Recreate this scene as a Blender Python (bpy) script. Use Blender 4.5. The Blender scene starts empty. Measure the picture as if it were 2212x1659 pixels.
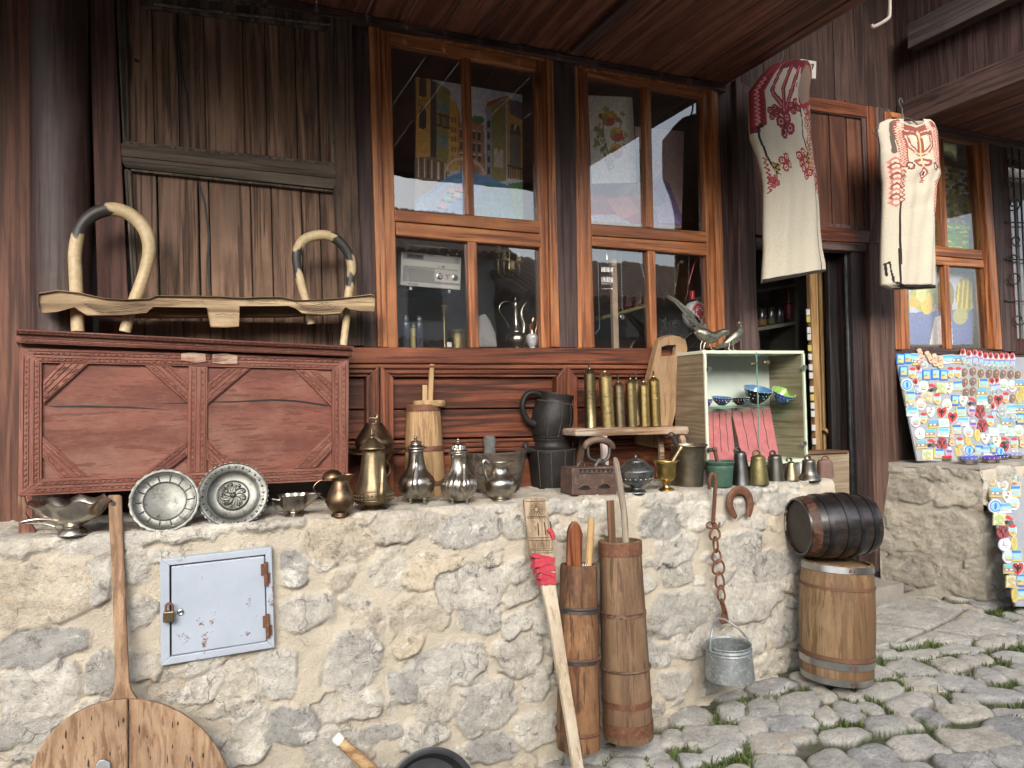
import bpy, math, random
import numpy as np
from mathutils import Vector, Matrix
random.seed(7); RNG = np.random.RandomState(11)
SC = bpy.context.scene
# ---------------------------------------------------------------- camera, world, sun, exposure
YAW, PIT, ROL = [math.radians(a) for a in (24.05, 1.0, -1.47)]
CAM = Vector((0, -2.85, 1.5)); FP = 1549.9            # focal length in units of the 2212 px wide picture
_fw = Vector((math.sin(YAW)*math.cos(PIT), math.cos(YAW)*math.cos(PIT), math.sin(PIT)))
_r0 = Vector((math.cos(YAW), -math.sin(YAW), 0)); _u0 = _r0.cross(_fw)
_r = math.cos(ROL)*_r0 + math.sin(ROL)*_u0; _u = -math.sin(ROL)*_r0 + math.cos(ROL)*_u0
cd = bpy.data.cameras.new("camera"); cam = bpy.data.objects.new("camera", cd); SC.collection.objects.link(cam)
cd.sensor_width = 36; cd.lens = FP/2212*36; cd.clip_start = .02; cd.clip_end = 500
M = Matrix((_r, _u, -_fw)).transposed().to_4x4(); M.translation = CAM; cam.matrix_world = M
SC.camera = cam
W = bpy.data.worlds.new("World"); SC.world = W; W.use_nodes = True
SUN_EL, SUN_AZ = math.radians(28), math.radians(200)   # azimuth measured from +Y towards +X
nt = W.node_tree; bg = nt.nodes['Background']
sky = nt.nodes.new('ShaderNodeTexSky'); sky.sky_type = 'NISHITA'; sky.sun_disc = False
sky.sun_elevation = SUN_EL; sky.sun_rotation = SUN_AZ; sky.dust_density = 3; sky.air_density = 1.0
hs = nt.nodes.new('ShaderNodeHueSaturation'); hs.inputs['Saturation'].default_value = .55
nt.links.new(sky.outputs[0], hs.inputs['Color']); nt.links.new(hs.outputs[0], bg.inputs[0]); bg.inputs[1].default_value = .15
sl = bpy.data.lights.new("sun", 'SUN'); sl.energy = 1.5; sl.angle = math.radians(35); sl.color = (1, .97, .92)
so = bpy.data.objects.new("sun", sl); SC.collection.objects.link(so)
sd = Vector((math.sin(SUN_AZ)*math.cos(SUN_EL), math.cos(SUN_AZ)*math.cos(SUN_EL), math.sin(SUN_EL)))
so.rotation_euler = sd.to_track_quat('Z', 'Y').to_euler(); so.location = (0, -6, 9)
SC.view_settings.view_transform = 'Standard'; SC.view_settings.look = 'None'
SC.view_settings.exposure = 1.36; SC.view_settings.gamma = 1
SC.cycles.max_bounces = 8; SC.cycles.transparent_max_bounces = 12
SC.cycles.sample_clamp_indirect = 6; SC.cycles.caustics_reflective = False; SC.cycles.caustics_refractive = False
# ---------------------------------------------------------------- pixel helpers (picture 2212 wide)
def ray(px, py): return _fw*FP + _r*(px-1106) - _u*(py-829.5)
def at(px, py, Y=None, Z=None, X=None):
    d = ray(px, py)
    if Y is not None: t = (Y-CAM.y)/d.y
    elif Z is not None: t = (Z-CAM.z)/d.z
    else: t = (X-CAM.x)/d.x
    return CAM + d*t
def atp(px, py, P, N):
    d = ray(px, py); return CAM + d*((P-CAM).dot(N)/d.dot(N))
def mpp(p): return (p-CAM).dot(_fw)/FP
def ztop(X): return 1.125 - .0165*(X+.2)               # top of the stone ledge
def gz(X, Y):                                          # sloping street
    x = min(max(X, -3.), 9.)
    return .125 + .13*(min(x, 2.6)-1.4) + .055*max(x-2.6, 0) + .03*max(-2.6, min(Y+.5, .6))
# ---------------------------------------------------------------- mesh builder
class MB:
    def __init__(s): s.v = []; s.f = []; s.c = []; s.r = []; s.s = []
    def add(s, vs, fs, col=None, smooth=False, rnd=None):
        o = len(s.v); s.v += [tuple(v) for v in vs]
        r = random.random() if rnd is None else rnd
        for i, f in enumerate(fs):
            s.f.append([o+k for k in f])
            s.c.append(col[i] if isinstance(col, list) else (col or (.5, .5, .5)))
            s.r.append(r); s.s.append(smooth)
        return s
    def prism(s, pts, ext, col=None, rnd=None, smooth=False):
        """closed planar polygon (3D pts, seen from the front) pushed back by ext"""
        n = len(pts); pts = [Vector(p) for p in pts]; e = Vector(ext)
        nn = Vector((0, 0, 0))
        for i in range(n): nn += pts[i].cross(pts[(i+1) % n])
        if nn.dot(e) > 0: pts = pts[::-1]
        vs = pts + [p+e for p in pts]
        fs = [list(range(n)), list(range(2*n-1, n-1, -1))] + [[(i+1) % n, i, n+i, n+(i+1) % n] for i in range(n)]
        return s.add(vs, fs, col, smooth, rnd)
    def box(s, x0, x1, y0, y1, z0, z1, col=None, rnd=None):
        return s.prism([(x0, y0, z0), (x1, y0, z0), (x1, y0, z1), (x0, y0, z1)], (0, y1-y0, 0), col, rnd)
    def pp(s, px, Y, th, col=None, rnd=None):
        """pixel polygon laid on the plane y=Y, th thick towards the wall"""
        return s.prism([at(a, b, Y=Y) for a, b in px], (0, th, 0), col, rnd)
    def beam(s, a, b, w, h, up=(0, 0, 1), col=None, rnd=None):
        a = Vector(a); b = Vector(b); d = (b-a).normalized(); side = d.cross(Vector(up)).normalized(); u = side.cross(d)
        q = [a-side*w/2-u*h/2, a+side*w/2-u*h/2, a+side*w/2+u*h/2, a-side*w/2+u*h/2]
        return s.prism(q, b-a, col, rnd)
    def tube(s, pts, rad, n=10, col=None, closed=False, rnd=None, cap=True, sub=0):
        pts = [Vector(p) for p in pts]
        if len(pts) < 2: return s
        if not hasattr(rad, '__len__'): rad = [rad]*len(pts)
        rad = list(rad); cols = col if isinstance(col, list) else None
        if sub and len(pts) > 2:
            P2 = []; R2 = []; C2 = []; m = len(pts)
            rng = range(m if closed else m-1)
            for i in rng:
                g = lambda k: pts[k % m] if closed else pts[max(0, min(m-1, k))]
                p0, p1, p2, p3 = g(i-1), g(i), g(i+1), g(i+2)
                for j in range(sub):
                    t = j/sub
                    P2.append(.5*((2*p1)+(p2-p0)*t+(2*p0-5*p1+4*p2-p3)*t*t+(3*p1-p0-3*p2+p3)*t**3))
                    R2.append(rad[i % m]*(1-t)+rad[(i+1) % m]*t)
                    if cols: C2.append(cols[i])
            if not closed: P2.append(pts[-1]); R2.append(rad[-1])
            pts, rad = P2, R2
            if cols: cols = C2
        m = len(pts); vs = []; prev = None
        for i in range(m):
            if closed: t = pts[(i+1) % m]-pts[i-1]
            else: t = pts[min(i+1, m-1)]-pts[max(i-1, 0)]
            t = t.normalized() if t.length > 1e-9 else Vector((0, 0, 1))
            if prev is None:
                a = Vector((0, 0, 1)) if abs(t.z) < .9 else Vector((1, 0, 0)); nrm = t.cross(a).normalized()
            else:
                nrm = (prev-t*prev.dot(t)); nrm = nrm.normalized() if nrm.length > 1e-6 else prev
            prev = nrm; b = t.cross(nrm)
            for k in range(n):
                an = 2*math.pi*k/n; vs.append(pts[i]+(nrm*math.cos(an)+b*math.sin(an))*rad[i])
        fs = []; fc = []
        for i in range(m if closed else m-1):
            j = (i+1) % m
            for k in range(n):
                fs.append([i*n+k, i*n+(k+1) % n, j*n+(k+1) % n, j*n+k]); fc.append(cols[min(i, len(cols)-1)] if cols else col)
        if cap and not closed:
            fs.append(list(range(n-1, -1, -1))); fs.append([(m-1)*n+k for k in range(n)])
            fc += [fc[0], fc[-1]]
        return s.add(vs, fs, fc if cols else col, True, rnd)
    def lathe(s, prof, base, n=28, axis=(0, 0, 1), col=None, rnd=None, mod=None, ref=None):
        """prof: (radius, height along the axis); mod(angle, i) scales the radius"""
        base = Vector(base); ax = Vector(axis).normalized()
        a = Vector(ref) if ref else (Vector((1, 0, 0)) if abs(ax.x) < .9 else Vector((0, 0, 1)))
        e1 = (a-ax*a.dot(ax)).normalized(); e2 = ax.cross(e1)
        vs = []; fs = []; fc = []; idx = []
        for i, (r, h) in enumerate(prof):
            if r < 1e-6: idx.append([len(vs)]); vs.append(base+ax*h)
            else:
                idx.append(list(range(len(vs), len(vs)+n)))
                for k in range(n):
                    an = 2*math.pi*k/n; rr = r*(mod(an, i) if mod else 1)
                    vs.append(base+ax*h+(e1*math.cos(an)+e2*math.sin(an))*rr)
        for i in range(len(prof)-1):
            A, B = idx[i], idx[i+1]
            c = col[i] if isinstance(col, list) else col
            if len(A) == 1 and len(B) == 1: continue
            for k in range(n):
                k2 = (k+1) % n
                if len(A) == 1: fs.append([A[0], B[k2], B[k]])
                elif len(B) == 1: fs.append([A[k], A[k2], B[0]])
                else: fs.append([A[k], A[k2], B[k2], B[k]])
                fc.append(c)
        return s.add(vs, fs, fc if isinstance(col, list) else col, True, rnd)
    def ball(s, c, r, n=12, col=None, sc=(1, 1, 1)):
        pr = [(max(0, math.sin(math.pi*i/8))*r*(1 if 0 < i < 8 else 0), -math.cos(math.pi*i/8)*r) for i in range(9)]
        o = len(s.v); s.lathe(pr, (0, 0, 0), n, col=col)
        for i in range(o, len(s.v)):
            v = s.v[i]; s.v[i] = (v[0]*sc[0]+c[0], v[1]*sc[1]+c[1], v[2]*sc[2]+c[2])
        return s
    def rast(s, R, f):
        """painted flat art: every cell of the raster R is one coloured face of a sheet f(u, v) with v from the top"""
        h, w, _ = R.a.shape; vs = [f(i/w, j/h) for j in range(h+1) for i in range(w+1)]
        fs = []; fc = []
        for j in range(h):
            for i in range(w):
                if R.m[j, i]: fs.append([j*(w+1)+i, (j+1)*(w+1)+i, (j+1)*(w+1)+i+1, j*(w+1)+i+1]); fc.append(tuple(R.a[j, i]))
        return s.add(vs, fs, fc, True, 0)
    def build(s, name, mat, parent=None, bevel=0, seg=2, sharp=35):
        me = bpy.data.meshes.new(name)
        V = np.array(s.v, dtype=float).reshape(-1, 3)
        if parent is None:
            lo, hi = V.min(0), V.max(0); org = Vector(((lo[0]+hi[0])/2, (lo[1]+hi[1])/2, lo[2]))
        else: org = root_loc(parent)
        V = V-np.array(org); me.from_pydata(V.tolist(), [], s.f)
        ca = me.attributes.new('Col', 'FLOAT_COLOR', 'CORNER'); ra = me.attributes.new('rnd', 'FLOAT', 'FACE')
        nl = [len(f) for f in s.f]
        C = np.ones((len(s.f), 4)); C[:, :3] = np.array([c[:3] for c in s.c])
        ca.data.foreach_set('color', np.repeat(C, nl, axis=0).ravel()); ra.data.foreach_set('value', np.array(s.r, dtype=np.float32))
        me.polygons.foreach_set('use_smooth', np.array(s.s, dtype=bool))
        me.validate(); me.update()
        if any(s.s) and sharp: me.set_sharp_from_angle(angle=math.radians(sharp))
        o = bpy.data.objects.new(name, me); SC.collection.objects.link(o)
        if mat: me.materials.append(mat)
        if parent is None: o.location = org
        else: o.parent = parent
        if bevel:
            b = o.modifiers.new('bevel', 'BEVEL'); b.width = bevel; b.segments = seg; b.limit_method = 'ANGLE'; b.angle_limit = math.radians(50); b.use_clamp_overlap = True
        return o
def root_loc(o):
    while o.parent: o = o.parent
    return o.location.copy()
def tag(o, label=None, cat=None, group=None, kind=None):
    if label: o['label'] = label
    if cat: o['category'] = cat
    if group: o['group'] = group
    if kind: o['kind'] = kind
    return o
def thing(name, label, cat, loc, group=None):
    o = bpy.data.objects.new(name, None); SC.collection.objects.link(o); o.location = loc; o.empty_display_size = .05
    return tag(o, label, cat, group)
class Ras:
    """tiny painter for flat art"""
    def __init__(s, w, h, bg=(1, 1, 1)):
        s.a = np.zeros((h, w, 3)); s.a[:] = bg; s.m = np.ones((h, w), bool); s.w, s.h = w, h
        s.X, s.Y = np.meshgrid((np.arange(w)+.5)/w, (np.arange(h)+.5)/h)
    def inside(s, pts):
        ins = np.zeros(s.X.shape, bool); n = len(pts)
        for i in range(n):
            (x0, y0), (x1, y1) = pts[i], pts[(i+1) % n]
            if y0 == y1: continue
            c = ((y0 > s.Y) != (y1 > s.Y)) & (s.X < (x1-x0)*(s.Y-y0)/(y1-y0)+x0); ins ^= c
        return ins
    def put(s, m, col): s.a[m] = col; return s
    def poly(s, pts, col): return s.put(s.inside(pts), col)
    def rect(s, x0, y0, x1, y1, col): return s.put((s.X >= x0) & (s.X < x1) & (s.Y >= y0) & (s.Y < y1), col)
    def ell(s, cx, cy, rx, ry, col, ring=0):
        d = ((s.X-cx)/rx)**2+((s.Y-cy)/ry)**2
        return s.put((d < 1) & (d > ring), col)
    def line(s, pts, w, col, asp=1.):
        for (x0, y0), (x1, y1) in zip(pts[:-1], pts[1:]):
            dx, dy = x1-x0, (y1-y0)*asp; L = dx*dx+dy*dy+1e-12
            t = np.clip(((s.X-x0)*dx+(s.Y-y0)*asp*dy)/L, 0, 1)
            s.put((s.X-x0-t*dx)**2+((s.Y-y0)*asp-t*dy)**2 < w*w, col)
        return s
    def grain(s, k=.12, seed=1):
        r = np.random.RandomState(seed); s.a = np.clip(s.a*(1+k*(r.rand(s.h, s.w, 1)-.5)*2), 0, 1); return s
def quad(p00, p10, p11, p01):
    """bilinear sheet: p00 top left, p10 top right, p11 bottom right, p01 bottom left"""
    p00, p10, p11, p01 = map(Vector, (p00, p10, p11, p01))
    return lambda u, v: (p00*(1-u)+p10*u)*(1-v)+(p01*(1-u)+p11*u)*v
# ---------------------------------------------------------------- materials
class NT:
    def __init__(s, name):
        s.m = bpy.data.materials.new(name); s.m.use_nodes = True; s.t = s.m.node_tree; s.b = s.t.nodes['Principled BSDF']
    def n(s, ty, **k):
        nd = s.t.nodes.new(ty)
        for a, v in k.items():
            if a.startswith('i_'):
                key = a[2:].replace('_', ' '); nd.inputs[int(key) if key.isdigit() else key].default_value = v
            else: setattr(nd, a, v)
        return nd
    def l(s, a, b): s.t.links.new(a, b)
    def coord(s, scale, off=True, kind='Object'):
        tc = s.n('ShaderNodeTexCoord'); mp = s.n('ShaderNodeMapping'); mp.inputs['Scale'].default_value = scale
        s.l(tc.outputs[kind], mp.inputs['Vector'])
        if off:
            at_ = s.n('ShaderNodeAttribute', attribute_name='rnd'); ml = s.n('ShaderNodeVectorMath', operation='MULTIPLY'); ml.inputs[1].default_value = (37.3, 91.7, 53.1)
            s.l(at_.outputs['Fac'], ml.inputs[0]); s.l(ml.outputs[0], mp.inputs['Location'])
        return mp.outputs[0]
    def noise(s, vec, scale, detail=4, rough=.6, dist=0):
        n = s.n('ShaderNodeTexNoise', i_Scale=scale, i_Detail=detail, i_Roughness=rough, i_Distortion=dist); s.l(vec, n.inputs['Vector']); return n.outputs['Fac']
    def ramp(s, fac, stops):
        r = s.n('ShaderNodeValToRGB'); e = r.color_ramp.elements
        while len(e) < len(stops): e.new(.5)
        for k, (p, c) in zip(e, stops): k.position = p; k.color = (*c, 1) if len(c) == 3 else c
        s.l(fac, r.inputs[0]); return r.outputs[0]
    def math(s, op, a, b=None):
        m = s.n('ShaderNodeMath', operation=op)
        for i, x in enumerate((a, b)):
            if x is None: continue
            if isinstance(x, (int, float)): m.inputs[i].default_value = x
            else: s.l(x, m.inputs[i])
        return m.outputs[0]
    def mix(s, fac, a, b, mode='MIX'):
        m = s.n('ShaderNodeMix', data_type='RGBA', blend_type=mode)
        for i, x in ((0, fac), (6, a), (7, b)):
            if isinstance(x, (int, float)): m.inputs[i].default_value = x
            elif isinstance(x, tuple): m.inputs[i].default_value = (*x, 1)
            else: s.l(x, m.inputs[i])
        return m.outputs[2]
    def bump(s, h, strength=.4, dist=.004):
        b = s.n('ShaderNodeBump', i_Strength=strength, i_Distance=dist); s.l(h, b.inputs['Height']); s.l(b.outputs[0], s.b.inputs['Normal'])
    def setc(s, c): s.l(c, s.b.inputs['Base Color'])
    def par(s, **k):
        for a, v in k.items(): s.b.inputs[a.replace('_', ' ')].default_value = v
_mc = {}
def wood(name, dark, mid, light, axis='Z', rough=.6, scale=1., ring=24, worn=None, wornamt=.5, coat=0, bump=.5):
    key = (name, axis)
    if key in _mc: return _mc[key]
    N = NT(name.replace(' ', '_')+'_'+axis.lower()); sc = [1., 1., 1.]; sc['XYZ'.index(axis)] = .055
    v = N.coord(tuple(x*scale for x in sc)); sc2 = [1., 1., 1.]; sc2['XYZ'.index(axis)] = .03
    v2 = N.coord(tuple(x*scale for x in sc2))
    n1 = N.noise(v, 10, 2, .45, .25); rg = N.math('SINE', N.math('MULTIPLY', n1, ring*2.2))
    rg = N.math('MULTIPLY_ADD', rg, .5); N.t.nodes[-1].inputs[2].default_value = .5
    fb = N.noise(v2, 190, 6, .8); at_ = N.n('ShaderNodeAttribute', attribute_name='rnd').outputs['Fac']
    f = N.math('ADD', N.math('MULTIPLY', rg, .30), N.math('MULTIPLY', fb, 1.0))
    f = N.math('ADD', N.math('SUBTRACT', f, .11), N.math('MULTIPLY', N.math('SUBTRACT', at_, .5), .24))
    c = N.ramp(f, [(.30, dark), (.53, mid), (.78, light)])
    bl = N.noise(N.coord((1, 1, 1)), 3.5, 6, .65)
    c = N.mix(N.ramp(bl, [(.3, (.75, .75, .75)), (.75, (0, 0, 0))]), c, tuple(x*.5 for x in mid))
    if worn:
        wn = N.noise(N.coord(tuple(x*scale for x in ([.5, .5, 1] if axis != 'Z' else [1, 1, .4]))), 6, 7, .7)
        c = N.mix(N.ramp(wn, [(.46, (0, 0, 0)), (.64, (wornamt,)*3)]), c, worn)
    gl = N.noise(v2, 62, 4, .6)
    c = N.mix(N.ramp(gl, [(.555, (0, 0, 0)), (.60, (.72, .72, .72))]), c, tuple(x*.8 for x in dark))
    # a few knots
    vo = N.n('ShaderNodeTexVoronoi', i_Scale=2.6, i_Randomness=1.); mpk = N.coord(tuple((.55 if 'XYZ'[i] == axis else 1.3) for i in range(3))); N.l(mpk, vo.inputs['Vector'])
    c = N.mix(N.ramp(vo.outputs['Distance'], [(.03, (.8, .8, .8)), (.085, (0, 0, 0))]), c, tuple(x*.35 for x in dark))
    N.setc(c); N.par(Roughness=rough); N.b.inputs['Specular IOR Level'].default_value = .35
    if coat: N.par(Coat_Weight=coat, Coat_Roughness=.25)
    N.bump(N.math('ADD', fb, N.math('MULTIPLY', rg, .3)), bump, .003)
    _mc[key] = N.m; return N.m
def metal(name, c1, c2, rough=(.2, .45), scale=14, metallic=1., c3=None, bump=.15, bscale=60):
    if name in _mc: return _mc[name]
    N = NT(name.replace(' ', '_')); v = N.coord((1, 1, 1))
    n = N.noise(v, scale, 6, .65); c = N.ramp(n, [(.35, c1), (.68, c2)])
    if c3: c = N.mix(N.ramp(N.noise(v, scale*2.3, 8, .75), [(.52, (0, 0, 0)), (.66, (1, 1, 1))]), c, c3)
    N.setc(c); N.par(Metallic=metallic)
    r = N.n('ShaderNodeMapRange'); N.l(n, r.inputs[0]); r.inputs[3].default_value = rough[0]; r.inputs[4].default_value = rough[1]
    N.l(r.outputs[0], N.b.inputs['Roughness']); N.bump(N.noise(v, bscale, 4, .6), bump, .002)
    _mc[name] = N.m; return N.m
def painted(name='paint', rough=.5, k=.15, scale=40, bump=.1, metallic=0., coat=0):
    if name in _mc: return _mc[name]
    N = NT(name); a = N.n('ShaderNodeAttribute', attribute_name='Col').outputs['Color']
    n = N.noise(N.coord((1, 1, 1), False), scale, 5, .7)
    c = N.mix(1., a, N.ramp(n, [(.25, (1-k,)*3), (.75, (1+k,)*3)]), 'MULTIPLY')
    N.setc(c); N.par(Roughness=rough, Metallic=metallic); N.bump(n, bump, .002)
    if coat: N.par(Coat_Weight=coat, Coat_Roughness=.1)
    _mc[name] = N.m; return N.m
def plain(name, c1, c2, rough=.6, scale=12, bump=.2, bscale=60, coat=0, spec=.5):
    if name in _mc: return _mc[name]
    N = NT(name.replace(' ', '_')); v = N.coord((1, 1, 1)); n = N.noise(v, scale, 7, .7)
    N.setc(N.ramp(n, [(.3, c1), (.7, c2)])); N.par(Roughness=rough); N.b.inputs['Specular IOR Level'].default_value = spec
    if coat: N.par(Coat_Weight=coat, Coat_Roughness=.15)
    N.bump(N.noise(v, bscale, 6, .7), bump, .003); _mc[name] = N.m; return N.m
def glass(name='window_glass', refl=2.6, tint=(1, 1, 1)):
    if name in _mc: return _mc[name]
    N = NT(name); o = N.t.nodes['Material Output']; N.t.nodes.remove(N.b)
    tr = N.n('ShaderNodeBsdfTransparent'); tr.inputs[0].default_value = (*tint, 1); gl = N.n('ShaderNodeBsdfGlossy', i_Roughness=.012)
    fr = N.n('ShaderNodeFresnel', i_IOR=refl); mx = N.n('ShaderNodeMixShader')
    bp = N.n('ShaderNodeBump', i_Strength=.06, i_Distance=.01); N.l(N.noise(N.coord((1, 1, 1), False), 5, 2, .5), bp.inputs['Height'])
    N.l(bp.outputs[0], gl.inputs['Normal'])
    ge = N.n('ShaderNodeNewGeometry'); N.l(N.math('MULTIPLY', fr.outputs[0], N.math('SUBTRACT', 1., ge.outputs['Backfacing'])), mx.inputs[0]); N.l(tr.outputs[0], mx.inputs[1]); N.l(gl.outputs[0], mx.inputs[2]); N.l(mx.outputs[0], o.inputs[0])
    _mc[name] = N.m; return N.m
def stone_mat(name, cols, mortar, speck=.5, moss=None):
    N = NT(name); v = N.coord((1, 1, 1), False)
    sid = N.n('ShaderNodeAttribute', attribute_name='sid').outputs['Fac']; mk = N.n('ShaderNodeAttribute', attribute_name='mask').outputs['Fac']
    c = N.ramp(sid, [(i/(len(cols)-1), k) for i, k in enumerate(cols)])
    n1 = N.noise(v, 7, 8, .7); c = N.mix(1., c, N.ramp(n1, [(.3, (.72, .71, .70)), (.7, (1.22, 1.2, 1.16))]), 'MULTIPLY')
    c = N.mix(N.ramp(N.noise(v, 11, 7, .75, .5), [(.56, (0, 0, 0)), (.66, (.75, .75, .75))]), c, tuple(x*1.25 for x in cols[0]))      # pale lime crust
    c = N.mix(N.ramp(N.noise(v, 16, 9, .8, 1.), [(.55, (0, 0, 0)), (.64, (.6*speck*2,)*3)]), c, (.12, .115, .11))                    # grey lichen
    c = N.mix(1., c, N.ramp(N.noise(v, 75, 8, .85), [(.28, (.55, .54, .52)), (.5, (1, 1, 1)), (.72, (1.22, 1.2, 1.18))]), 'MULTIPLY')
    vo = N.n('ShaderNodeTexVoronoi', feature='DISTANCE_TO_EDGE', i_Scale=11.); wv = N.n('ShaderNodeVectorMath', operation='ADD'); nn = N.n('ShaderNodeTexNoise', i_Scale=9., i_Detail=5.); N.l(v, nn.inputs['Vector']); sc_ = N.n('ShaderNodeVectorMath', operation='SCALE'); sc_.inputs['Scale'].default_value = .22; N.l(nn.outputs['Color'], sc_.inputs[0]); N.l(v, wv.inputs[0]); N.l(sc_.outputs[0], wv.inputs[1]); N.l(wv.outputs[0], vo.inputs['Vector'])
    crk = N.math('MULTIPLY', N.ramp(vo.outputs['Distance'], [(.0, (1, 1, 1)), (.022, (0, 0, 0))]), N.ramp(N.noise(v, 6, 3, .6), [(.54, (0, 0, 0)), (.66, (.7, .7, .7))]))
    c = N.mix(crk, c, tuple(x*.35 for x in cols[1]))
    c = N.mix(N.ramp(N.noise(v, 5, 5, .7), [(.6, (0, 0, 0)), (.72, (.5, .5, .5))]), c, (.50, .34, .18))                                 # ochre staining
    m = N.mix(N.noise(v, 90, 4, .8), tuple(x*.8 for x in mortar), tuple(min(1, x*1.15) for x in mortar))
    m = N.mix(N.ramp(N.noise(v, 6, 6, .7), [(.45, (0, 0, 0)), (.75, (.6, .6, .6))]), m, tuple(x*.7 for x in mortar))
    if moss: m = N.mix(N.ramp(N.noise(v, 4.5, 4, .6), [(.42, (0, 0, 0)), (.58, (.85, .85, .85))]), m, moss)
    N.setc(N.mix(mk, m, c)); N.par(Roughness=.92); N.b.inputs['Specular IOR Level'].default_value = .15
    h = N.math('SUBTRACT', N.noise(v, 45, 9, .75), N.math('MULTIPLY', crk, .6)); h = N.math('ADD', h, N.math('MULTIPLY', N.noise(v, 210, 3, .7), .5)); N.bump(h, 1., .012)
    return N.m
M_ORANGE = lambda a='Z': wood('varnished pine', (.13, .037, .013), (.42, .148, .052), (.58, .25, .095), a, .45, ring=20, coat=.15)
M_PANEL = lambda a='X': wood('red brown pine', (.028, .008, .004), (.15, .042, .018), (.28, .09, .038), a, .5, ring=20, coat=.1)
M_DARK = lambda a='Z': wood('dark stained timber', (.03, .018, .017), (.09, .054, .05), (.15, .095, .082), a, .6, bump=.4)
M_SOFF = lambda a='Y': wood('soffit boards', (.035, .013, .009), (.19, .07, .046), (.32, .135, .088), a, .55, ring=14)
M_SHUT = lambda a='Z': wood('weathered shutter', (.026, .017, .012), (.115, .074, .05), (.21, .14, .095), a, .75, ring=26, worn=(.15, .09, .06), wornamt=.6, bump=.8)
M_CHEST = lambda a='X': wood('red painted chest', (.13, .043, .029), (.205, .072, .049), (.27, .108, .077), a, .6, ring=8, worn=(.27, .145, .105), wornamt=.5, bump=.5)
M_PALE = lambda a='Z': wood('pale bare wood', (.22, .12, .055), (.46, .29, .14), (.62, .44, .24), a, .7, ring=10)
M_DRIFT = lambda a='X': wood('sun bleached yoke wood', (.16, .10, .055), (.46, .33, .19), (.60, .47, .30), a, .75, ring=16, worn=(.12, .07, .04), wornamt=.5)
M_PEEL = lambda a='Z': wood('peel wood', (.16, .085, .045), (.32, .195, .11), (.43, .29, .18), a, .65, ring=26, worn=(.16, .085, .045), wornamt=.4)
M_CHURN = lambda a='Z': wood('old churn staves', (.09, .05, .026), (.22, .13, .072), (.32, .205, .12), a, .7, ring=10, worn=(.10, .055, .03), wornamt=.5)
M_LOG = lambda a='Z': wood('hollow log', (.05, .02, .01), (.20, .085, .035), (.34, .19, .09), a, .7, ring=7, worn=(.045, .02, .012), wornamt=.85, bump=.9)
M_OAK = lambda a='Z': wood('oak barrel', (.12, .065, .03), (.29, .185, .095), (.40, .275, .155), a, .55, ring=14, worn=(.15, .07, .03), wornamt=.55)
M_BLACKW = lambda a='X': wood('black tarred staves', (.006, .005, .005), (.022, .016, .014), (.06, .04, .032), a, .28, ring=10, coat=.5)
M_SILVER = lambda: metal('tarnished silver', (.52, .49, .43), (.26, .225, .185), (.2, .42), 9, c3=(.15, .12, .085))
M_PEWTER = lambda: metal('pewter', (.20, .20, .18), (.11, .11, .10), (.42, .6), 14, c3=(.055, .055, .048))
M_BRASS = lambda: metal('aged brass', (.29, .225, .135), (.15, .115, .07), (.32, .55), 12, c3=(.13, .10, .06))
M_BRONZE = lambda: metal('brown bronze', (.20, .13, .075), (.11, .07, .045), (.3, .5), 12, c3=(.06, .04, .03))
M_POT = lambda: metal('dark bronze', (.22, .19, .14), (.12, .105, .085), (.35, .55), 12, c3=(.28, .21, .13))
M_RUST = lambda: metal('rusty iron', (.17, .07, .035), (.08, .035, .022), (.6, .8), 30, .25, c3=(.24, .11, .05), bump=.5)
M_IRON = lambda: metal('dark iron', (.05, .047, .045), (.09, .08, .075), (.4, .6), 20, .6, c3=(.13, .08, .055), bump=.4)
M_GALV = lambda: metal('galvanised zinc', (.34, .36, .36), (.22, .24, .24), (.4, .6), 30, .7, c3=(.55, .56, .54))
M_STEEL = lambda: metal('hoop steel', (.55, .54, .52), (.35, .34, .33), (.25, .4), 10)
PAINT = lambda: painted()
# ---------------------------------------------------------------- ground
def fbm(x, y, seed, octs=4, base=1.):
    r = np.random.RandomState(seed); out = 0; amp = 1; f = base
    for o in range(octs):
        for k in range(3):
            a = r.rand()*6.28; p = r.rand()*6.28; out = out+amp*np.sin(f*(x*math.cos(a)+y*math.sin(a))+p+1.7*np.sin(f*.6*(x*math.sin(a)-y*math.cos(a))+p*2))/3
        amp *= .55; f *= 2.03
    return out
def grid_obj(name, P, mat, attrs, parent=None, smooth=True):
    n0, n1 = P.shape[:2]; V = P.reshape(-1, 3)
    if parent is None:
        lo, hi = V.min(0), V.max(0); org = np.array([(lo[0]+hi[0])/2, (lo[1]+hi[1])/2, lo[2]])
    else: org = np.array(root_loc(parent))
    i = np.arange(n0*n1).reshape(n0, n1)
    F = np.stack([i[:-1, :-1], i[:-1, 1:], i[1:, 1:], i[1:, :-1]], -1).reshape(-1, 4)
    me = bpy.data.meshes.new(name); me.vertices.add(len(V)); me.vertices.foreach_set('co', (V-org).ravel())
    me.loops.add(F.size); me.loops.foreach_set('vertex_index', F.ravel()); me.polygons.add(len(F))
    me.polygons.foreach_set('loop_start', np.arange(0, F.size, 4)); me.polygons.foreach_set('loop_total', np.full(len(F), 4))
    me.update(calc_edges=True); me.polygons.foreach_set('use_smooth', np.full(len(F), smooth))
    for k, a in attrs.items():
        at_ = me.attributes.new(k, 'FLOAT', 'POINT'); at_.data.foreach_set('value', a.astype(np.float32).ravel())
    me.validate(); me.update(); me.materials.append(mat)
    o = bpy.data.objects.new(name, me); SC.collection.objects.link(o)
    if parent: o.parent = parent
    else: o.location = org
    return o
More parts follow.
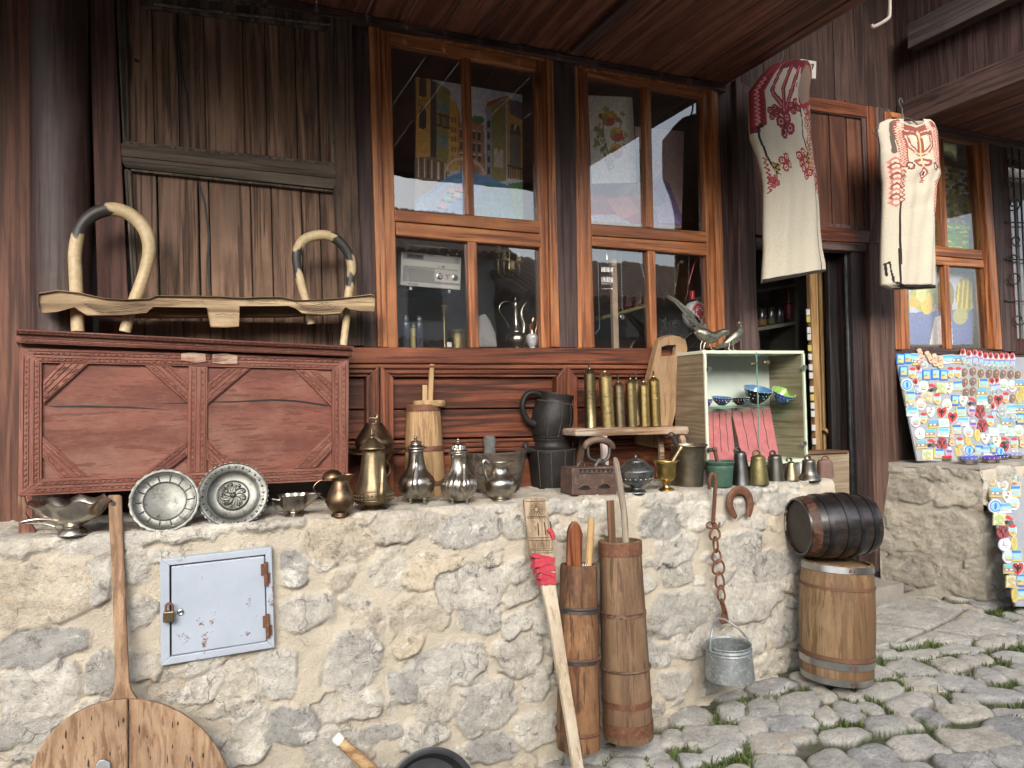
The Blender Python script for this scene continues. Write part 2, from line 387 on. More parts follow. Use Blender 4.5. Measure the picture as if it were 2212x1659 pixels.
def sheet(name, x0, x1, y0, y1, z, n, mat):
    xs = np.linspace(x0, x1, n); ys = np.linspace(y0, y1, n); X, Y = np.meshgrid(xs, ys)
    Z = np.vectorize(gz)(X, Y)+z
    return grid_obj(name, np.stack([X, Y, Z], -1), mat, {})
tag(sheet('ground', -90, 90, -90, 90, -.06, 91, plain('packed earth', (.10, .09, .075), (.20, .18, .15), .95, 8, .6, 80)), kind='structure')
# cobbles: every stone of the paving is one bump of this sheet, the joints lie lower
def paving():
    x0, x1, y0, y1, st = -.9, 6.4, -2.9, -.18, .0085
    xs = np.arange(x0, x1, st); ys = np.arange(y0, y1, st); X, Y = np.meshgrid(xs, ys)
    rng = np.random.RandomState(5); S = []
    th = math.radians(-22)                                   # stones lie in loose slanting rows
    ct, s_ = math.cos(th), math.sin(th); row = -6.
    while row < 6:
        hgt = rng.uniform(.088, .155); u = -4+rng.rand()*.2
        while u < 9:
            w = rng.choice([rng.uniform(.075, .12), rng.uniform(.13, .22)], p=[.45, .55]); u += w/2
            cx = u*ct-(row+rng.uniform(-.022, .022))*s_; cy = u*s_+(row+rng.uniform(-.022, .022))*ct
            if x0-.2 < cx < x1+.2 and y0-.2 < cy < y1+.2: S.append((cx, cy, w*rng.uniform(.42, .56), hgt*rng.uniform(.40, .56), th+rng.uniform(-.35, .35), rng.rand(), rng.uniform(-.008, .012), rng.uniform(2.3, 4.6), rng.uniform(-.10, .10), rng.uniform(-.1, .1)))
            u += w/2
        row += hgt
    H = np.full(X.shape, -1e3); ID = np.zeros(X.shape); MK = np.zeros(X.shape)
    wx = X+.020*fbm(X, Y, 3, 3, 16); wy = Y+.020*fbm(X, Y, 4, 3, 16); micro = fbm(X, Y, 9, 5, 38)
    for cx, cy, a, b, t, sid, dz, p, tx, ty in S:
        i0, i1 = np.searchsorted(xs, [cx-.2, cx+.2]); j0, j1 = np.searchsorted(ys, [cy-.2, cy+.2])
        if i1 <= i0 or j1 <= j0: continue
        sl_ = (slice(j0, j1), slice(i0, i1)); dx = wx[sl_]-cx; dy = wy[sl_]-cy; c, s = math.cos(t), math.sin(t)
        u = (dx*c+dy*s)/a; v = (-dx*s+dy*c)/b; d = (np.abs(u)**p+np.abs(v)**p)**(1/p)
        h = np.where(d < 1.12, .027*np.clip(1-np.clip(d, 0, 1.12)**4.2/1.6, 0, 1)**.6+dz+tx*.2*dx+ty*.2*dy, -1e3)
        better = (h > H[sl_]) & (d < 1.12); H[sl_] = np.where(better, h, H[sl_]); ID[sl_] = np.where(better, sid, ID[sl_]); MK[sl_] = np.where(better, np.clip((1.06-d)/.10, 0, 1), MK[sl_])
    base = .004+.005*fbm(X, Y, 21, 4, 30); H = np.maximum(H+(.0032*micro-.006*np.clip(.2-np.abs(fbm(X, Y, 14, 3, 14)), 0, 1))*(H > -1), base)
    Z = np.vectorize(gz)(X, Y)
    # worn flat slabs before the shop door
    door = np.clip((X-2.75)/.15, 0, 1)*np.clip((3.62-X)/.1, 0, 1)*np.clip((Y+.66-.1*np.sin(X*5))/.05, 0, 1)
    seam = np.minimum(np.abs((X*1.0+Y*.6) % .52-.26), np.abs((Y-.35*X+.06*np.sin(X*4)) % .36-.18)); slab = .034+.003*micro-.02*np.clip(1-seam/.012, 0, 1)
    ids = np.floor((X+Y*.6)/.52)*.37 % 1
    H = np.where(door > .5, slab, H); MK = np.where(door > .5, np.clip(seam/.014, 0, 1), MK); ID = np.where(door > .5, ids, ID)
    m = stone_mat('cobble_stone', [(.55, .53, .49), (.42, .415, .40), (.58, .55, .48), (.36, .36, .37), (.50, .49, .47), (.54, .49, .41)], (.16, .14, .115), .35, (.055, .085, .022))
    tag(grid_obj('cobblestone_paving', np.stack([X, Y, Z+H], -1), m, {'sid': ID, 'mask': MK}), kind='structure')
    # grass and moss in the joints
    g = MB(); jj, ii = np.where((MK < .15) & (X > .7) & (X < 5.6) & (Y < -.5))
    patch = fbm(X, Y, 33, 3, 3.6)+.35*fbm(X, Y, 35, 2, 11)
    k = rng.choice(len(jj), min(len(jj), 34000), replace=False)
    for q in k:
        j, i = jj[q], ii[q]
        if patch[j, i] < -.36+.35*rng.rand(): continue
        x, y, z = X[j, i]+rng.uniform(-.006, .006), Y[j, i]+rng.uniform(-.006, .006), Z[j, i]+H[j, i]-.003
        for b in range(3):
            an = rng.rand()*6.28; hh = rng.uniform(.008, .026)*(1+.6*(rng.rand() < .12)); w = rng.uniform(.0016, .0034); le = rng.uniform(.2, .9)*hh
            p = Vector((x+rng.uniform(-.01, .01), y+rng.uniform(-.01, .01), z)); sd_ = Vector((math.cos(an+1.57), math.sin(an+1.57), 0))*w; dr = Vector((math.cos(an), math.sin(an), 0))
            mid = p+dr*le*.4+Vector((0, 0, hh*.7)); tip = p+dr*le+Vector((0, 0, hh))
            col = random.choice([(.075, .115, .02), (.10, .14, .03), (.055, .085, .02), (.13, .15, .05)])
            g.add([p-sd_, p+sd_, mid+sd_*.8, mid-sd_*.8, tip], [[0, 1, 2, 3], [3, 2, 4]], col)
    tag(g.build('grass', painted('grass_blade', .6, .2)), kind='stuff')
paving()
# ---------------------------------------------------------------- rubble walls
def rubble(name, P0, ex, ey, w, h, back, stones, mat, parent=None, st=.007, seed=1, relief=.02, topback=0., fill=140, rnge=(.03, .10), right_end=False, ztopf=None):
    st = min(st, .0065) if st < .01 else st
    """one sheet: up the face (ex along, z up, ey = outward normal) and over the top edge"""
    P0 = np.array(P0); ex = np.array(ex); ey = np.array(ey)
    us = np.arange(0, w+st, st); ss = np.concatenate([np.arange(0, h, st), h+np.arange(0, topback+.001, .012)])
    U, S_ = np.meshgrid(us, ss); rng = np.random.RandomState(seed)
    L = [(x, z, a, b, 0., rng.rand()) if len(k_) == 4 else (*k_,) for k_ in stones for (x, z, a, b) in [k_[:4]]]
    n = 0; tries = 0
    while n < fill and tries < 9000:
        tries += 1; a = rng.uniform(*rnge); b = a*rng.uniform(.45, .9); x = rng.uniform(0, w); z = rng.uniform(0, h+topback)
        if all(((x-q[0])/(a+q[2]))**2+((z-q[1])/(b+q[3]))**2 > .82 for q in L): L.append((x, z, a, b, rng.uniform(-.4, .4), rng.rand())); n += 1
        if tries % 1500 == 0: rnge = (rnge[0]*.75, rnge[1]*.7)
    H = np.zeros(U.shape); ID = np.zeros(U.shape); MK = np.zeros(U.shape)
    wu = U+.020*fbm(U, S_, seed+1, 3, 17)+.006*fbm(U, S_, seed+11, 3, 60); ws = S_+.017*fbm(U, S_, seed+2, 3, 17)+.006*fbm(U, S_, seed+12, 3, 60)
    for (x, z, a, b, t, sid) in L:
        du = wu-x; dz = ws-z; c, s = math.cos(t), math.sin(t); p = 2.2+1.3*((sid*7.3) % 1)
        u = (du*c+dz*s)/a; v = (-du*s+dz*c)/b
        m = (np.abs(u) < 1.3) & (np.abs(v) < 1.3)
        d = np.where(m, (np.abs(u)**p+np.abs(v)**p)**(1/p), 9)
        mk = np.clip((1.03-d)/.07, 0, 1); rel = relief*(.45+.9*((sid*13.7) % 1))
        hh = rel*np.clip((1.05-d)/.2, 0, 1)**.5+(u*((sid*31) % 1-.5)+v*((sid*57) % 1-.5))*.018*mk; hh = hh+mk*.010*np.clip(((u*math.cos(sid*40)+v*math.sin(sid*40))-.15)*1.4, -.1, .5)*(-1 if sid > .5 else .6)
        better = mk > MK; H = np.where(better, np.where(mk > 0, hh, H), H); ID = np.where(better, sid, ID); MK = np.maximum(MK, mk)
    rough = fbm(U, S_, seed+5, 5, 24); chip = np.abs(fbm(U, S_, seed+6, 3, 13))
    H = H+MK*(.0055*rough-.013*np.clip(.28-chip, 0, 1)+.003*fbm(U, S_, seed+21, 3, 75))-.014*np.clip(1-np.abs(MK-.32)/.3, 0, 1)*np.clip(.4+fbm(U, S_, seed+31, 2, 7), 0, 1)+(1-MK)*(.003*rough+.004*fbm(U, S_, seed+8, 2, 8))
    r = .028; top = S_ > h
    zt = np.minimum(S_, h); out = np.zeros(U.shape); inn = np.where(top, S_-h, 0)
    # round the arris
    k = np.clip((S_-(h-r))/(2*r), 0, 1); ang = k*math.pi/2; band = (S_ > h-r) & (S_ < h+r)
    zt = np.where(band, h-r+r*np.sin(ang), np.where(top, h, S_)); inn = np.where(band, r-r*np.cos(ang), inn)
    Nn = ey[None, None, :]*np.cos(ang)[..., None]+np.array([0, 0, 1.])[None, None, :]*np.sin(ang)[..., None]
    Hs = np.where(top, np.clip(H, -.004, .006), H)
    tz = zt if ztopf is None else zt*(ztopf(U)/h)
    P = P0+ex*U[..., None]-ey*inn[..., None]+np.array([0, 0, 1.])*tz[..., None]+Nn*Hs[..., None]
    return grid_obj(name, P, mat, {'sid': ID, 'mask': MK}, parent)
WY = -.42
def wst(cx, cy, hw, hh):
    p = at(cx, cy, Y=WY); q = at(cx+hw, cy, Y=WY); r_ = at(cx, cy-hh, Y=WY); return (p.x+.95, p.z+.1, abs(q.x-p.x)*(1.18 if cx < 1400 else 1.32), abs(r_.z-p.z)*(1.2 if cx < 1400 else 1.32))
WST = [(64,1190,64,34),(232,1187,95,26),(431,1157,105,22),(581,1149,70,17),(731,1180,65,43),(75,1307,105,60),(210,1277,36,45),(300,1247,28,36),(307,1344,30,22),(86,1423,82,34),(86,1510,82,42),(225,1468,37,37),(319,1449,45,27),(431,1453,52,17),(401,1498,67,23),(514,1487,41,33),(600,1468,43,48),(499,1536,49,16),(532,1569,34,27),(630,1577,62,37),(525,1622,45,33),(664,1333,52,36),(634,1247,28,31),(761,1438,62,50),(750,1532,60,27),(795,1367,34,36),(712,1221,35,17),(712,1622,47,36),(56,1592,65,30),
(880,1150,68,34),(1010,1150,60,36),(1015,1280,70,42),(905,1330,55,38),(940,1247,62,28),(1040,1345,40,24),(970,1440,75,34),(1120,1420,42,38),(945,1520,48,34),(1050,1530,58,44),(1155,1478,28,30),(870,1492,24,28),(820,1590,45,20),(1160,1575,35,35),(915,1590,44,28),(1060,1615,50,25),(880,1400,26,22),(845,1240,36,36),(1180,1340,30,40),
(1498,1112,28,27),(1430,1135,36,26),(1430,1078,37,18),(1462,1186,36,26),(1462,1236,32,22),(1600,1187,34,34),(1675,1217,40,25),(1472,1322,52,37),(1622,1285,50,46),(1550,1310,16,34),(1506,1382,47,27),(1690,1352,28,32),(1423,1416,20,23),(1600,1382,38,24),(1455,1480,25,24),(1655,1431,45,22),(1510,1068,38,15),(1600,1060,36,14),(1690,1078,40,18),(1285,1108,32,22),(1225,1093,40,18),(1086,1093,36,24),(950,1085,50,14),(830,1105,50,14)]
wm = stone_mat('rubble_stone', [(.60, .575, .52), (.50, .48, .44), (.62, .59, .52), (.36, .355, .34), (.58, .54, .46), (.53, .505, .46), (.57, .49, .37), (.42, .415, .40)], (.60, .53, .42), .7)
WL = 2.70
sw = thing('stone_wall', 'long low rubble stone wall in cream mortar carrying the row of antiques', 'wall', (.8, WY+.2, 0))
rubble('wall_face', (-.95, WY, -.1), (1, 0, 0), (0, -1, 0), WL+.95, 1.19, 0, [wst(*k) for k in WST], wm, sw, seed=3, topback=.45, fill=330, relief=.012, rnge=(.04, .09), ztopf=lambda U: ztop(U-.95)+.1)
b = MB(); b.box(-.95, WL-.004, WY+.02, .03, -.1, 1.06); b.build('wall_core', plain('wall core', (.38, .33, .24), (.46, .40, .30), .95, 20, .6), sw)
rubble('wall_end', (WL, WY+.005, 0), (0, 1, 0), (1, 0, 0), .45, ztop(WL)-.005, 0, [], wm, sw, seed=8, topback=0, fill=30, rnge=(.03, .09), st=.012)
# pier on the right of the doorway
pm = stone_mat('pier_stone', [(.40, .36, .295), (.44, .40, .33), (.33, .30, .25), (.46, .42, .35), (.37, .345, .30)], (.44, .40, .325), .5)
PX0 = 3.52
pf = at(2130, 1310, Y=WY); pr = thing('stone_pier', 'grey brown stone pier beside the shop doorway under the magnet board', 'wall', (pf.x-.1, -.2, .2))
PXF = pf.x; PZ = at(2130, 1012, Y=WY).z; PZB = at(1905, 992, X=PX0+.02).z
pp_ = np.array([PX0, .02, .0]); d_ = np.array([PXF-PX0, WY-.02, 0.]); Lp = np.linalg.norm(d_[:2]); d_ = d_/Lp; nrm = np.array([d_[1], -d_[0], 0.]); nrm = -nrm if nrm[0] > 0 else nrm
st_l = [(.13, .93, .13, .07), (.36, .92, .11, .06), (.52, .90, .1, .07), (.12, .74, .1, .08), (.33, .70, .17, .13), (.55, .70, .07, .10), (.15, .50, .14, .10), (.42, .46, .15, .09), (.57, .35, .06, .08)]
rubble('pier_side', pp_, d_, nrm, Lp, PZ, 0, st_l, pm, pr, seed=14, topback=.0, fill=22, rnge=(.03, .08), relief=.016)
rubble('pier_front', (PXF, WY, 0), (1, 0, 0), (0, -1, 0), 1.9, PZ, 0, [(.2, .92, .16, .06), (.2, .72, .18, .09), (.15, .5, .13, .09)], wm, pr, seed=15, topback=.0, fill=70, rnge=(.05, .13))
b = MB(); q = [(PX0-.005, .03), (PXF-.004, WY+.003), (PXF+1.9, WY+.003), (PXF+1.9, .03)]
b.prism([(x, y, PZ-.004) for x, y in q], (0, 0, .022)); b.build('pier_top', plain('pier top stone', (.22, .20, .17), (.36, .33, .28), .95, 9, .7, 50), pr)
# ---------------------------------------------------------------- the shop building
BL = thing('shop_building', 'old timber shop front with orange brown windows and boarded eaves', 'building', (2.2, .06, .3))
def part(name, mb, mat, parent=BL, bevel=.003): return mb.build(name, mat, parent, bevel)
# room behind
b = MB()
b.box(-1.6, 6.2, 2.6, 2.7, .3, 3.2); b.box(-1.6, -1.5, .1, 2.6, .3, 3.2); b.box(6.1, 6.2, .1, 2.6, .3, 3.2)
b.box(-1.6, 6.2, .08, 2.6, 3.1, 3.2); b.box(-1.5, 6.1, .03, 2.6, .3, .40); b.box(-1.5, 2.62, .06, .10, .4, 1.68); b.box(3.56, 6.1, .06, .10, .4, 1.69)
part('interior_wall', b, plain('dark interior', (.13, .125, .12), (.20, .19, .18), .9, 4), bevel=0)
# left boards, round post
b = MB(); b.box(-1.6, -.56, 0, .06, .9, 3.05, rnd=.3); b.pp([(-30, -40), (74, -40), (93, 1180), (-30, 1180)], -.02, .05, rnd=.12); part('wall_board', b, wood('rusty brown board', (.05, .02, .012), (.15, .062, .038), (.21, .10, .06), 'Z', .65))
b = MB(); p0 = at(138, 1170, Y=-.03); p1 = at(128, -40, Y=-.03); rr = 58*mpp(p0); b.lathe([(rr, 0), (rr*1.0, .7), (rr*.98, 1.4), (rr*.97, (p1-p0).length+.1)], p0, 26, p1-p0)
part('round_post', b, wood('dark round post', (.018, .01, .009), (.065, .036, .032), (.11, .07, .06), 'Z', .45, worn=(.03, .015, .012), wornamt=.7), bevel=0)
# shutter
M_SHM = lambda a: wood('shutter frame grey', (.018, .014, .011), (.10, .076, .056), (.18, .14, .105), a, .75, ring=12, bump=.8)
sh = MB(); sh.pp([(191, -12), (246, -6), (282, 752), (214, 752)], -.045, .05)
shutter = part('shutter', sh, wood('reddish shutter stile', (.03, .014, .011), (.115, .052, .04), (.19, .10, .08), 'Z', .7, ring=14, bump=.7), bevel=.004)
sh = MB(); sh.pp([(713, 0), (759, 14), (787, 747), (737, 747)], -.046, .05)
sh.pp([(244, 690), (775, 700), (775, 748), (244, 742)], -.040, .04); sh.pp([(240, -30), (757, 10), (728, 33), (330, -14)], -.043, .05)
part('shutter_frame', sh, M_SHUT('Z'), shutter, bevel=.004); M_SHB = wood('shutter boards', (.03, .017, .011), (.185, .105, .066), (.31, .19, .125), 'Z', .75, ring=26, worn=(.15, .10, .072), wornamt=.6, bump=.8)
b = MB()
su = [272, 328, 383, 440, 524, 572, 637, 686, 712]
for i in range(8):
    x0, x1 = su[i], su[i+1]; tl = lambda x: (x-272)/440*66; bl_ = lambda x: 302+(x-277)/437*49; g = .9
    b.pp([(x0+g-1, tl(x0)-6), (x1-g-1, tl(x1)-6), (x1-g+6, bl_(x1)+8), (x0+g+6, bl_(x0)+8)], -.018-.003*random.random(), .03)
part('shutter_panel', b, M_SHB, shutter); b = MB()
su = [279, 338, 428, 450, 540, 585, 650, 690, 726]
for i in range(8):
    x0, x1 = su[i], su[i+1]; tl = lambda x: 362+(x-270)/450*46; g = 1.2 if i != 1 else 2.6
    b.pp([(x0+g, tl(x0)-6), (x1-g, tl(x1)-6), (x1-g+8, 708), (x0+g+8, 700)], -.018-.003*random.random(), .03)
part('shutter_panel', b, M_SHB, shutter)
b = MB(); b.pp([(246, 322), (270, 304), (716, 350), (744, 381), (720, 408), (272, 362)], -.040, .03); b.pp([(262, 322), (730, 372), (732, 386), (262, 337)], -.045, .02); part('shutter_rail', b, M_SHM('X'), shutter)
b = MB()
for q in ([(330, -14), (728, 33), (703, 64), (300, 14)], [(728, 33), (703, 64), (716, 350), (744, 381)], [(250, -10), (272, 0), (280, 302), (268, 322)], [(270, 362), (283, 368), (304, 705), (290, 705)], [(720, 408), (736, 390), (760, 705), (740, 705)]): b.pp(q, -.036, .03)
part('shutter_moulding', b, M_SHM('Z'), shutter, bevel=.006)
b = MB()
for L in ([(382, 8), (386, 100), (390, 150), (402, 205), (409, 318), (412, 318), (406, 205), (394, 150), (389, 100), (386, 9)], [(424, 380), (440, 440), (449, 510), (446, 570), (453, 640), (452, 700), (456, 700), (457, 640), (450, 570), (454, 510), (445, 440), (429, 381)], [(683, 62), (686, 160), (684, 190), (688, 260), (693, 348), (695, 348), (691, 260), (687, 190), (689, 160), (686, 63)]): b = MB(); b.pp(L, -.0225, .003); part('shutter_crack', b, plain('hole black', (.004,)*3, (.008,)*3), shutter, bevel=0)
b = MB()
for q in ([(250, -10), (256, -10), (272, 318), (266, 320)], [(268, 366), (274, 366), (296, 705), (290, 705)], [(724, 36), (730, 38), (744, 378), (738, 378)], [(738, 392), (744, 390), (764, 705), (757, 705)], [(330, 4), (722, 50), (720, 56), (326, 10)], [(276, 306), (712, 351), (712, 356), (276, 311)], [(282, 364), (718, 410), (718, 415), (282, 369)]): b.pp(q, -.0425, .02)
part('shutter_bead', b, wood('worn lit bead', (.04, .03, .024), (.13, .105, .08), (.20, .17, .13), 'Z', .7), shutter, bevel=.004)  # paler worn beads: the light caught by the moulding edges is painted in
b = MB(); b.tube([at(296, 130, Y=-.024)+Vector((-.008, 0, 0)), at(296, 131, Y=-.024)+Vector((.008, 0, -.002))], [.006, .004], 8); b.tube([at(722, 308, Y=-.04), at(723, 309, Y=-.035)], .006, 8); part('knot_hole', b, plain('hole black', (.004, .004, .004), (.008, .007, .006), .9), shutter, 0)
# posts and header
def post(px, Y, th, mat=None, nm='post'): b = MB(); b.pp(px, Y, th); return part(nm, b, mat or M_DARK(), bevel=.006)
post([(757, 5), (800, 22), (824, 752), (784, 752)], -.012, .14)
post([(1191, 100), (1243, 110), (1252, 752), (1207, 752)], -.03, .16)
post([(1549, 165), (1592, 160), (1644, 760), (1564, 760)], -.02, .16)
post([(1590, 170), (1625, 190), (1638, 760), (1600, 760)], -.06, .06)
post([(1600, 755), (1644, 755), (1652, 1060), (1600, 1060)], -.018, .12)
b = MB(); b.box(-1.6, 2.47, -.052, .06, 2.998, 3.03, rnd=.5); part('header_beam', b, M_DARK('X')); b = MB(); b.box(3.78, 6.2, -.052, .06, 2.995, 3.035, rnd=.6); part('header_beam', b, M_DARK('X'))
# soffits (boards run out from the wall)
XS1 = at(1556, 184, Y=0).x
b = MB(); x = -1.7; k = 0
while x < XS1-.02:
    w = random.uniform(.15, .20); x2 = min(x+w, XS1); b.box(x+.003, x2-.003, -1.78, .0, 3.03+random.uniform(0, .006), 3.06); x = x2
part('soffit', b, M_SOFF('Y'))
xb = at(1222, 112, Y=0).x; b = MB(); b.box(xb-.03, xb+.022, -1.78, -.091, 3.008, 3.03); part('soffit_batten', b, M_DARK('Y'))
b = MB(); x = 3.80
while x < 6.3:
    x2 = x+random.uniform(.10, .15); b.box(x+.003, x2-.003, -1.78, 0, 3.035+random.uniform(0, .006), 3.06); x = x2
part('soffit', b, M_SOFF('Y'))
b = MB(); b.box(XS1-.03, XS1, -1.8, 0, 3.061, 3.30, rnd=.4); b.box(3.77, 3.80, -1.8, 0, 3.0, 3.14, rnd=.6); b.box(-1.7, XS1, -1.82, -1.781, 3.0, 3.2, rnd=.2); b.box(3.80, 6.3, -1.82, -1.781, 3.0, 3.2, rnd=.7); part('fascia_board', b, M_DARK('Y'))
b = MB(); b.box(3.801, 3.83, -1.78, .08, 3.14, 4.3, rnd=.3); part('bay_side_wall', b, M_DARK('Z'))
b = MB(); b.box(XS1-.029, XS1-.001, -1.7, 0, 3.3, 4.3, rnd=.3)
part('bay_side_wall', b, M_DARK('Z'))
q0 = at(1979, 58, X=3.79); q1 = at(1979, 111, X=3.79); q2 = at(2240, -30, X=3.79)
b = MB(); b.box(3.72, 3.80, -1.6, q1.y, q1.z, q0.z, rnd=.5); part('rafter', b, wood('grey rafter', (.05, .04, .038), (.11, .09, .085), (.17, .14, .13), 'Y', .7))
b = MB(); x = XS1
while x < 3.90:
    x2 = min(x+random.uniform(.13, .19), 3.90); b.box(x+.002, x2-.002, .03+random.uniform(0, .006), .07, 2.9, 4.3); x = x2
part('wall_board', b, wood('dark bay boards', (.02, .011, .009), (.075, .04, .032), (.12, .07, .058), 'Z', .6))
b = MB(); b.box(-1.8, 6.4, -1.7, .2, 4.3, 4.36); part('roof', b, plain('added roof slab', (.2, .1, .06), (.3, .16, .1), .9))  # unseen roof slab, added so no light leaks into the bay
# door-head leaf
b = MB(); dk = M_PANEL('Z')
b.pp([(1622, 200), (1652, 204), (1664, 512), (1632, 506)], -.03, .06); leaf = part('door_head', b, dk)
b = MB(); b.pp([(1872, 228), (1892, 231), (1899, 526), (1881, 524)], -.03, .06); part('stile', b, dk, leaf)
b = MB(); b.pp([(1650, 196), (1875, 226), (1878, 254), (1655, 225)], -.028, .06); part('rail', b, M_PANEL('X'), leaf)
b = MB(); b.pp([(1650, 470), (1884, 499), (1884, 525), (1650, 513)], -.028, .06); part('rail', b, M_PANEL('X'), leaf)
b = MB(); xs_ = [1652, 1700, 1745, 1790, 1827, 1868]
for i in range(5): b.pp([(xs_[i]+1, 215), (xs_[i+1]-1, 240), (xs_[i+1]+8, 508), (xs_[i]+10, 500)], -.008-.002*(i % 2), .03)
part('panel', b, wood('door head boards', (.035, .012, .007), (.12, .043, .022), (.20, .085, .045), 'Z', .6, ring=14), leaf)
b = MB(); b.pp([(1745, 226), (1874, 243), (1862, 256), (1748, 240)], -.021, .02); b.pp([(1862, 256), (1874, 243), (1884, 499), (1872, 490)], -.021, .02); b.pp([(1750, 478), (1872, 490), (1884, 499), (1750, 486)], -.021, .02); part('moulding', b, M_DARK(), leaf)
post([(1632, 512), (1902, 526), (1902, 545), (1632, 532)], -.02, .08, M_DARK('X'), 'lintel')
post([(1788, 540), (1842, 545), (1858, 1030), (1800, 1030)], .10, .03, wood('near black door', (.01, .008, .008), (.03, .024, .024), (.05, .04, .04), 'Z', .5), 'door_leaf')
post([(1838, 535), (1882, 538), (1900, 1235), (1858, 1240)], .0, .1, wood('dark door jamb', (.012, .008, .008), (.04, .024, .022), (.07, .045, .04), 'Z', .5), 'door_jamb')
b = MB(); b.tube([at(1826, 545, Y=.03), at(1846, 1240, Y=.03)], .010, 8); b.pp([(1829, 545), (1838, 545), (1857, 1240), (1847, 1240)], .02, .02); part('metal_strip', b, metal('grey strip', (.10, .11, .12), (.18, .19, .20), (.35, .5), 20), bevel=0)
post([(1876, 528), (1922, 245), (1943, 1000), (1905, 1000)], -.03, .12, wood('brown corner post', (.04, .02, .014), (.11, .06, .045), (.17, .10, .075), 'Z', .6))
post([(1878, 525), (1905, 525), (1925, 1000), (1892, 1240)], -.034, .13, wood('brown corner post', (.04, .02, .014), (.11, .06, .045), (.17, .10, .075), 'Z', .6), 'door_jamb')
post([(1893, 230), (1925, 236), (1925, 530), (1898, 528)], -.025, .12)
b = MB(); b.box(2.66, 3.55, -.1, .25, .2, gz(3.1, -.1)+.10); part('door_step', b, plain('step stone', (.20, .18, .15), (.33, .30, .26), .9, 8, .6))
# boards under window 3, dark post, wrought-iron window
post([(1930, 748), (2300, 756), (2300, 1010), (1920, 1000)], .0, .05, wood('dark panel boards', (.03, .018, .014), (.075, .042, .034), (.11, .07, .055), 'Z', .6), 'wall_panel')
b = MB(); b.pp([(1925, 754), (2175, 757), (2175, 768), (1925, 765)], -.012, .05); part('sill', b, M_DARK('X'))
post([(2134, 270), (2160, 275), (2196, 760), (2168, 760)], -.02, .14)
b = MB(); b.pp([(2158, 268), (2260, 285), (2262, 305), (2160, 290)], -.01, .07); b.pp([(2160, 285), (2174, 288), (2200, 760), (2184, 760)], -.012, .07)
b.pp([(2174, 730), (2300, 735), (2300, 765), (2186, 765)], -.011, .07); wi = part('iron_window', b, wood('dark red frame', (.03, .009, .008), (.085, .025, .022), (.12, .045, .04), 'Z', .5))
b = MB(); b.pp([(2172, 285), (2300, 300), (2300, 740), (2190, 740)], .03, .006); part('pane', b, glass(), wi, 0)
b = MB(); b.box(4.7, 6.1, .25, .27, 1.7, 3.0); part('curtain', b, plain('grey curtain', (.20, .19, .18), (.30, .29, .28), .9), wi, 0)
b = MB(); GY = -.03
for x in (2185, 2200, 2214, 2232): b.tube([at(x, 300, Y=GY), at(x+20, 735, Y=GY)], .006, 7)
for y in (385, 480, 560, 650): b.tube([at(2172, y, Y=GY), at(2260, y+2, Y=GY)], .005, 7)
for (cx, cy, r_, a0, dr) in ((2186, 350, 12, 0, 1), (2190, 440, 16, 2, -1), (2196, 520, 13, 1, 1), (2192, 600, 16, 3, -1), (2202, 690, 14, 0, 1), (2180, 400, 9, 4, 1), (2190, 560, 10, 4, 1)):
    b.tube([at(cx+r_*(1-t/14*.75)*math.cos(a0+dr*t*.55), cy+r_*(1-t/14*.75)*math.sin(a0+dr*t*.55), Y=GY-.008) for t in range(13)], .005, 6)
part('grille', b, M_IRON(), wi, 0)
# ---------------------------------------------------------------- windows
def window(o, s, gl, name='window'):
    """o outer frame, s sash, gl panes: pixel outlines"""
    b = MB()
    for i, q in enumerate(o): b.pp(q, -.030-.003*(i % 3), .10)
    w = part(name, b, M_ORANGE('Z'), bevel=.004)
    for nm, ax, L, Y in s:
        for q in L: b = MB(); b.pp(q, Y, .035); part(nm, b, M_ORANGE(ax), w, .005)
    for q in gl:
        b = MB(); b.pp(q, .012, .004); part('pane', b, glass(), w, 0)
    return w
window([[(796.6, 49), (808, 51), (829, 750), (817, 750)], [(807, 51), (819, 56), (838, 750), (828, 750)], [(1181, 124), (1188.5, 126), (1201, 750), (1192, 750)], [(1188, 125), (1196, 127), (1210, 750), (1200, 750)], [(806, 47), (1190, 123), (1186, 132), (815, 58)]],
 [('sash_stile', 'Z', [[(817, 58), (843.5, 64), (861, 752), (836, 752)], [(1156.5, 124), (1182, 130), (1193, 752), (1170.5, 752)]], -.016),
  ('sash_rail', 'X', [[(840, 63), (1159, 125), (1159, 151), (843, 94)], [(853, 451), (1167, 476.5), (1168, 504), (854, 477)], [(854.3, 478.5), (1169, 505.5), (1170, 535), (856, 508)]], -.018),
  ('mullion', 'Z', [[(999.5, 120), (1017, 124), (1026, 467), (1008, 464)], [(1009.5, 515), (1030.5, 519), (1035, 752), (1017, 752)]], -.013)],
 [[(836, 80), (1162, 140), (1172, 485), (848, 460)], [(850, 500), (1174, 520), (1175, 752), (856, 752)]])
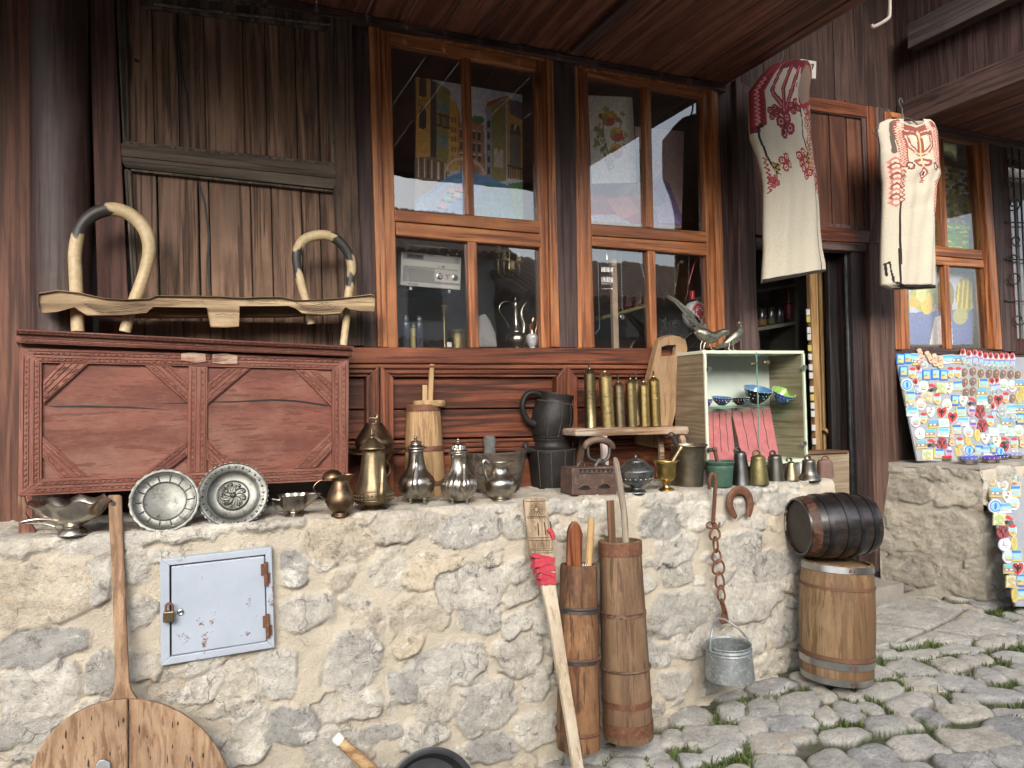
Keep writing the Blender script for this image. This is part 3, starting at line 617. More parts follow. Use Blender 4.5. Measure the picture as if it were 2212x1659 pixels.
window([[(1241, 140), (1251, 142), (1258, 752), (1247, 752)], [(1250, 142), (1260, 147), (1267, 752), (1257, 752)], [(1535, 186), (1543, 188), (1562, 752), (1554, 752)], [(1542, 187), (1551, 189), (1569, 752), (1561, 752)], [(1249, 139), (1545, 187), (1540, 196), (1258, 148)]],
 [('sash_stile', 'Z', [[(1259, 147), (1269.5, 150), (1285.5, 752), (1266, 752)], [(1517, 190), (1535.5, 193), (1555, 752), (1532.5, 752)]], -.016),
  ('sash_rail', 'X', [[(1267, 148), (1520, 190), (1519.5, 211), (1268, 161)], [(1277, 483), (1526, 500), (1527, 524), (1278, 508)], [(1278.5, 509.5), (1527.5, 525.5), (1528.5, 551.5), (1280, 531)]], -.018),
  ('mullion', 'Z', [[(1390, 184), (1406, 187), (1413, 493), (1397, 491)], [(1399.5, 538), (1416, 541), (1420.5, 752), (1406.5, 752)]], -.013)],
 [[(1262, 155), (1522, 200), (1532, 505), (1272, 488)], [(1274, 525), (1534, 545), (1538, 752), (1280, 752)]])
window([[(1912, 240), (1928, 243), (1952, 755), (1936, 755)], [(2118, 278), (2134, 285), (2166, 755), (2150, 755)], [(1920, 240), (2130, 280), (2126, 290), (1925, 252)]],
 [('sash_stile', 'Z', [[(1927, 250), (1942, 254), (1966, 755), (1951, 755)], [(2104, 284), (2121, 288), (2152, 755), (2139, 755)]], -.016),
  ('sash_rail', 'X', [[(1935, 250), (2108, 285), (2110, 312), (1938, 279)], [(1952, 524), (2122, 540), (2124, 560), (1953, 546)], [(1953.3, 547.5), (2124.5, 561.5), (2127, 578), (1954, 566)]], -.018),
  ('mullion', 'Z', [[(2025, 294), (2038, 297), (2049, 534), (2036, 532)], [(2040, 570), (2051, 572), (2058, 755), (2046, 755)]], -.013)],
 [[(1935, 265), (2112, 300), (2126, 550), (1948, 535)], [(1948, 560), (2132, 572), (2142, 755), (1958, 755)]])
# panelled dado under the windows
b = MB(); b.pp([(740, 750), (1475, 752.5), (1475, 786), (740, 785)], -.060, .09); part('sill_board', b, M_PANEL('X'), bevel=.005)
b = MB()
for (y0, y1, Y) in ((787, 796, -.052), (796.5, 807, -.040), (807.5, 814, -.030)): b.pp([(740, y0), (1500, y0+1), (1500, y1+1), (740, y1)], Y, .05)
for (y0, y1, Y) in ((948, 955, -.03), (956, 966, -.038), (967, 976, -.03)): b.pp([(740, y0+6), (1500, y0-8), (1500, y1-8), (740, y1+6)], Y, .05)
part('dado_moulding', b, M_PANEL('X'), bevel=.004)
b = MB()
for (ya, yb, yc, yd) in ((815, 884, 815, 877), (887, 949, 880, 936), (974, 1080, 962, 1080)): b.pp([(740, ya), (1520, yc), (1520, yd), (740, yb)], -.006-.003*random.random(), .04)
part('dado_panel', b, M_PANEL('X'))
for (xa, xm, xb_) in ((792, 821, 850), (1203, 1225, 1248)):
    b = MB(); b.pp([(xa, 816), (xm-1, 789), (xm-.7, 1075), (xa+1, 1075)], -.056, .06); b.pp([(xm+1, 789), (xb_, 816), (xb_+1, 1075), (xm+1.3, 1075)], -.055, .06)
    b.pp([(xa+9, 808), (xa+12, 805), (xa+13, 1075), (xa+10, 1075)], -.060, .01); b.pp([(xb_-12, 805), (xb_-9, 808), (xb_-8, 1075), (xb_-11, 1075)], -.060, .01)
    part('dado_stile', b, M_PANEL('Z'))
# ---------------------------------------------------------------- houses across the street (seen in the panes)
def house(x0, x1, y, hw, hr, label, wallc, flip):
    t = thing('street_house', label, 'building', ((x0+x1)/2, y, 0))
    b = MB(); b.box(x0, x1, y-4, y, -.2, hw); w = b.build('wall', plain('limewash '+label[:6], tuple(k*.85 for k in wallc), wallc, .95, 3), t)
    b = MB()
    for i in range(3):
        xx = x0+(i+.6)*(x1-x0)/3.4; b.box(xx, xx+.55, y-.02, y+.03, hw-1.0, hw-.25)
    b.build('window', plain('dark pane', (.02, .02, .022), (.04, .04, .045), .2), t)
    b = MB()
    for i in range(int((x1-x0+.6)/.16)):
        xx = x0-.3+i*.16; b.tube([(xx, y+.55, hw-.08), (xx, y-2.1, hr)], .075, 6); b.tube([(xx, y-4.3, hw-.08), (xx, y-2.1, hr)], .075, 6)
    b.build('roof', plain('old roof tiles', (.16, .10, .07), (.30, .21, .15), .9, 6), t)
    b = MB(); b.box(x0, x1, y, y+.06, -.2, 1.9); b.build('shop_front', M_DARK('Z'), t)
    b = MB()
    for i in range(int((x1-x0)/.16)):
        xx = x0+i*.16; b.tube([(xx, y+.95, 2.02), (xx, y, 2.35)], .075, 6)
    b.build('awning', plain('old roof tiles', (.16, .10, .07), (.30, .21, .15), .9, 6), t)
house(-7.5, -1.8, -7.2, 3.1, 4.0, 'low whitewashed house across the street with tiled awning', (.75, .73, .7), 0)
house(-1.6, 4.4, -7.6, 3.7, 4.9, 'taller grey house across the street with a tiled roof', (.62, .61, .6), 0)
house(4.7, 11, -6.9, 3.0, 4.0, 'small cream house across the street at the right end', (.5, .46, .4), 0)
# ---------------------------------------------------------------- coordinate frames of the close-ups used for measuring
def fr(x0, y0, k): return lambda u, v: (x0+u*k, y0+v*k)
Z3, Z4, Z5, Z6 = fr(1382.4, 0, .375), fr(0, 622, .375), fr(691.3, 743, .25), fr(1106, 708.6, .3203)
Z7, Z8, ZB = fr(1555.4, 656.7, .2969), fr(1037, 1037, .375), fr(0, 1037, .375)
ZW1, ZW2, ZM = fr(812.3, 466.6, .1797), fr(1227, 501.2, .1875), fr(1901, 725.9, .1875)
def ledge(F, u, v, ru):
    """centre of a round foot whose front touches the ledge at close-up point (u, v); returns centre and metres per close-up unit"""
    x, y = F(u, v); k = F(1, 0)[0]-F(0, 0)[0]
    z = 1.1
    for _ in range(3): p = at(x, y, Z=z); z = ztop(p.x)
    s = mpp(p)*k; d = Vector((p.x-CAM.x, p.y-CAM.y, 0)).normalized(); c = p+d*ru*s; c.z = ztop(c.x)+.001
    return c, mpp(c)*k
def prof(L, s, base): return [(max(0, r)*s, (base-v)*s) for r, v in L]
def smooth_prof(L, k=4):
    out = []
    n = len(L)
    for i in range(n-1):
        p0, p1, p2, p3 = L[max(0, i-1)], L[i], L[i+1], L[min(n-1, i+2)]
        for j in range(k):
            t = j/k; out.append(tuple(max(0, .5*((2*b)+(c-a)*t+(2*a-5*b+4*c-d)*t*t+(3*b-a-3*c+d)*t**3)) if q == 0 else .5*((2*b)+(c-a)*t+(2*a-5*b+4*c-d)*t*t+(3*b-a-3*c+d)*t**3) for q, (a, b, c, d) in enumerate(zip(p0, p1, p2, p3))))
    return out+[L[-1]]
def pl(F, u, v, Y): x, y = F(u, v); return at(x, y, Y=Y)
# ---------------------------------------------------------------- meter box in the wall
mb = thing('meter_box', 'pale blue grey steel meter box door with rusty hinges set in the stone wall', 'meter box', at(470, 1310, Y=-.44))
MBM = N_ = None
def blue_paint():
    N = NT('chipped blue grey paint'); v = N.coord((1, 1, 1), False)
    c = N.ramp(N.noise(v, 5, 4, .6), [(.3, (.29, .325, .375)), (.7, (.36, .40, .46))])
    c = N.mix(N.ramp(N.noise(v, 9, 9, .8), [(.585, (0, 0, 0)), (.61, (1, 1, 1))]), c, (.15, .07, .04))
    c = N.mix(N.ramp(N.noise(v, 60, 5, .8), [(.66, (0, 0, 0)), (.7, (.7, .7, .7))]), c, (.2, .12, .09)); N.setc(c); N.par(Roughness=.42); N.bump(N.noise(v, 30, 4, .6), .1, .002); return N.m
MBM = blue_paint()
FO = [(922, 460), (1565, 388), (1582, 965), (925, 1072)]; FI = [(976, 492), (1529, 430), (1541, 932), (979, 1020)]
b = MB()
for i in range(4):
    j = (i+1) % 4; b.pp([ZB(*FO[i]), ZB(*FO[j]), ZB(*FI[j]), ZB(*FI[i])], -.452, .035)
b.build('frame', MBM, mb, .002)
b = MB(); b.pp([ZB(987, 499), ZB(1523, 438), ZB(1535, 928), ZB(989, 1012)], -.449, .02); door = b.build('door', MBM, mb, .003)
b = MB(); c = pl(ZB, 1040, 760, -.449); b.lathe([(.0, .004), (.005, .004), (.0065, .005), (.009, .004), (.010, 0)], c, 16, (0, -1, 0)); b.build('lock', M_STEEL(), door)
for (u, v) in ((1532, 540), (1543, 840)):
    b = MB(); b.tube([pl(ZB, u-2, v-68, -.458), pl(ZB, u+2, v+68, -.458)], .0065, 10); b.pp([ZB(u-30, v-55), ZB(u, v-58), ZB(u, v+10), ZB(u-28, v+12)], -.4535, .004); b.pp([ZB(u, v-5), ZB(u+26, v-5), ZB(u+26, v+55), ZB(u, v+60)], -.4555, .004); b.build('hinge', M_RUST(), mb, .001)
b = MB(); b.pp([ZB(979, 494), ZB(987, 494), ZB(989, 1016), ZB(981, 1016)], -.436, .004); b.pp([ZB(985, 493), ZB(1526, 432), ZB(1526, 440), ZB(985, 501)], -.4345, .004); b.build('gap', plain('hole black', (.004,)*3, (.008,)*3), mb)
pk = thing('padlock', 'small brass padlock hanging on the pale blue meter box', 'padlock', pl(ZB, 970, 825, -.47))
b = MB(); b.pp([ZB(940, 762), ZB(1004, 756), ZB(1005, 818), ZB(938, 825)], -.478, .018); b.build('body', M_BRASS(), pk, .003)
b = MB(); b.tube([pl(ZB, 955, 765, -.469), pl(ZB, 955, 730, -.469), pl(ZB, 965, 712, -.469), pl(ZB, 985, 712, -.469), pl(ZB, 994, 730, -.469), pl(ZB, 994, 765, -.469)], .0035, 8, sub=4); b.build('shackle', M_RUST(), pk)
# ---------------------------------------------------------------- chest
CA = at(55, 1157, Z=1.127); CB = at(752, 1090, Z=1.117); cx_ = (CB-CA); cx_.z = 0; cx_.normalize(); CN = Vector((-cx_.y, cx_.x, 0))
def cq(L, off, F=Z4):
    P = CA+CN*off; return [atp(*F(u, v), P, CN) for u, v in L]
ch = thing('wooden_chest', 'long carved red brown painted chest with diagonal strips under the yoke', 'chest', CA+cx_*.5+CN*.15)
MC = M_CHEST('X'); MCZ = M_CHEST('Z')
b = MB(); b.prism(cq([(112, 318), (2010, 400), (2003, 1108), (106, 1200)], .012), CN*.33); body = b.build('body', MC, ch, .004)
def carved(L, off, th, notch=True, mat=MC, nm='strip', a=None, c=None):
    b = MB(); b.prism(cq(L, off), CN*th)
    if a:
        (x0, y0), (x1, y1) = a; (x2, y2), (x3, y3) = c            # two long edges
        n = max(4, int(math.hypot(x1-x0, y1-y0)/34))
        for r in (.12, .37, .63, .88):
            pa = (x0+(x2-x0)*r, y0+(y2-y0)*r); pb = (x1+(x3-x1)*r, y1+(y3-y1)*r); w = .035
            qa = (x0+(x2-x0)*(r+w), y0+(y2-y0)*(r+w)); qb = (x1+(x3-x1)*(r+w), y1+(y3-y1)*(r+w)); b.prism(cq([pa, pb, qb, qa], off-.0035), CN*.006)
        for k in range(n):
            for r in (.25, .75):
                t = (k+.5+random.uniform(-.12, .12))/n; t2 = t+.45/n
                def P_(t, r): return ((x0+(x1-x0)*t)*(1-r)+(x2+(x3-x2)*t)*r, (y0+(y1-y0)*t)*(1-r)+(y2+(y3-y2)*t)*r)
                b.prism(cq([P_(t, r-.075), P_(t2, r-.04), P_(t2, r+.04), P_(t, r+.075)], off-.003), CN*.006)
    return b.build(nm, mat, ch, .0015, 1)
carved([(90, 236), (2037, 336), (2037, 360), (90, 264)], -.034, .40, nm='lid', a=((95, 240), (2030, 340)), c=((95, 262), (2030, 358)))
carved([(92, 266), (2036, 362), (2036, 394), (118, 316), (92, 310)], -.024, .37, nm='lid_edge', a=((120, 270), (2030, 366)), c=((120, 312), (2030, 392)))
carved([(115, 345), (2010, 405), (1915, 470), (240, 430)], 0, .02, a=((150, 350), (1980, 408)), c=((240, 426), (1915, 466)), nm='frame_strip')
carved([(115, 345), (240, 430), (240, 1100), (105, 1200)], 0, .02, mat=MCZ, a=((120, 380), (112, 1170)), c=((236, 440), (236, 1095)), nm='frame_strip')
carved([(2010, 405), (2005, 1105), (1915, 1035), (1915, 470)], 0, .02, mat=MCZ, a=((2005, 430), (2000, 1085)), c=((1920, 480), (1920, 1030)), nm='frame_strip')
carved([(105, 1200), (240, 1100), (1915, 1035), (2005, 1105)], .001, .02, a=((250, 1105), (1910, 1040)), c=((160, 1190), (1960, 1100)), nm='frame_strip')
carved([(1088, 450), (1196, 455), (1190, 1062), (1078, 1066)], .001, .02, mat=MCZ, a=((1090, 455), (1082, 1060)), c=((1194, 460), (1188, 1058)), nm='frame_strip')
for L in ([(350, 434), (505, 439), (250, 672), (250, 540)], [(830, 442), (980, 447), (1085, 545), (1085, 668)], [(245, 975), (245, 855), (510, 1088), (350, 1093)], [(825, 1078), (1080, 872), (1080, 968), (950, 1070)], [(1310, 460), (1440, 465), (1195, 672), (1197, 548)], [(1700, 471), (1830, 474), (1912, 545), (1912, 685)], [(1190, 985), (1190, 868), (1360, 1040), (1260, 1056)], [(1690, 1041), (1912, 830), (1912, 935), (1820, 1036)]):
    a, b_, c, d = L
    if abs(a[0]-d[0]) < 20 and a[0] != d[0] or (a[1] < 600): carved(L, .002, .02, a=(a, d), c=(b_, c), nm='diagonal_strip')
    else: carved(L, .002, .02, a=(a, d), c=(b_, c), nm='diagonal_strip') if L[0][0] in (245, 1190) else carved(L, .002, .02, a=(a, b_), c=(d, c), nm='diagonal_strip')
b = MB()
for L in ([(255, 676), (330, 680), (500, 676), (640, 682), (760, 684), (985, 701), (760, 694), (600, 690), (480, 688), (320, 688)], [(880, 665), (1080, 660), (1080, 667)], [(1196, 655), (1350, 652), (1560, 640), (1700, 646), (1905, 675), (1880, 682), (1700, 656), (1550, 650), (1350, 660), (1196, 661)]): b.prism(cq(L, .0112), CN*.004)
b.build('crack', plain('hole black', (.004,)*3, (.008,)*3), ch)
for L in ([(1045, 378), (1100, 372), (1185, 378), (1188, 425), (1120, 432), (1045, 418)], [(1225, 382), (1300, 376), (1370, 388), (1368, 436), (1290, 440), (1222, 432)]):
    b = MB(); b.prism(cq(L, -.006), CN*.008); b.build('lock_plate', wood('worn lock patch', (.16, .06, .035), (.27, .12, .08), (.42, .28, .2), 'X', .6, worn=(.5, .4, .3), wornamt=.7), ch, .002)
b = MB(); b.prism(cq([(1207, 380), (1222, 380), (1220, 402), (1209, 402)], -.004), CN*.006); b.build('keyhole', plain('hole black', (.004,)*3, (.008,)*3), ch)
for L in ([(104, 1195), (142, 1200), (160, 1270), (150, 1300), (205, 1400), (200, 1412), (150, 1436), (108, 1440)], [(1955, 1100), (2004, 1100), (2008, 1256), (1965, 1254)]):
    b = MB(); b.prism(cq(L, .004), CN*.03); b.build('leg', wood('chipped chest leg', (.10, .03, .018), (.19, .06, .035), (.3, .12, .07), 'Z', .65, worn=(.4, .3, .18), wornamt=.7), ch, .003)
b = MB()
for u in (200, 1900):
    p = cq([(u, 1150)], .28)[0]; b.beam(p, (p.x, p.y, 1.12), .05, .03, up=(0, 1, 0))
b.build('back_leg', MCZ, ch)
# ---------------------------------------------------------------- yoke on the chest
YY = -.20; lidz = cq([(1000, 290)], 0)[0].z
yk = thing('ox_yoke', 'pale weathered ox yoke with two bent wooden bows standing on the red chest', 'yoke', pl(Z4, 1180, 240, YY))
top = [(218, 60), (225, 28), (330, 10), (450, 24), (600, 58), (720, 66), (860, 60), (900, 42), (1250, 46), (1400, 56), (1500, 50), (1620, 50), (1700, 70), (1830, 66), (1980, 55), (2140, 34), (2158, 46), (2160, 80)]
bot = [(2155, 138), (2080, 136), (2018, 128), (1990, 112), (1960, 150), (1850, 158), (1740, 150), (1700, 118), (1660, 104), (1380, 106), (1378, 170), (1376, 224), (1300, 230), (1212, 228), (1200, 170), (1190, 114), (880, 110), (845, 146), (700, 160), (500, 162), (450, 130), (430, 112), (330, 140), (242, 150), (226, 118)]
b = MB(); L = top+bot; n = len(L)
rings = []
cxm, cym = 1180, 100
for off, k in ((-.052, .86), (-.064, .93), (-.05, 1), (.03, 1), (.05, .93)):
    rings.append([pl(Z4, u, (v-95)*k+95 if v < 165 else v-(1-k)*40, YY+off) for u, v in L])
o = len(b.v); vs = [p for r_ in rings for p in r_]; fs = []
for i in range(1, 4+1):
    for j in range(n): fs.append([(i-1)*n+j, (i-1)*n+(j+1) % n, i*n+(j+1) % n, i*n+j])
fs.append(list(range(n-1, -1, -1))); fs.append([4*n+j for j in range(n)]); b.add(vs, fs, smooth=True)
beam = b.build('beam', M_DRIFT('X'), yk, sharp=40)
b = MB(); b.prism([pl(Z4, u, v, YY+.004) for u, v in ((470, 105), (2000, 100), (1960, 146), (1740, 158), (1660, 164), (1000, 168), (840, 168), (500, 155))], (0, .05, 0)); b.build('underside', wood('shaded yoke wood', (.07, .04, .02), (.24, .15, .075), (.34, .23, .13), 'X', .8, ring=16), yk, .006)  # darker copy of the yoke wood, underside shade put into the colour
gm_ = plain('dark grain', (.06, .04, .025), (.12, .08, .05), .9)
for (u_, v_, w_, sl, amp, vmax) in ((470, 75, 320, 1.5, 26, 150), (1690, 72, 180, 1.4, 22, 140)):
    for k in range(9):
        o_ = k*11; L_ = [pl(Z4, u_+o_*sl+w_*j/8, v_+o_*.9+amp*math.sin(j/8*2.8+.35)-j*.4*k, YY-.0655) for j in range(9) if v_+o_*.9+amp*math.sin(j/8*2.8+.35) < vmax]
        if len(L_) > 2: b = MB(); b.tube(L_, .0007+.0005*(k % 2), 5); b.build('grain_line', gm_, yk)
for (u0, v0, u1, v1) in ((920, 74, 1180, 78), (1420, 72, 1600, 78), (1240, 150, 1370, 158)):
    b = MB(); b.tube([pl(Z4, u0+(u1-u0)*j/6, v0+(v1-v0)*j/6+4*math.sin(j*2.2), YY-.0645) for j in range(7)], .0011, 5); b.build('crack', gm_, yk)
hm = painted('horn_wood', .5, .25, 60, .25)
def bow(L, r, marks, nm='bow'):
    P = [at(x, y, Y=YY+.0) for x, y in L]; b = MB(); n = 22
    pale, dk = (.47, .36, .22), (.026, .022, .02); cols = []
    for i in range(len(P)-1): cols.append(pale)
    b.tube(P, [q*mpp(P[0]) for q in r], n, sub=30, col=None); m = len(b.f); S1 = len(P)*30
    for i in range(m):
        an_ = (i % n)/n*6.283; t = i/m+.016*math.sin(an_*1+1)+.010*math.sin(an_*3+i/m*40)+.006*math.sin(an_*5+i/m*90); c = pale
        k_ = 0
        for a0, a1 in marks: k_ = max(k_, min(1, max(0, (t-a0)/.008, 0))*min(1, max(0, (a1-t)/.008)) if a0 < t < a1 else 0)
        q_ = .5+.5*math.sin(i/m*23+an_*1.0)*math.sin(i/m*9+2); c = tuple(p_*(1-.22*q_) if z_ else p_*(1-.35*q_) for z_, p_ in zip((1, 1, 0), pale))
        b.c[i] = tuple(p_*(1-k_)+d_*k_ for p_, d_ in zip(c, dk))
    return b.build(nm, hm, yk)
bow([(168, 716), (166, 655), (163, 590), (162, 545), (172, 497), (198, 466), (238, 452), (280, 463), (312, 495), (322, 535), (315, 580), (298, 630), (282, 668), (270, 717)], [13, 13, 13, 13, 13, 14, 15, 15, 15, 14, 13, 13, 12, 12], [(.27, .45)])
bow([(672, 700), (664, 660), (652, 620), (643, 580), (641, 548), (656, 519), (690, 508), (722, 514), (748, 540), (759, 572), (757, 610), (752, 640), (748, 690), (742, 746)], [8, 8, 9, 9.5, 10, 11, 11, 11, 11, 10, 9.5, 9, 8, 8], [(.2, .32), (.52, .66), (.72, .78)])
# ---------------------------------------------------------------- dishes on the ledge
tocam = lambda c: Vector((CAM.x-c.x, CAM.y-c.y, 0)).normalized()
def plate(u, v, ru, label, k):
    x, y = Z4(u, v); c = at(x, y, Y=-.385 if k == 0 else -.36); s = mpp(c)*.375; R_ = ru*s
    ax = (tocam(c)*.35+Vector((0, -1, 0))*.65).normalized(); ax = (ax+Vector((0, 0, .36))).normalized()
    t = thing('metal_plate', label, 'plate', c)
    if k == 0: pr_ = [(0, .004), (.56, .004), (.60, .008), (.63, .010), (.66, .008), (.84, .022), (.88, .026), (.97, .030), (1.0, .028), (1.0, .022), (.84, .014), (.6, 0), (0, -.003)]
    else: pr_ = [(0, .010), (.40, .010), (.44, .013), (.47, .006), (.66, .006), (.70, .014), (.76, .020), (.95, .030), (1.0, .029), (1.0, .024), (.72, .008), (.6, 0), (0, -.003)]
    md = (lambda an, i: 1+(.012*math.sin(24*an) if i in (7, 8, 9) else 0)) if k == 0 else (lambda an, i: 1+(.016*math.sin(40*an) if i in (7, 8, 9) else 0))
    b = MB(); b.lathe([(r_*R_, h*R_*5.5) for r_, h in pr_], c, 160, ax, mod=md)
    e1 = Vector((1, 0, 0)); e1 = (e1-ax*e1.dot(ax)).normalized(); e2 = ax.cross(e1); P = lambda r_, an, h: c+ax*h*R_*5.5+(e1*math.cos(an)+e2*math.sin(an))*r_*R_
    b.build('dish', M_PEWTER(), t, sharp=50)
    b = MB()
    if k == 0:
        for j in range(14):
            an = j*2*math.pi/14; b.tube([P(.64, an, .0105), P(.74, an+.015, .016), P(.83, an, .023), P(.85, an+.09, .026)], .0022, 6)
        for r_, h in ((.61, .010), (.90, .028)): b.tube([P(r_, j*.105, h) for j in range(60)], .002, 6, closed=True)
    else:
        for j in range(26):
            an = j*2*math.pi/26; b.ball(P(.86, an, .0255), .0042, 8); b.ball(P(.86, an+.12, .0255), .002, 6)
        for r_, h in ((.43, .0135), (.74, .019), (.97, .031)): b.tube([P(r_, j*.105, h) for j in range(60)], .0022, 6, closed=True)
        for j in range(9):
            an = j*.7; b.tube([P(.05, an, .0115), P(.18, an+.35, .0125), P(.30, an, .0125), P(.36, an-.25, .012), P(.28, an-.30, .0125)], .003, 6, sub=3)
            b.ball(P(.33, an+.3, .0115), .006, 8); b.tube([P(.10, an+.2, .0115), P(.24, an+.55, .0125), P(.38, an+.38, .0125)], .0022, 6, sub=3)
        b.ball(P(0, 0, .0115), .010, 10)
    b.build('ornament', M_PEWTER(), t)
plate(950, 1230, 184, 'round pewter plate with plain dented centre and panelled rim', 0)
plate(1343, 1197, 190, 'round silver plate embossed with a floral medallion and beaded rim', 1)
# scalloped bowl
c, s = ledge(Z4, 420, 1436, 70); t = thing('silver_bowl', 'footed silver bowl with scalloped wavy rim below the chest leg', 'bowl', c)
b = MB(); P_ = smooth_prof([(75, 1438), (76, 1428), (62, 1405), (48, 1390), (60, 1378), (110, 1350), (145, 1310), (165, 1268), (188, 1242), (184, 1240), (158, 1268), (138, 1308), (100, 1345), (0, 1362)], 3); n_ = len(P_)
def scal(an, i):
    r_, v = P_[i]; return 1+.07*math.sin(9*an)*max(0, min(1, (r_-110)/70))
o = len(b.v); b.lathe(prof(P_, s, 1438), c, 72, mod=scal, ref=(1, .1, 0))
for i in range(o, len(b.v)):
    x, y, z = b.v[i]; rr = math.hypot(x-c.x, y-c.y)/s
    if rr > 120: an = math.atan2(y-c.y, x-c.x); b.v[i] = (x+(x-c.x)*.12, y, z+(rr-120)/70*12*s*math.sin(9*an+.8))
b.build('cup', M_SILVER(), t)
b = MB(); b.tube([c+Vector((-70*s, -100*s, 105*s)), c+Vector((-150*s, -110*s, 120*s)), c+Vector((-225*s, -105*s, 112*s)), c+Vector((-215*s, -95*s, 102*s)), c+Vector((-120*s, -95*s, 90*s)), c+Vector((-70*s, -105*s, 70*s))], 6*s, 8, sub=4); b.build('handle', M_SILVER(), t)
# sauce boat
c, s = ledge(Z4, 1695, 1328, 45); t = thing('sauce_boat', 'small silver sauce boat with angular handle on the ledge', 'sauce boat', c)
b = MB(); b.lathe(prof([(58, 1340), (58, 1330), (44, 1322), (28, 1312), (26, 1304)], s, 1340), c, 8); b.build('foot', M_SILVER(), t)
b = MB(); P_ = smooth_prof([(26, 1306), (55, 1298), (78, 1270), (84, 1230), (88, 1212), (85, 1212), (78, 1232), (70, 1268), (0, 1290)], 3)
b.lathe(prof(P_, s, 1340), c, 48, mod=lambda an, i: (1+.03*math.cos(8*an))*(1+.75*math.exp(-((an if an < math.pi else an-2*math.pi)/.28)**2)*max(0, min(1, (1285-P_[i][1])/70)))*(1 if abs(math.cos(an)) > .6 else .92), ref=(1, -.25, 0))
b.build('cup', M_SILVER(), t); Y0 = c.y
b = MB(); b.tube([pl(Z4, 1620, 1225, Y0), pl(Z4, 1568, 1217, Y0), pl(Z4, 1572, 1245, Y0), pl(Z4, 1600, 1290, Y0), pl(Z4, 1628, 1296, Y0)], 6*s, 8); b.build('handle', M_SILVER(), t)
def pot(F, u, v, ru, name, label, cat, P, mat, n=40, mod=None, k=3, nm='body', grp=None, ref=(1, 0, 0), sharp=50):
    c, s = ledge(F, u, v, ru); t = thing(name, label, cat, c, grp); b = MB()
    L = smooth_prof(P, k) if k else P
    b.lathe(prof(L, s, v), c, n, mod=(lambda an, i: mod(an, L[i])) if mod else None, ref=ref); b.build(nm, mat, t, sharp=sharp); return t, c, s
def hnd(t, F, L, Y, r, mat, nm='handle', sub=4, n=8):
    b = MB(); P = [pl(F, q[0], q[1], Y+(q[2] if len(q) > 2 else 0)) for q in L]; b.tube(P, r, n, sub=sub); return b.build(nm, mat, t)
BR, SV, BS = M_BRONZE(), M_SILVER(), M_BRASS()
spout = lambda a0, w, k, v0, v1: (lambda an, q: 1+k*math.exp(-(((an-a0+math.pi) % (2*math.pi)-math.pi)/w)**2)*max(0, min(1, (v0-q[1])/(v0-v1))))
# copper pitcher
t, c, s = pot(Z5, 178, 1498, 70, 'copper_pitcher', 'small brown copper pitcher with open domed lid and thin handle', 'pitcher', [(78, 1500), (80, 1490), (66, 1470), (74, 1455), (105, 1420), (119, 1370), (108, 1310), (80, 1250), (64, 1205), (64, 1170), (72, 1150), (68, 1150), (58, 1200), (0, 1220)], BR, mod=spout(0, .35, .9, 1240, 1150))
b = MB(); b.lathe(prof(smooth_prof([(88, 1168), (84, 1150), (60, 1118), (20, 1100), (0, 1098)]), s, 1500), c+Vector((-18*s, 0, 6*s)), 30, (-.14, 0, 1)); b.build('lid', BR, t)
hnd(t, Z4, [(1900, 1095), (1840, 1112), (1806, 1150), (1830, 1190), (1866, 1215), (1878, 1240)], c.y, 5*s*1.2, BR)
# tall brass coffee pot
fl = lambda k, n, v0, v1: (lambda an, q: 1+k*math.sin(n*an)*(1 if v1 < q[1] < v0 else 0))
t, c, s = pot(Z5, 463, 1448, 110, 'coffee_pot', 'tall brass coffee pot with fluted conical body and pierced band', 'coffee pot', [(115, 1450), (116, 1440), (80, 1422), (75, 1412), (110, 1402), (150, 1385), (168, 1362), (171, 1330), (168, 1296), (150, 1268), (125, 1200), (105, 1110), (90, 1010), (84, 950), (80, 940), (0, 940)], BS, mod=fl(.02, 14, 1262, 980))
b = MB(); b.lathe(prof(smooth_prof([(84, 938), (108, 925), (104, 912), (80, 885), (45, 850), (24, 832), (20, 820), (24, 812), (12, 800), (9, 775), (0, 752)]), s, 1450), c, 36); b.build('lid', BS, t)
b = MB()
for j in range(34):
    an = j*2*math.pi/34; p = c+Vector((math.cos(an)*171*s, math.sin(an)*171*s, 120*s))
    for dz in (-15, 15): b.ball(p+Vector((0, 0, dz*s)), 9*s, 6)
for v in (1300, 1360): b.tube([c+Vector((math.cos(j*.15)*171*s, math.sin(j*.15)*171*s, (1450-v)*s)) for j in range(42)], 4*s, 6, closed=True)
b.build('band', BS, t); Yf = c.y
b = MB(); b.tube([pl(Z5, 528, 1358, Yf-.075*1), pl(Z5, 528, 1290, Yf-.085), pl(Z5, 534, 1180, Yf-.07), pl(Z5, 540, 1060, Yf-.06), pl(Z5, 548, 940, Yf-.07)], [26*s, 34*s, 26*s, 19*s, 15*s], 10, sub=4); b.build('spout', BS, t)
hnd(t, Z5, [(560, 1000, .05), (600, 1050, .06), (600, 1110, .06), (570, 1150, .05)], Yf, 8*s, BS)
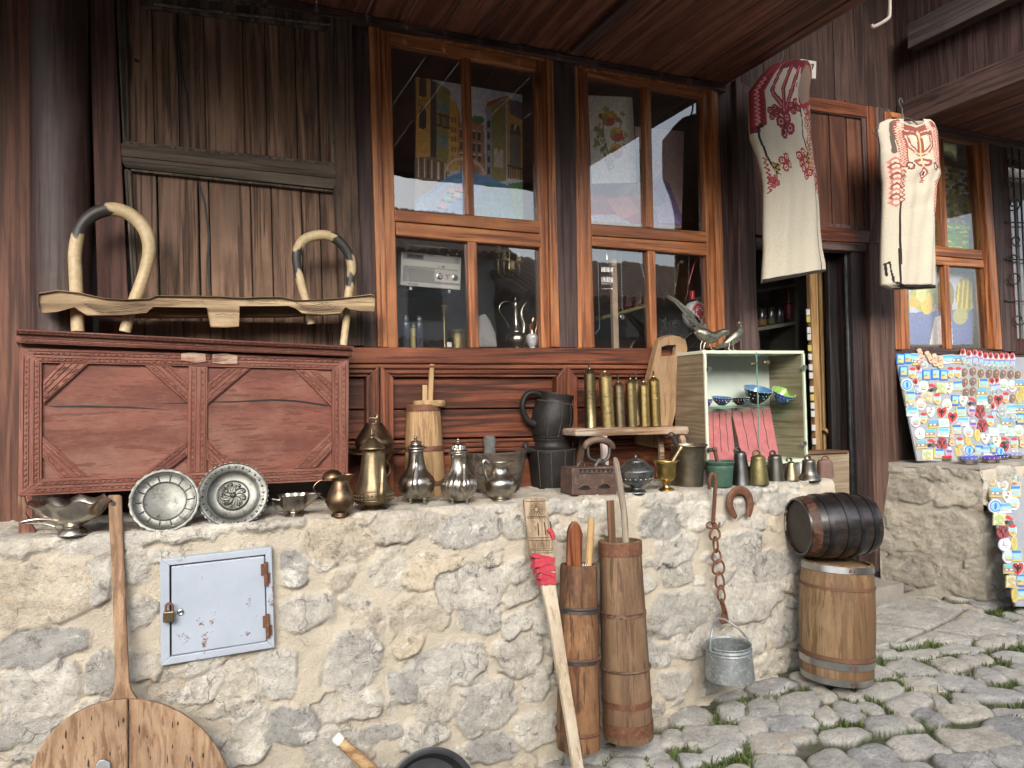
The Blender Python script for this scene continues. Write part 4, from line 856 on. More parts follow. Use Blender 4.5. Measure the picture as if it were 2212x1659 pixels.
# copper pot on a dish behind
c = pl(Z5, 480, 1290, -.13); s = mpp(c)*.25; VB2 = 1290+(c.z-ztop(c.x))/s-2; t = thing('copper_brazier', 'brown copper lidded pot with bird finial behind the brass coffee pot', 'lidded pot', c)
b = MB(); b.lathe(prof(smooth_prof([(110, VB2), (112, VB2-15), (70, 1250), (60, 1180), (80, 1100), (120, 1020), (150, 960), (160, 935), (160, 900), (166, 865)]), s, 1290), c, 36); b.build('body', BR, t)
b = MB(); b.lathe(prof([(150, 945), (228, 930), (238, 926), (238, 936), (150, 955)], s, 1290), c, 40); b.build('dish_rim', BR, t)
b = MB(); b.lathe(prof(smooth_prof([(168, 862), (166, 842), (156, 815), (130, 775), (100, 730), (74, 690), (62, 680), (0, 676)]), s, 1290), c, 36); b.build('lid', BR, t)
b = MB(); b.tube([pl(Z5, 484, 678, c.y), pl(Z5, 484, 655, c.y)], [10*s, 8*s], 8); b.tube([pl(Z5, 424, 640, c.y), pl(Z5, 455, 640, c.y), pl(Z5, 480, 645, c.y), pl(Z5, 494, 630, c.y), pl(Z5, 492, 610, c.y), pl(Z5, 478, 604, c.y)], [3*s, 9*s, 15*s, 12*s, 9*s, 3*s], 8, sub=3); b.build('bird_finial', BS, t)
# small butter churn
c, s = ledge(Z5, 910, 1332, 160); t = thing('butter_churn', 'small pale wooden butter churn with plank lid and plunger on the ledge', 'butter churn', c)
b = MB(); b.lathe(prof([(178, 1332), (176, 1200), (168, 1000), (158, 800), (148, 640), (142, 545), (130, 545), (130, 560), (0, 562)], s, 1332), c, 48, mod=lambda an, i: 1-.006*(1 if (an*14/math.pi) % 1 < .06 else 0)); b.build('staves', M_PALE('Z'), t, sharp=25)
for v, w, r in ((546, 58, 144.5), (900, 46, 164.5), (1195, 44, 176.5)):
    b = MB(); b.lathe(prof([(r+2.5+.05*w*.3, v+w), (r+5, v+w*.5), (r+1, v), (r-6, v), (r-3, v+w)], s, 1332), c, 48); b.build('hoop', M_RUST(), t)
b = MB(); c2 = pl(Z5, 942, 540, c.y); b.lathe([(0, 0), (138*s, 0), (142*s, 12*s), (142*s, 40*s), (134*s, 54*s), (0, 54*s)], c2, 40); b.build('lid', M_PALE('X'), t)
b = MB(); b.beam(pl(Z5, 948, 545, c.y), pl(Z5, 967, 125, c.y), 42*s, 40*s, up=(0, 1, 0)); b.build('plunger', M_PALE('Z'), t, .003)
b = MB(); b.beam(pl(Z5, 906, 545, c.y+.02), pl(Z5, 906, 355, c.y+.02), 44*s, 14*s, up=(0, 1, 0)); b.build('peg', M_PALE('Z'), t, .002)
# two silver teapots, jug
def feet(t, c, s, R_, h, mat, a0=.6):
    for j in range(4):
        an = a0+j*math.pi/2; d = Vector((math.cos(an), math.sin(an), 0)); b = MB()
        b.tube([c+d*R_*s*1.25+Vector((0, 0, 4*s)), c+d*R_*s*1.1+Vector((0, 0, 14*s)), c+d*R_*s*.92+Vector((0, 0, h*.6*s)), c+d*R_*s*1.05+Vector((0, 0, h*s*1.15)), c+d*R_*s*.8+Vector((0, 0, h*1.6*s))], [9*s, 8*s, 9*s, 15*s, 18*s], 8, sub=3); b.build('foot', mat, t)
t, c, s = pot(Z5, 840, 1396, 80, 'silver_teapot', 'tall smooth silver teapot with round belly on four scrolled feet', 'teapot', [(0, 1345), (70, 1342), (110, 1325), (146, 1282), (159, 1225), (148, 1175), (112, 1130), (82, 1085), (70, 1030), (63, 960), (60, 925), (0, 925)], SV)
b = MB(); b.lathe(prof(smooth_prof([(60, 928), (88, 918), (92, 908), (80, 898), (52, 885), (46, 872), (52, 862), (30, 852), (12, 842), (16, 828), (15, 815), (0, 805)]), s, 1396), c, 36); b.build('lid', SV, t)
b = MB(); Yf = c.y; b.tube([pl(Z5, 832, 1285, Yf-.082), pl(Z5, 822, 1225, Yf-.10), pl(Z5, 826, 1130, Yf-.085), pl(Z5, 836, 1040, Yf-.07), pl(Z5, 838, 955, Yf-.075)], [22*s, 30*s, 22*s, 17*s, 14*s], 10, sub=4); b.build('spout', SV, t); feet(t, c, s, 82, 40, SV)
t, c, s = pot(Z5, 1205, 1396, 80, 'silver_teapot', 'tall silver teapot with spiral fluted belly and ribbed domed lid', 'teapot', [(0, 1368), (60, 1362), (110, 1335), (146, 1280), (155, 1225), (142, 1180), (108, 1140), (80, 1090), (68, 1030), (68, 985), (78, 958), (0, 955)], SV, n=96, mod=lambda an, q: 1+.028*math.sin(22*an+q[1]*.02)*max(0, min(1, (q[0]-78)/50)))
b = MB(); L = smooth_prof([(78, 960), (88, 948), (86, 938), (72, 930), (66, 915), (62, 890), (48, 876), (20, 868), (9, 855), (12, 842), (8, 832), (0, 826)]); b.lathe(prof(L, s, 1396), c, 60, mod=lambda an, i: 1+.04*math.sin(16*an+L[i][1]*.05)*(1 if 870 < L[i][1] < 925 else 0)); b.build('lid', SV, t)
b = MB(); Yf = c.y; b.tube([pl(Z5, 1248, 1290, Yf-.075), pl(Z5, 1246, 1230, Yf-.09), pl(Z5, 1244, 1130, Yf-.07), pl(Z5, 1246, 1050, Yf-.055), pl(Z5, 1250, 985, Yf-.06)], [20*s, 28*s, 20*s, 16*s, 13*s], 10, sub=4); b.build('spout', SV, t); feet(t, c, s, 86, 36, SV, .5)
t, c, s = pot(Z5, 1558, 1358, 70, 'silver_jug', 'squat silver cream jug with wide lip and looped handle before the stone mortar', 'jug', [(80, 1360), (82, 1352), (66, 1342), (80, 1330), (120, 1295), (141, 1235), (134, 1190), (104, 1155), (82, 1130), (68, 1095), (72, 1060), (90, 1035), (86, 1035), (62, 1080), (0, 1110)], SV, mod=spout(0, .5, .62, 1090, 1035))
hnd(t, Z5, [(1492, 1065), (1455, 1030), (1430, 1005), (1408, 1020), (1412, 1070), (1425, 1125), (1450, 1180)], c.y, 12*s, SV)
# wooden mortar
t, c, s = pot(Z5, 1520, 1302, 180, 'wooden_mortar', 'wide dark hollowed wooden mortar bowl behind the silver jug', 'mortar', [(190, 1302), (205, 1260), (232, 1150), (262, 1010), (276, 955), (262, 950), (240, 1000), (180, 1080), (0, 1120)], wood('dark mortar wood', (.03, .022, .017), (.085, .06, .042), (.17, .125, .09), 'X', .85, worn=(.22, .18, .14), wornamt=.4, bump=1.), n=40, mod=lambda an, q: 1+.03*math.sin(2*an+1)+.02*math.sin(5*an+2)+.012*math.sin(11*an), nm='bowl')
c3 = pl(Z5, 1466, 1000, c.y+.02); b = MB(); b.lathe([(54*s, -60*s), (54*s, 30*s), (50*s, 110*s), (56*s, 160*s), (54*s, 190*s), (36*s, 208*s), (0, 213*s)], c3, 24, (.02, 0, 1)); pe = b.build('pestle', plain('grey worn pestle', (.035, .034, .033), (.17, .16, .15), .85, 14, .5), None)
tag(pe, 'dark stubby pestle with pale worn head standing in the wooden mortar', 'pestle')
# black pots
LEA = plain('black cracked clay', (.005, .005, .005), (.022, .018, .016), .5, 7, .9, 45, spec=.3)
c, s = ledge(Z6, 272, 1088, 130); t = thing('black_pot', 'wide black clay pot with rope seams, lower one of the stacked pair', 'pot', c)
LP = smooth_prof([(138, 1088), (142, 1075), (150, 1000), (160, 900), (165, 840), (158, 828), (138, 815), (128, 790), (130, 765), (138, 745), (132, 745), (120, 780), (0, 800)]); b = MB(); b.lathe(prof(LP, s, 1088), c, 40); b.build('body', LEA, t)
b = MB()
def seam(f, n=26, r=3.6*s): 
    for j in range(n): b.ball(f(j/(n-1)), r*(1+.25*(j % 2)), 6)
for an in (-2.6, -2.05, -1.45, -.85, -.3): seam(lambda q, an=an: c+Vector((math.cos(an), math.sin(an), 0))*(146+20*q)*s+Vector((0, 0, (1070-225*q-1088)*-s)))
seam(lambda q: c+Vector((math.cos(q*6.2), math.sin(q*6.2), 0))*166*s+Vector((0, 0, 255*s)), 80); b.build('seam', plain('brown rope seam', (.03, .025, .02), (.09, .07, .05), .8), t)
for sg in (-1, 1):
    b = MB(); b.tube([c+Vector((sg*150*s, -20*s, 255*s)), c+Vector((sg*190*s, -25*s, 262*s)), c+Vector((sg*205*s, -25*s, 290*s)), c+Vector((sg*195*s, -20*s, 310*s))], [22*s, 22*s, 17*s, 10*s], 8, sub=4); b.build('lug', LEA, t)
bz = c+Vector((-10*s, 0, 330*s)); axp = Vector((.16, -.05, 1)).normalized(); t = thing('black_pot', 'black clay pot with one loop handle, tilted on top of the lower pot', 'pot', bz)
LP = smooth_prof([(0, 0), (105, 2), (122, 15), (138, 80), (142, 140), (134, 200), (122, 240), (118, 262), (124, 300), (117, 300), (108, 262), (0, 250)]); b = MB(); b.lathe([(r_*s, h*s) for r_, h in LP], bz, 40, axp); b.build('body', LEA, t)
e1 = Vector((1, 0, 0)); e1 = (e1-axp*e1.dot(axp)).normalized(); e2 = axp.cross(e1); b = MB()
for an in (-2.2, -1.6, -1.0, -.4): seam(lambda q, an=an: bz+axp*(15+225*q)*s+(e1*math.cos(an)+e2*math.sin(an))*(124+18*math.sin(q*3.1)-2*q)*s, 24, 3.4*s)
seam(lambda q: bz+axp*242*s+(e1*math.cos(q*6.2)+e2*math.sin(q*6.2))*122*s, 70, 3.4*s); b.build('seam', plain('brown rope seam', (.03, .025, .02), (.09, .07, .05), .8), t)
b = MB(); P = [bz+axp*h*s+e1*x*s-e2*10*s for x, h in ((-112, 272), (-170, 285), (-222, 262), (-240, 200), (-222, 140), (-180, 95), (-132, 80))]; b.tube(P, [20*s, 20*s, 19*s, 19*s, 19*s, 22*s, 28*s], 10, sub=4); b.build('handle', LEA, t)
# charcoal iron
c, s = ledge(Z6, 555, 1132, 2); Yi = c.y; t = thing('charcoal_iron', 'rusty antique charcoal iron with curved wooden handle', 'iron', c)
IR = metal('rusted cast iron', (.13, .075, .055), (.07, .05, .045), (.55, .75), 18, .45, c3=(.20, .12, .085), bump=.5)
b = MB(); b.prism([pl(Z6, u, v, Yi) for u, v in ((405, 1128), (407, 945), (680, 934), (705, 930), (708, 1130))], (.0, .10, 0)); b.build('body', IR, t, .004)
b = MB()
for k in range(7): u = 462+k*31; b.prism([pl(Z6, u, 978, Yi-.004) for u, v in ((u, 0),)]+[pl(Z6, u+31, 977, Yi-.004), pl(Z6, u+15, 950, Yi-.004)], (0, .006, 0))
b.build('zigzag_rim', IR, t)
b = MB(); b.prism([pl(Z6, u, v, Yi-.0035) for u, v in ((462, 978), (680, 975), (682, 948), (460, 952))], (0, .004, 0))
for u, v in ((490, 1085), (625, 1076)): b.prism([pl(Z6, u+32*math.cos(a*.35), v+(13 if math.sin(a*.35) < 0 else 5)*math.sin(a*.35), Yi-.0036) for a in range(18)], (0, .005, 0))
b.build('vent', plain('hole black', (.004,)*3, (.008,)*3), t)
for u, v in ((490, 1078), (625, 1069)): b = MB(); b.tube([pl(Z6, u-40, v+4, Yi-.003), pl(Z6, u-20, v-15, Yi-.007), pl(Z6, u, v-20, Yi-.009), pl(Z6, u+20, v-15, Yi-.007), pl(Z6, u+40, v+4, Yi-.003)], 5*s, 6, sub=3); b.build('vent_hood', IR, t)
hy = .05
b = MB(); b.tube([pl(Z6, u, v, Yi+hy) for u, v in ((512, 800), (514, 850), (530, 885), (590, 905), (640, 885), (655, 850), (660, 800))], [9*s, 11*s, 13*s, 15*s, 13*s, 11*s, 9*s], 8, sub=4); b.tube([pl(Z6, 560, 935, Yi+hy), pl(Z6, 575, 905, Yi+hy), pl(Z6, 600, 890, Yi+hy), pl(Z6, 625, 935, Yi+hy)], 16*s, 8, sub=3); b.build('bracket', M_IRON(), t)
b = MB(); b.tube([pl(Z6, u, v, Yi+hy) for u, v in ((490, 815), (505, 780), (545, 758), (590, 752), (640, 765), (672, 792), (682, 812))], [18*s, 24*s, 25*s, 25*s, 25*s, 24*s, 18*s], 12, sub=4); b.build('handle', wood('handle wood', (.06, .035, .022), (.17, .11, .075), (.28, .19, .13), 'X', .5), t)
b = MB(); b.tube([pl(Z6, u, v, Yi+.01) for u, v in ((440, 940), (450, 912), (470, 902), (488, 915), (486, 935))], 6*s, 8, sub=3); b.build('latch', M_IRON(), t)
# sugar bowl, mortars
AG = metal('oxidised silver', (.30, .31, .30), (.11, .12, .12), (.35, .5), 22, c3=(.06, .065, .065), bump=.6, bscale=90)
t, c, s = pot(Z6, 840, 1122, 60, 'sugar_bowl', 'dark silver lidded sugar bowl on a foot with embossed flowers', 'sugar bowl', [(66, 1122), (66, 1112), (40, 1098), (32, 1084), (50, 1072), (92, 1050), (116, 1015), (122, 985), (124, 975), (118, 970), (0, 968)], AG)
b = MB(); L = smooth_prof([(126, 974), (124, 966), (105, 945), (78, 922), (66, 910), (58, 900), (30, 892), (12, 886), (14, 876), (8, 866), (0, 862)]); b.lathe(prof(L, s, 1122), c, 72, mod=lambda an, i: 1+.02*math.cos(24*an)*(1 if 915 < L[i][1] < 962 else 0)); b.build('lid', AG, t)
b = MB()
for j in range(20):
    an = j*2*math.pi/20; d = Vector((math.cos(an), math.sin(an), 0)); p = c+d*112*s+Vector((0, 0, 100*s)); b.ball(p, 8*s, 8); b.tube([p+d.cross(Vector((0, 0, 1)))*14*s+Vector((0, 0, 10*s)), p+Vector((0, 0, 20*s))+d*4*s, p-d.cross(Vector((0, 0, 1)))*14*s+Vector((0, 0, 8*s))], 3*s, 6)
b.build('embossing', AG, t)
t, c, s = pot(Z6, 1042, 1106, 50, 'brass_mortar', 'shiny brass footed mortar cup between the sugar bowl and the big bronze mortar', 'mortar', [(57, 1106), (58, 1098), (40, 1088), (24, 1078), (24, 1046), (32, 1040), (58, 1020), (66, 985), (68, 940), (78, 912), (91, 903), (84, 900), (62, 930), (0, 960)], metal('polished brass', (.62, .45, .16), (.42, .29, .10), (.2, .4), 10), nm='cup')
b = MB(); b.tube([pl(Z6, 1060, 935, c.y), pl(Z6, 1080, 905, c.y), pl(Z6, 1110, 855, c.y), pl(Z6, 1125, 832, c.y), pl(Z6, 1132, 822, c.y), pl(Z6, 1140, 805, c.y), pl(Z6, 1146, 795, c.y)], [24*s, 20*s, 15*s, 14*s, 22*s, 20*s, 8*s], 12); tag(b.build('pestle', M_BRASS(), None), 'brass pestle with knobbed end standing in the brass mortar', 'pestle')
t, c, s = pot(Z6, 1195, 1082, 85, 'bronze_mortar', 'tall plain dark bronze mortar behind the small brass one', 'mortar', [(90, 1082), (94, 1070), (100, 960), (110, 860), (120, 812), (132, 804), (130, 798), (118, 802), (100, 870), (0, 900)], M_POT(), nm='cup')
b = MB(); b.tube([pl(Z6, 1135, 860, c.y), pl(Z6, 1118, 805, c.y), pl(Z6, 1090, 750, c.y), pl(Z6, 1072, 718, c.y), pl(Z6, 1066, 706, c.y)], [14*s, 14*s, 15*s, 24*s, 12*s], 12); tag(b.build('pestle', M_IRON(), None), 'dark iron pestle leaning out of the big bronze mortar', 'pestle')
t, c, s = pot(Z6, 1405, 1077, 70, 'green_pot', 'small green painted iron mortar pot in front of the glass cabinet', 'mortar', [(75, 1077), (78, 1068), (84, 1000), (90, 945), (86, 935), (96, 918), (98, 908), (90, 908), (80, 940), (0, 970)], plain('old green paint', (.018, .055, .035), (.05, .10, .07), .55, 16, .4), nm='cup')
b = MB(); b.tube([pl(Z6, 1400, 965, c.y), pl(Z6, 1388, 915, c.y), pl(Z6, 1372, 840, c.y), pl(Z6, 1368, 820, c.y), pl(Z6, 1366, 806, c.y)], [15*s, 14*s, 13*s, 19*s, 14*s], 12); tag(b.build('pestle', wood('brown pestle', (.06, .025, .018), (.15, .07, .05), (.22, .12, .09), 'Z', .5), None), 'brown wooden pestle standing in the green pot', 'pestle')
# bells
def bell(u, v, P, label, mat, loop, crown=True):
    L = smooth_prof(P, 3); inner = [(r_*.86, q+4) for r_, q in L[::-1]]
    c, s = ledge(Z6, u, v, P[0][0]*.9); t = thing('hand_bell' if crown else 'animal_bell', label, 'bell', c, 'bells in a row on the ledge')
    b = MB(); b.lathe(prof(L+inner[-len(inner):], s, v), c, 36); b.build('body', mat, t)
    lu, lv, lr = loop; b = MB(); b.tube([pl(Z6, lu+lr*math.cos(a), lv-lr*1.25*math.sin(a), c.y) for a in [k*math.pi/5-.3 for k in range(7)]], 7.5*s, 8, sub=3); b.build('loop', mat, t)
    return t, c, s
DB = M_POT(); GB = metal('verdigris brass', (.24, .20, .085), (.15, .13, .06), (.4, .6), 25, .9, c3=(.09, .10, .06), bump=.4)
bell(1545, 1060, [(70, 1060), (64, 1030), (54, 960), (45, 900), (42, 870), (36, 848), (20, 838), (0, 834)], 'tall dark bronze bell standing beside the green pot', metal('blackened bronze', (.13, .125, .125), (.07, .068, .068), (.3, .5), 12), (1520, 832, 20))
bell(1665, 1062, [(66, 1062), (66, 1050), (62, 1010), (54, 940), (48, 900), (46, 880), (34, 868), (0, 862)], 'greenish brass bell with mottled patina between two dark bells', GB, (1649, 852, 22))
bell(1778, 1044, [(63, 1044), (60, 1030), (54, 970), (46, 905), (42, 875), (28, 862), (0, 858)], 'plain dark grey bell with small loop, third of the row', metal('grey bronze', (.13, .125, .11), (.075, .072, .065), (.35, .55), 12), (1757, 848, 16))
bell(1885, 1041, [(48, 1041), (50, 1030), (40, 980), (30, 930), (26, 915), (14, 906), (0, 904)], 'small shiny brass bell, shortest of the row', metal('worn brass', (.35, .28, .15), (.16, .14, .10), (.25, .45), 14, c3=(.40, .36, .26)), (1868, 892, 15))
bell(2006, 1038, [(73, 1038), (75, 1028), (66, 1012), (50, 985), (44, 940), (42, 905), (34, 897), (0, 893)], 'wide flared bronze bell next to the rusty cow bell', metal('blue bronze', (.17, .16, .14), (.10, .105, .11), (.3, .5), 12, c3=(.28, .2, .1)), (1993, 882, 17))
c, s = ledge(Z6, 2113, 1016, 30); t = thing('cow_bell', 'rusty folded iron cow bell at the right end of the ledge', 'bell', c, 'bells in a row on the ledge')
b = MB(); b.lathe(prof(smooth_prof([(55, 1016), (52, 985), (50, 930), (46, 905), (30, 892), (0, 888)]), s, 1016), c, 24, mod=lambda an, i: (abs(math.cos(an))**6+(abs(math.sin(an))/.62)**6)**(-1/6)*.97, ref=(1, -.3, 0)); b.build('body', metal('brown rust', (.19, .11, .085), (.13, .075, .06), (.6, .8), 22, .3, bump=.3), t, sharp=60)
b = MB(); b.tube([pl(Z6, 2090, 893, c.y), pl(Z6, 2094, 872, c.y), pl(Z6, 2112, 864, c.y), pl(Z6, 2130, 872, c.y), pl(Z6, 2134, 893, c.y)], 5*s, 8, sub=3); b.build('loop', M_RUST(), t)
# stool with pepper mills
YS = -.235; s = mpp(pl(Z6, 800, 700, YS))*.3203; st = thing('low_stool', 'small rough pine stool carrying the brass mills', 'stool', pl(Z6, 810, 960, YS))
sl_ = wood('stool wood', (.13, .065, .03), (.33, .19, .10), (.48, .33, .21), 'X', .7, worn=(.5, .45, .38), wornamt=.5)
b = MB(); b.prism([pl(Z6, u, v, YS) for u, v in ((428, 690), (440, 681), (580, 678), (700, 672), (1000, 668), (1190, 664), (1196, 700), (1185, 718), (800, 722), (640, 728), (430, 730))], (0, .17, 0)); b.build('seat', sl_, st, .005)
for nm, a, q, w, m in (('leg', (480, 722), (452, 955), 38, wood('dark stool leg', (.05, .025, .015), (.14, .085, .055), (.22, .15, .1), 'Z', .7)), ('leg', (616, 722), (632, 1000), 42, plain('pinkish whitewash', (.40, .32, .28), (.55, .46, .42), .8)), ('leg', (1135, 715), (1182, 860), 42, sl_), ('leg', (1000, 715), (1010, 900), 36, sl_)):
    yo = .02 if nm == 'leg' and q[0] in (632, 1182) else .12
    if q[0] == 632: yo = -.005+.02
    pa, pb = pl(Z6, *a, YS+yo), pl(Z6, *q, YS+yo); k = (pa.z-ztop(pb.x))/(pa.z-pb.z); pb = pa+(pb-pa)*k
    b = MB(); b.beam(pa, pb, w*s, w*s*.8, up=(0, 1, 0)); b.build(nm, m, st, .003)
def mill(u, v, vt, r, pin, label, bands, dy, tilt=0, mat=None, knob=None):
    c = pl(Z6, u, v, YS+dy); zs = pl(Z6, 800, 673, YS).z; c.z = zs+.001; s = mpp(c)*.3203; H_ = (v-vt)*s; r_ = r*s
    t = thing('pepper_mill', label, 'pepper mill', c, 'brass pepper mills on the stool'); ax = Vector((tilt, 0, 1)).normalized(); m = mat or M_BRASS()
    L = [(0, 0), (r_*1.02, 0), (r_*1.02, H_*.04), (r_*.97, H_*.05), (r_*.97, H_*bands[0])]
    for q in bands: L += [(r_*.98, H_*q), (r_*1.05, H_*(q+.005)), (r_*1.05, H_*(q+.02)), (r_*.98, H_*(q+.025))]
    L += [(r_*.97, H_*.985), (0, H_*.985)]; b = MB(); b.lathe(L, c, 28, ax); b.build('barrel', m, t, sharp=30)
    b = MB(); b.lathe([(r_*.98, H_*.985), (r_*1.08, H_*.99), (r_*1.08, H_*1.005), (r_*.9, H_*1.03), (r_*.6, H_*1.075), (r_*.28, H_*1.10), (r_*.25, H_*1.12), (0, H_*1.12)], c, 28, ax); b.build('cap', m, t)
    b = MB(); q0 = c+ax*H_*1.1; b.beam(q0, c+ax*((v-pin)*s), 9*s, 9*s, up=(0, 1, 0)); b.build('spindle', M_IRON(), t)
    if knob: b = MB(); b.ball(c+ax*((v-knob)*s)+Vector((-.3*r_, -.98*r_, 0)), 6*s, 8); b.build('rivet', m, t)
DKB = metal('olive brass', (.21, .17, .09), (.11, .09, .05), (.3, .5), 12, c3=(.26, .21, .12))
mill(533, 678, 312, 40, 232, 'tall dark olive brass pepper mill, leftmost on the stool', (.55, .68), .07, 0, DKB, 444)
mill(650, 674, 330, 45, 283, 'thick pale brass pepper mill leaning slightly left', (.3, .62), .05, -.045, metal('pale brass', (.55, .42, .19), (.36, .27, .12), (.3, .5), 18, c3=(.2, .15, .08)))
mill(730, 668, 390, 36, 312, 'plain brass pepper mill with twin spindle pins, third from the left', (.82,), .06, -.02)
mill(812, 666, 372, 36, 310, 'darker brass pepper mill in front of the half hidden one', (.6, .7, .85), .05, -.02, metal('dull brass', (.34, .26, .12), (.2, .155, .075), (.3, .5), 16))
mill(850, 662, 376, 32, 308, 'half hidden brass pepper mill standing behind the others', (.5,), .14, -.02)
mill(897, 664, 392, 34, 338, 'short brass pepper mill with bright top band', (.25, .5, .78), .05, -.01, metal('bright brass', (.60, .46, .20), (.40, .30, .13), (.25, .45), 18))
mill(970, 662, 362, 36, 292, 'brass pepper mill with a side rivet, rightmost on the stool', (.2, .42, .72, .9), .05, -.02, metal('gold brass', (.50, .37, .15), (.34, .25, .1), (.25, .45), 18), 480)
# cutting board leaning behind the stool
PB = Vector((0, -.055, 1.2)); NB = Vector((0, 1, .10)).normalized(); bo = thing('cutting_board', 'tall pale wooden board with a slot handle leaning behind the pepper mills', 'board', atp(*Z6(940, 800), PB, NB))
bp = [(845, 780), (870, 640), (925, 330), (975, 130), (990, 88), (1020, 62), (1075, 46), (1130, 55), (1168, 85), (1180, 135), (1160, 270), (1080, 655), (1025, 730), (1006, 810)]
def bq(L, o=0): return [atp(*Z6(u, v), PB+NB*o, NB) for u, v in L]
hole = [(1010, 130), (1040, 118), (1102, 114), (1108, 125), (1100, 178), (1090, 188), (1020, 194), (1008, 185)]
b = MB(); P = bq(bp); Hh = bq(hole); e = NB*.028
def ring_face(b, P, Hh, e):
    m = bpy.data.meshes.new('tmp'); import bmesh; bm = bmesh.new()
    for off, flip in ((Vector((0, 0, 0)), False),):
        es = []
        for L in (P, Hh):
            vv = [bm.verts.new(p) for p in L]; es += [bm.edges.new((vv[i], vv[(i+1) % len(vv)])) for i in range(len(vv))]
        bmesh.ops.triangle_fill(bm, edges=es, use_beauty=True)
    bm.verts.index_update(); vs = [v.co.copy() for v in bm.verts]; fs = [[v.index for v in f.verts] for f in bm.faces]; bm.free(); bpy.data.meshes.remove(m)
    n = len(vs); nP = len(P); nH = len(Hh)
    allf = fs+[[k+n for k in f[::-1]] for f in fs]
    for o_, m_ in ((0, nP), (nP, nH)): allf += [[o_+i, o_+(i+1) % m_, n+o_+(i+1) % m_, n+o_+i] for i in range(m_)]
    b.add(vs+[v+e for v in vs], allf)
ring_face(b, P, Hh, e)
tag(b.build('cutting_board', wood('board wood', (.26, .15, .07), (.42, .27, .15), (.52, .36, .22), 'Z', .55, ring=8), bo, .003)); bo.children[0].name = 'plank'
# glass cabinet with bowls and cards
YC = -.29; YB = -.07; t = thing('display_cabinet', 'small glass fronted display cabinet with pale wood side at the ledge end', 'cabinet', at(1630, 1030, Y=-.2))
cab = lambda u, v, Y: pl(Z6, u, v, Y)
TL, TR, BR_, BL_ = cab(1294, 152, YC), cab(1984, 152, YC), cab(1976, 920, YC), cab(1310, 938, YC)
x0, x1 = (TL.x+BL_.x)/2, (TR.x+BR_.x)/2; zt_, zb_ = (TL.z+TR.z)/2, (BL_.z+BR_.z)/2
pale = plain('cream laminate', (.62, .64, .50), (.68, .69, .56), .4, 5, .05); lam = wood('grey oak laminate', (.20, .145, .09), (.33, .255, .17), (.40, .32, .225), 'Y', .5, ring=22, scale=1.2)
b = MB(); b.box(x0, x0+.014, YC+.004, YB, zb_, zt_-.002); b.build('side_panel', lam, t, .001)
b = MB(); b.box(x1-.014, x1, YC+.004, YB, zb_, zt_-.002); b.build('side_panel', lam, t, .001)
b = MB(); b.box(x0-.002, x1+.002, YC+.001, YB, zt_-.014, zt_); b.build('top_panel', pale, t, .001)
b = MB(); b.box(x0+.014, x1-.014, YC+.004, YB, zb_, zb_+.016); b.build('base_panel', pale, t, .001)
b = MB(); b.box(x0+.014, x1-.014, YB-.004, YB+.002, zb_+.016, zt_-.014); b.build('back_panel', plain('pale backing', (.60, .59, .56), (.68, .67, .64), .7), t)
b = MB(); b.box(x0, x0+.012, YC-.006, YC+.0035, zb_, zt_-.014); b.build('edge_strip', pale, t, .001)
b = MB(); b.box(x1-.012, x1, YC-.006, YC+.0035, zb_, zt_-.014); b.build('edge_strip', pale, t, .001)
xm = cab(1650, 500, YC).x
for a, q in ((x0+.004, xm-.002), (xm+.002, x1-.004)): b = MB(); b.box(a, q, YC-.011, YC-.007, zb_+.004, zt_-.006); b.build('glass_door', glass('cabinet_glass', 1.45, (.95, .98, .96)), t)
b = MB(); b.box(xm-.002, xm-.0005, YC-.0125, YC-.006, zb_+.004, zt_-.006); b.build('glass_edge', plain('glass edge green', (.16, .34, .30), (.25, .45, .40), .2), t)
zsf = cab(1650, 520, YC).z; b = MB(); b.box(x0+.015, x1-.015, YC+.02, YB-.01, zsf-.006, zsf); b.build('shelf', glass('shelf_glass', 1.6, (.75, .9, .85)), t)
for u, v in ((1328, 278), (1330, 822), (1968, 266), (1965, 777)): b = MB(); p = cab(u, v, YC-.012); b.lathe([(0, .012), (.0105, .012), (.012, .008), (.012, 0), (0, 0)], p, 20, (0, -1, 0)); b.build('clamp', M_STEEL(), t)
for u, v in ((1625, 243), (1712, 232)): b = MB(); p = cab(u, v, YC-.011); b.lathe([(0, .02), (.007, .02), (.010, .016), (.006, .012), (.005, .004), (.009, 0), (0, 0)], p, 16, (0, -1, 0)); b.build('knob', M_BRASS(), t)
for x in (x0+.02, x1-.02): b = MB(); b.box(x-.018, x+.018, YC+.01, YB-.02, ztop(x)-.004, zb_-.0005); b.build('foot', plain('foot white', (.5, .5, .47), (.6, .6, .57), .6), t)
cer = painted('glazed_ceramic', .12, .1, 60, .05, coat=.5)
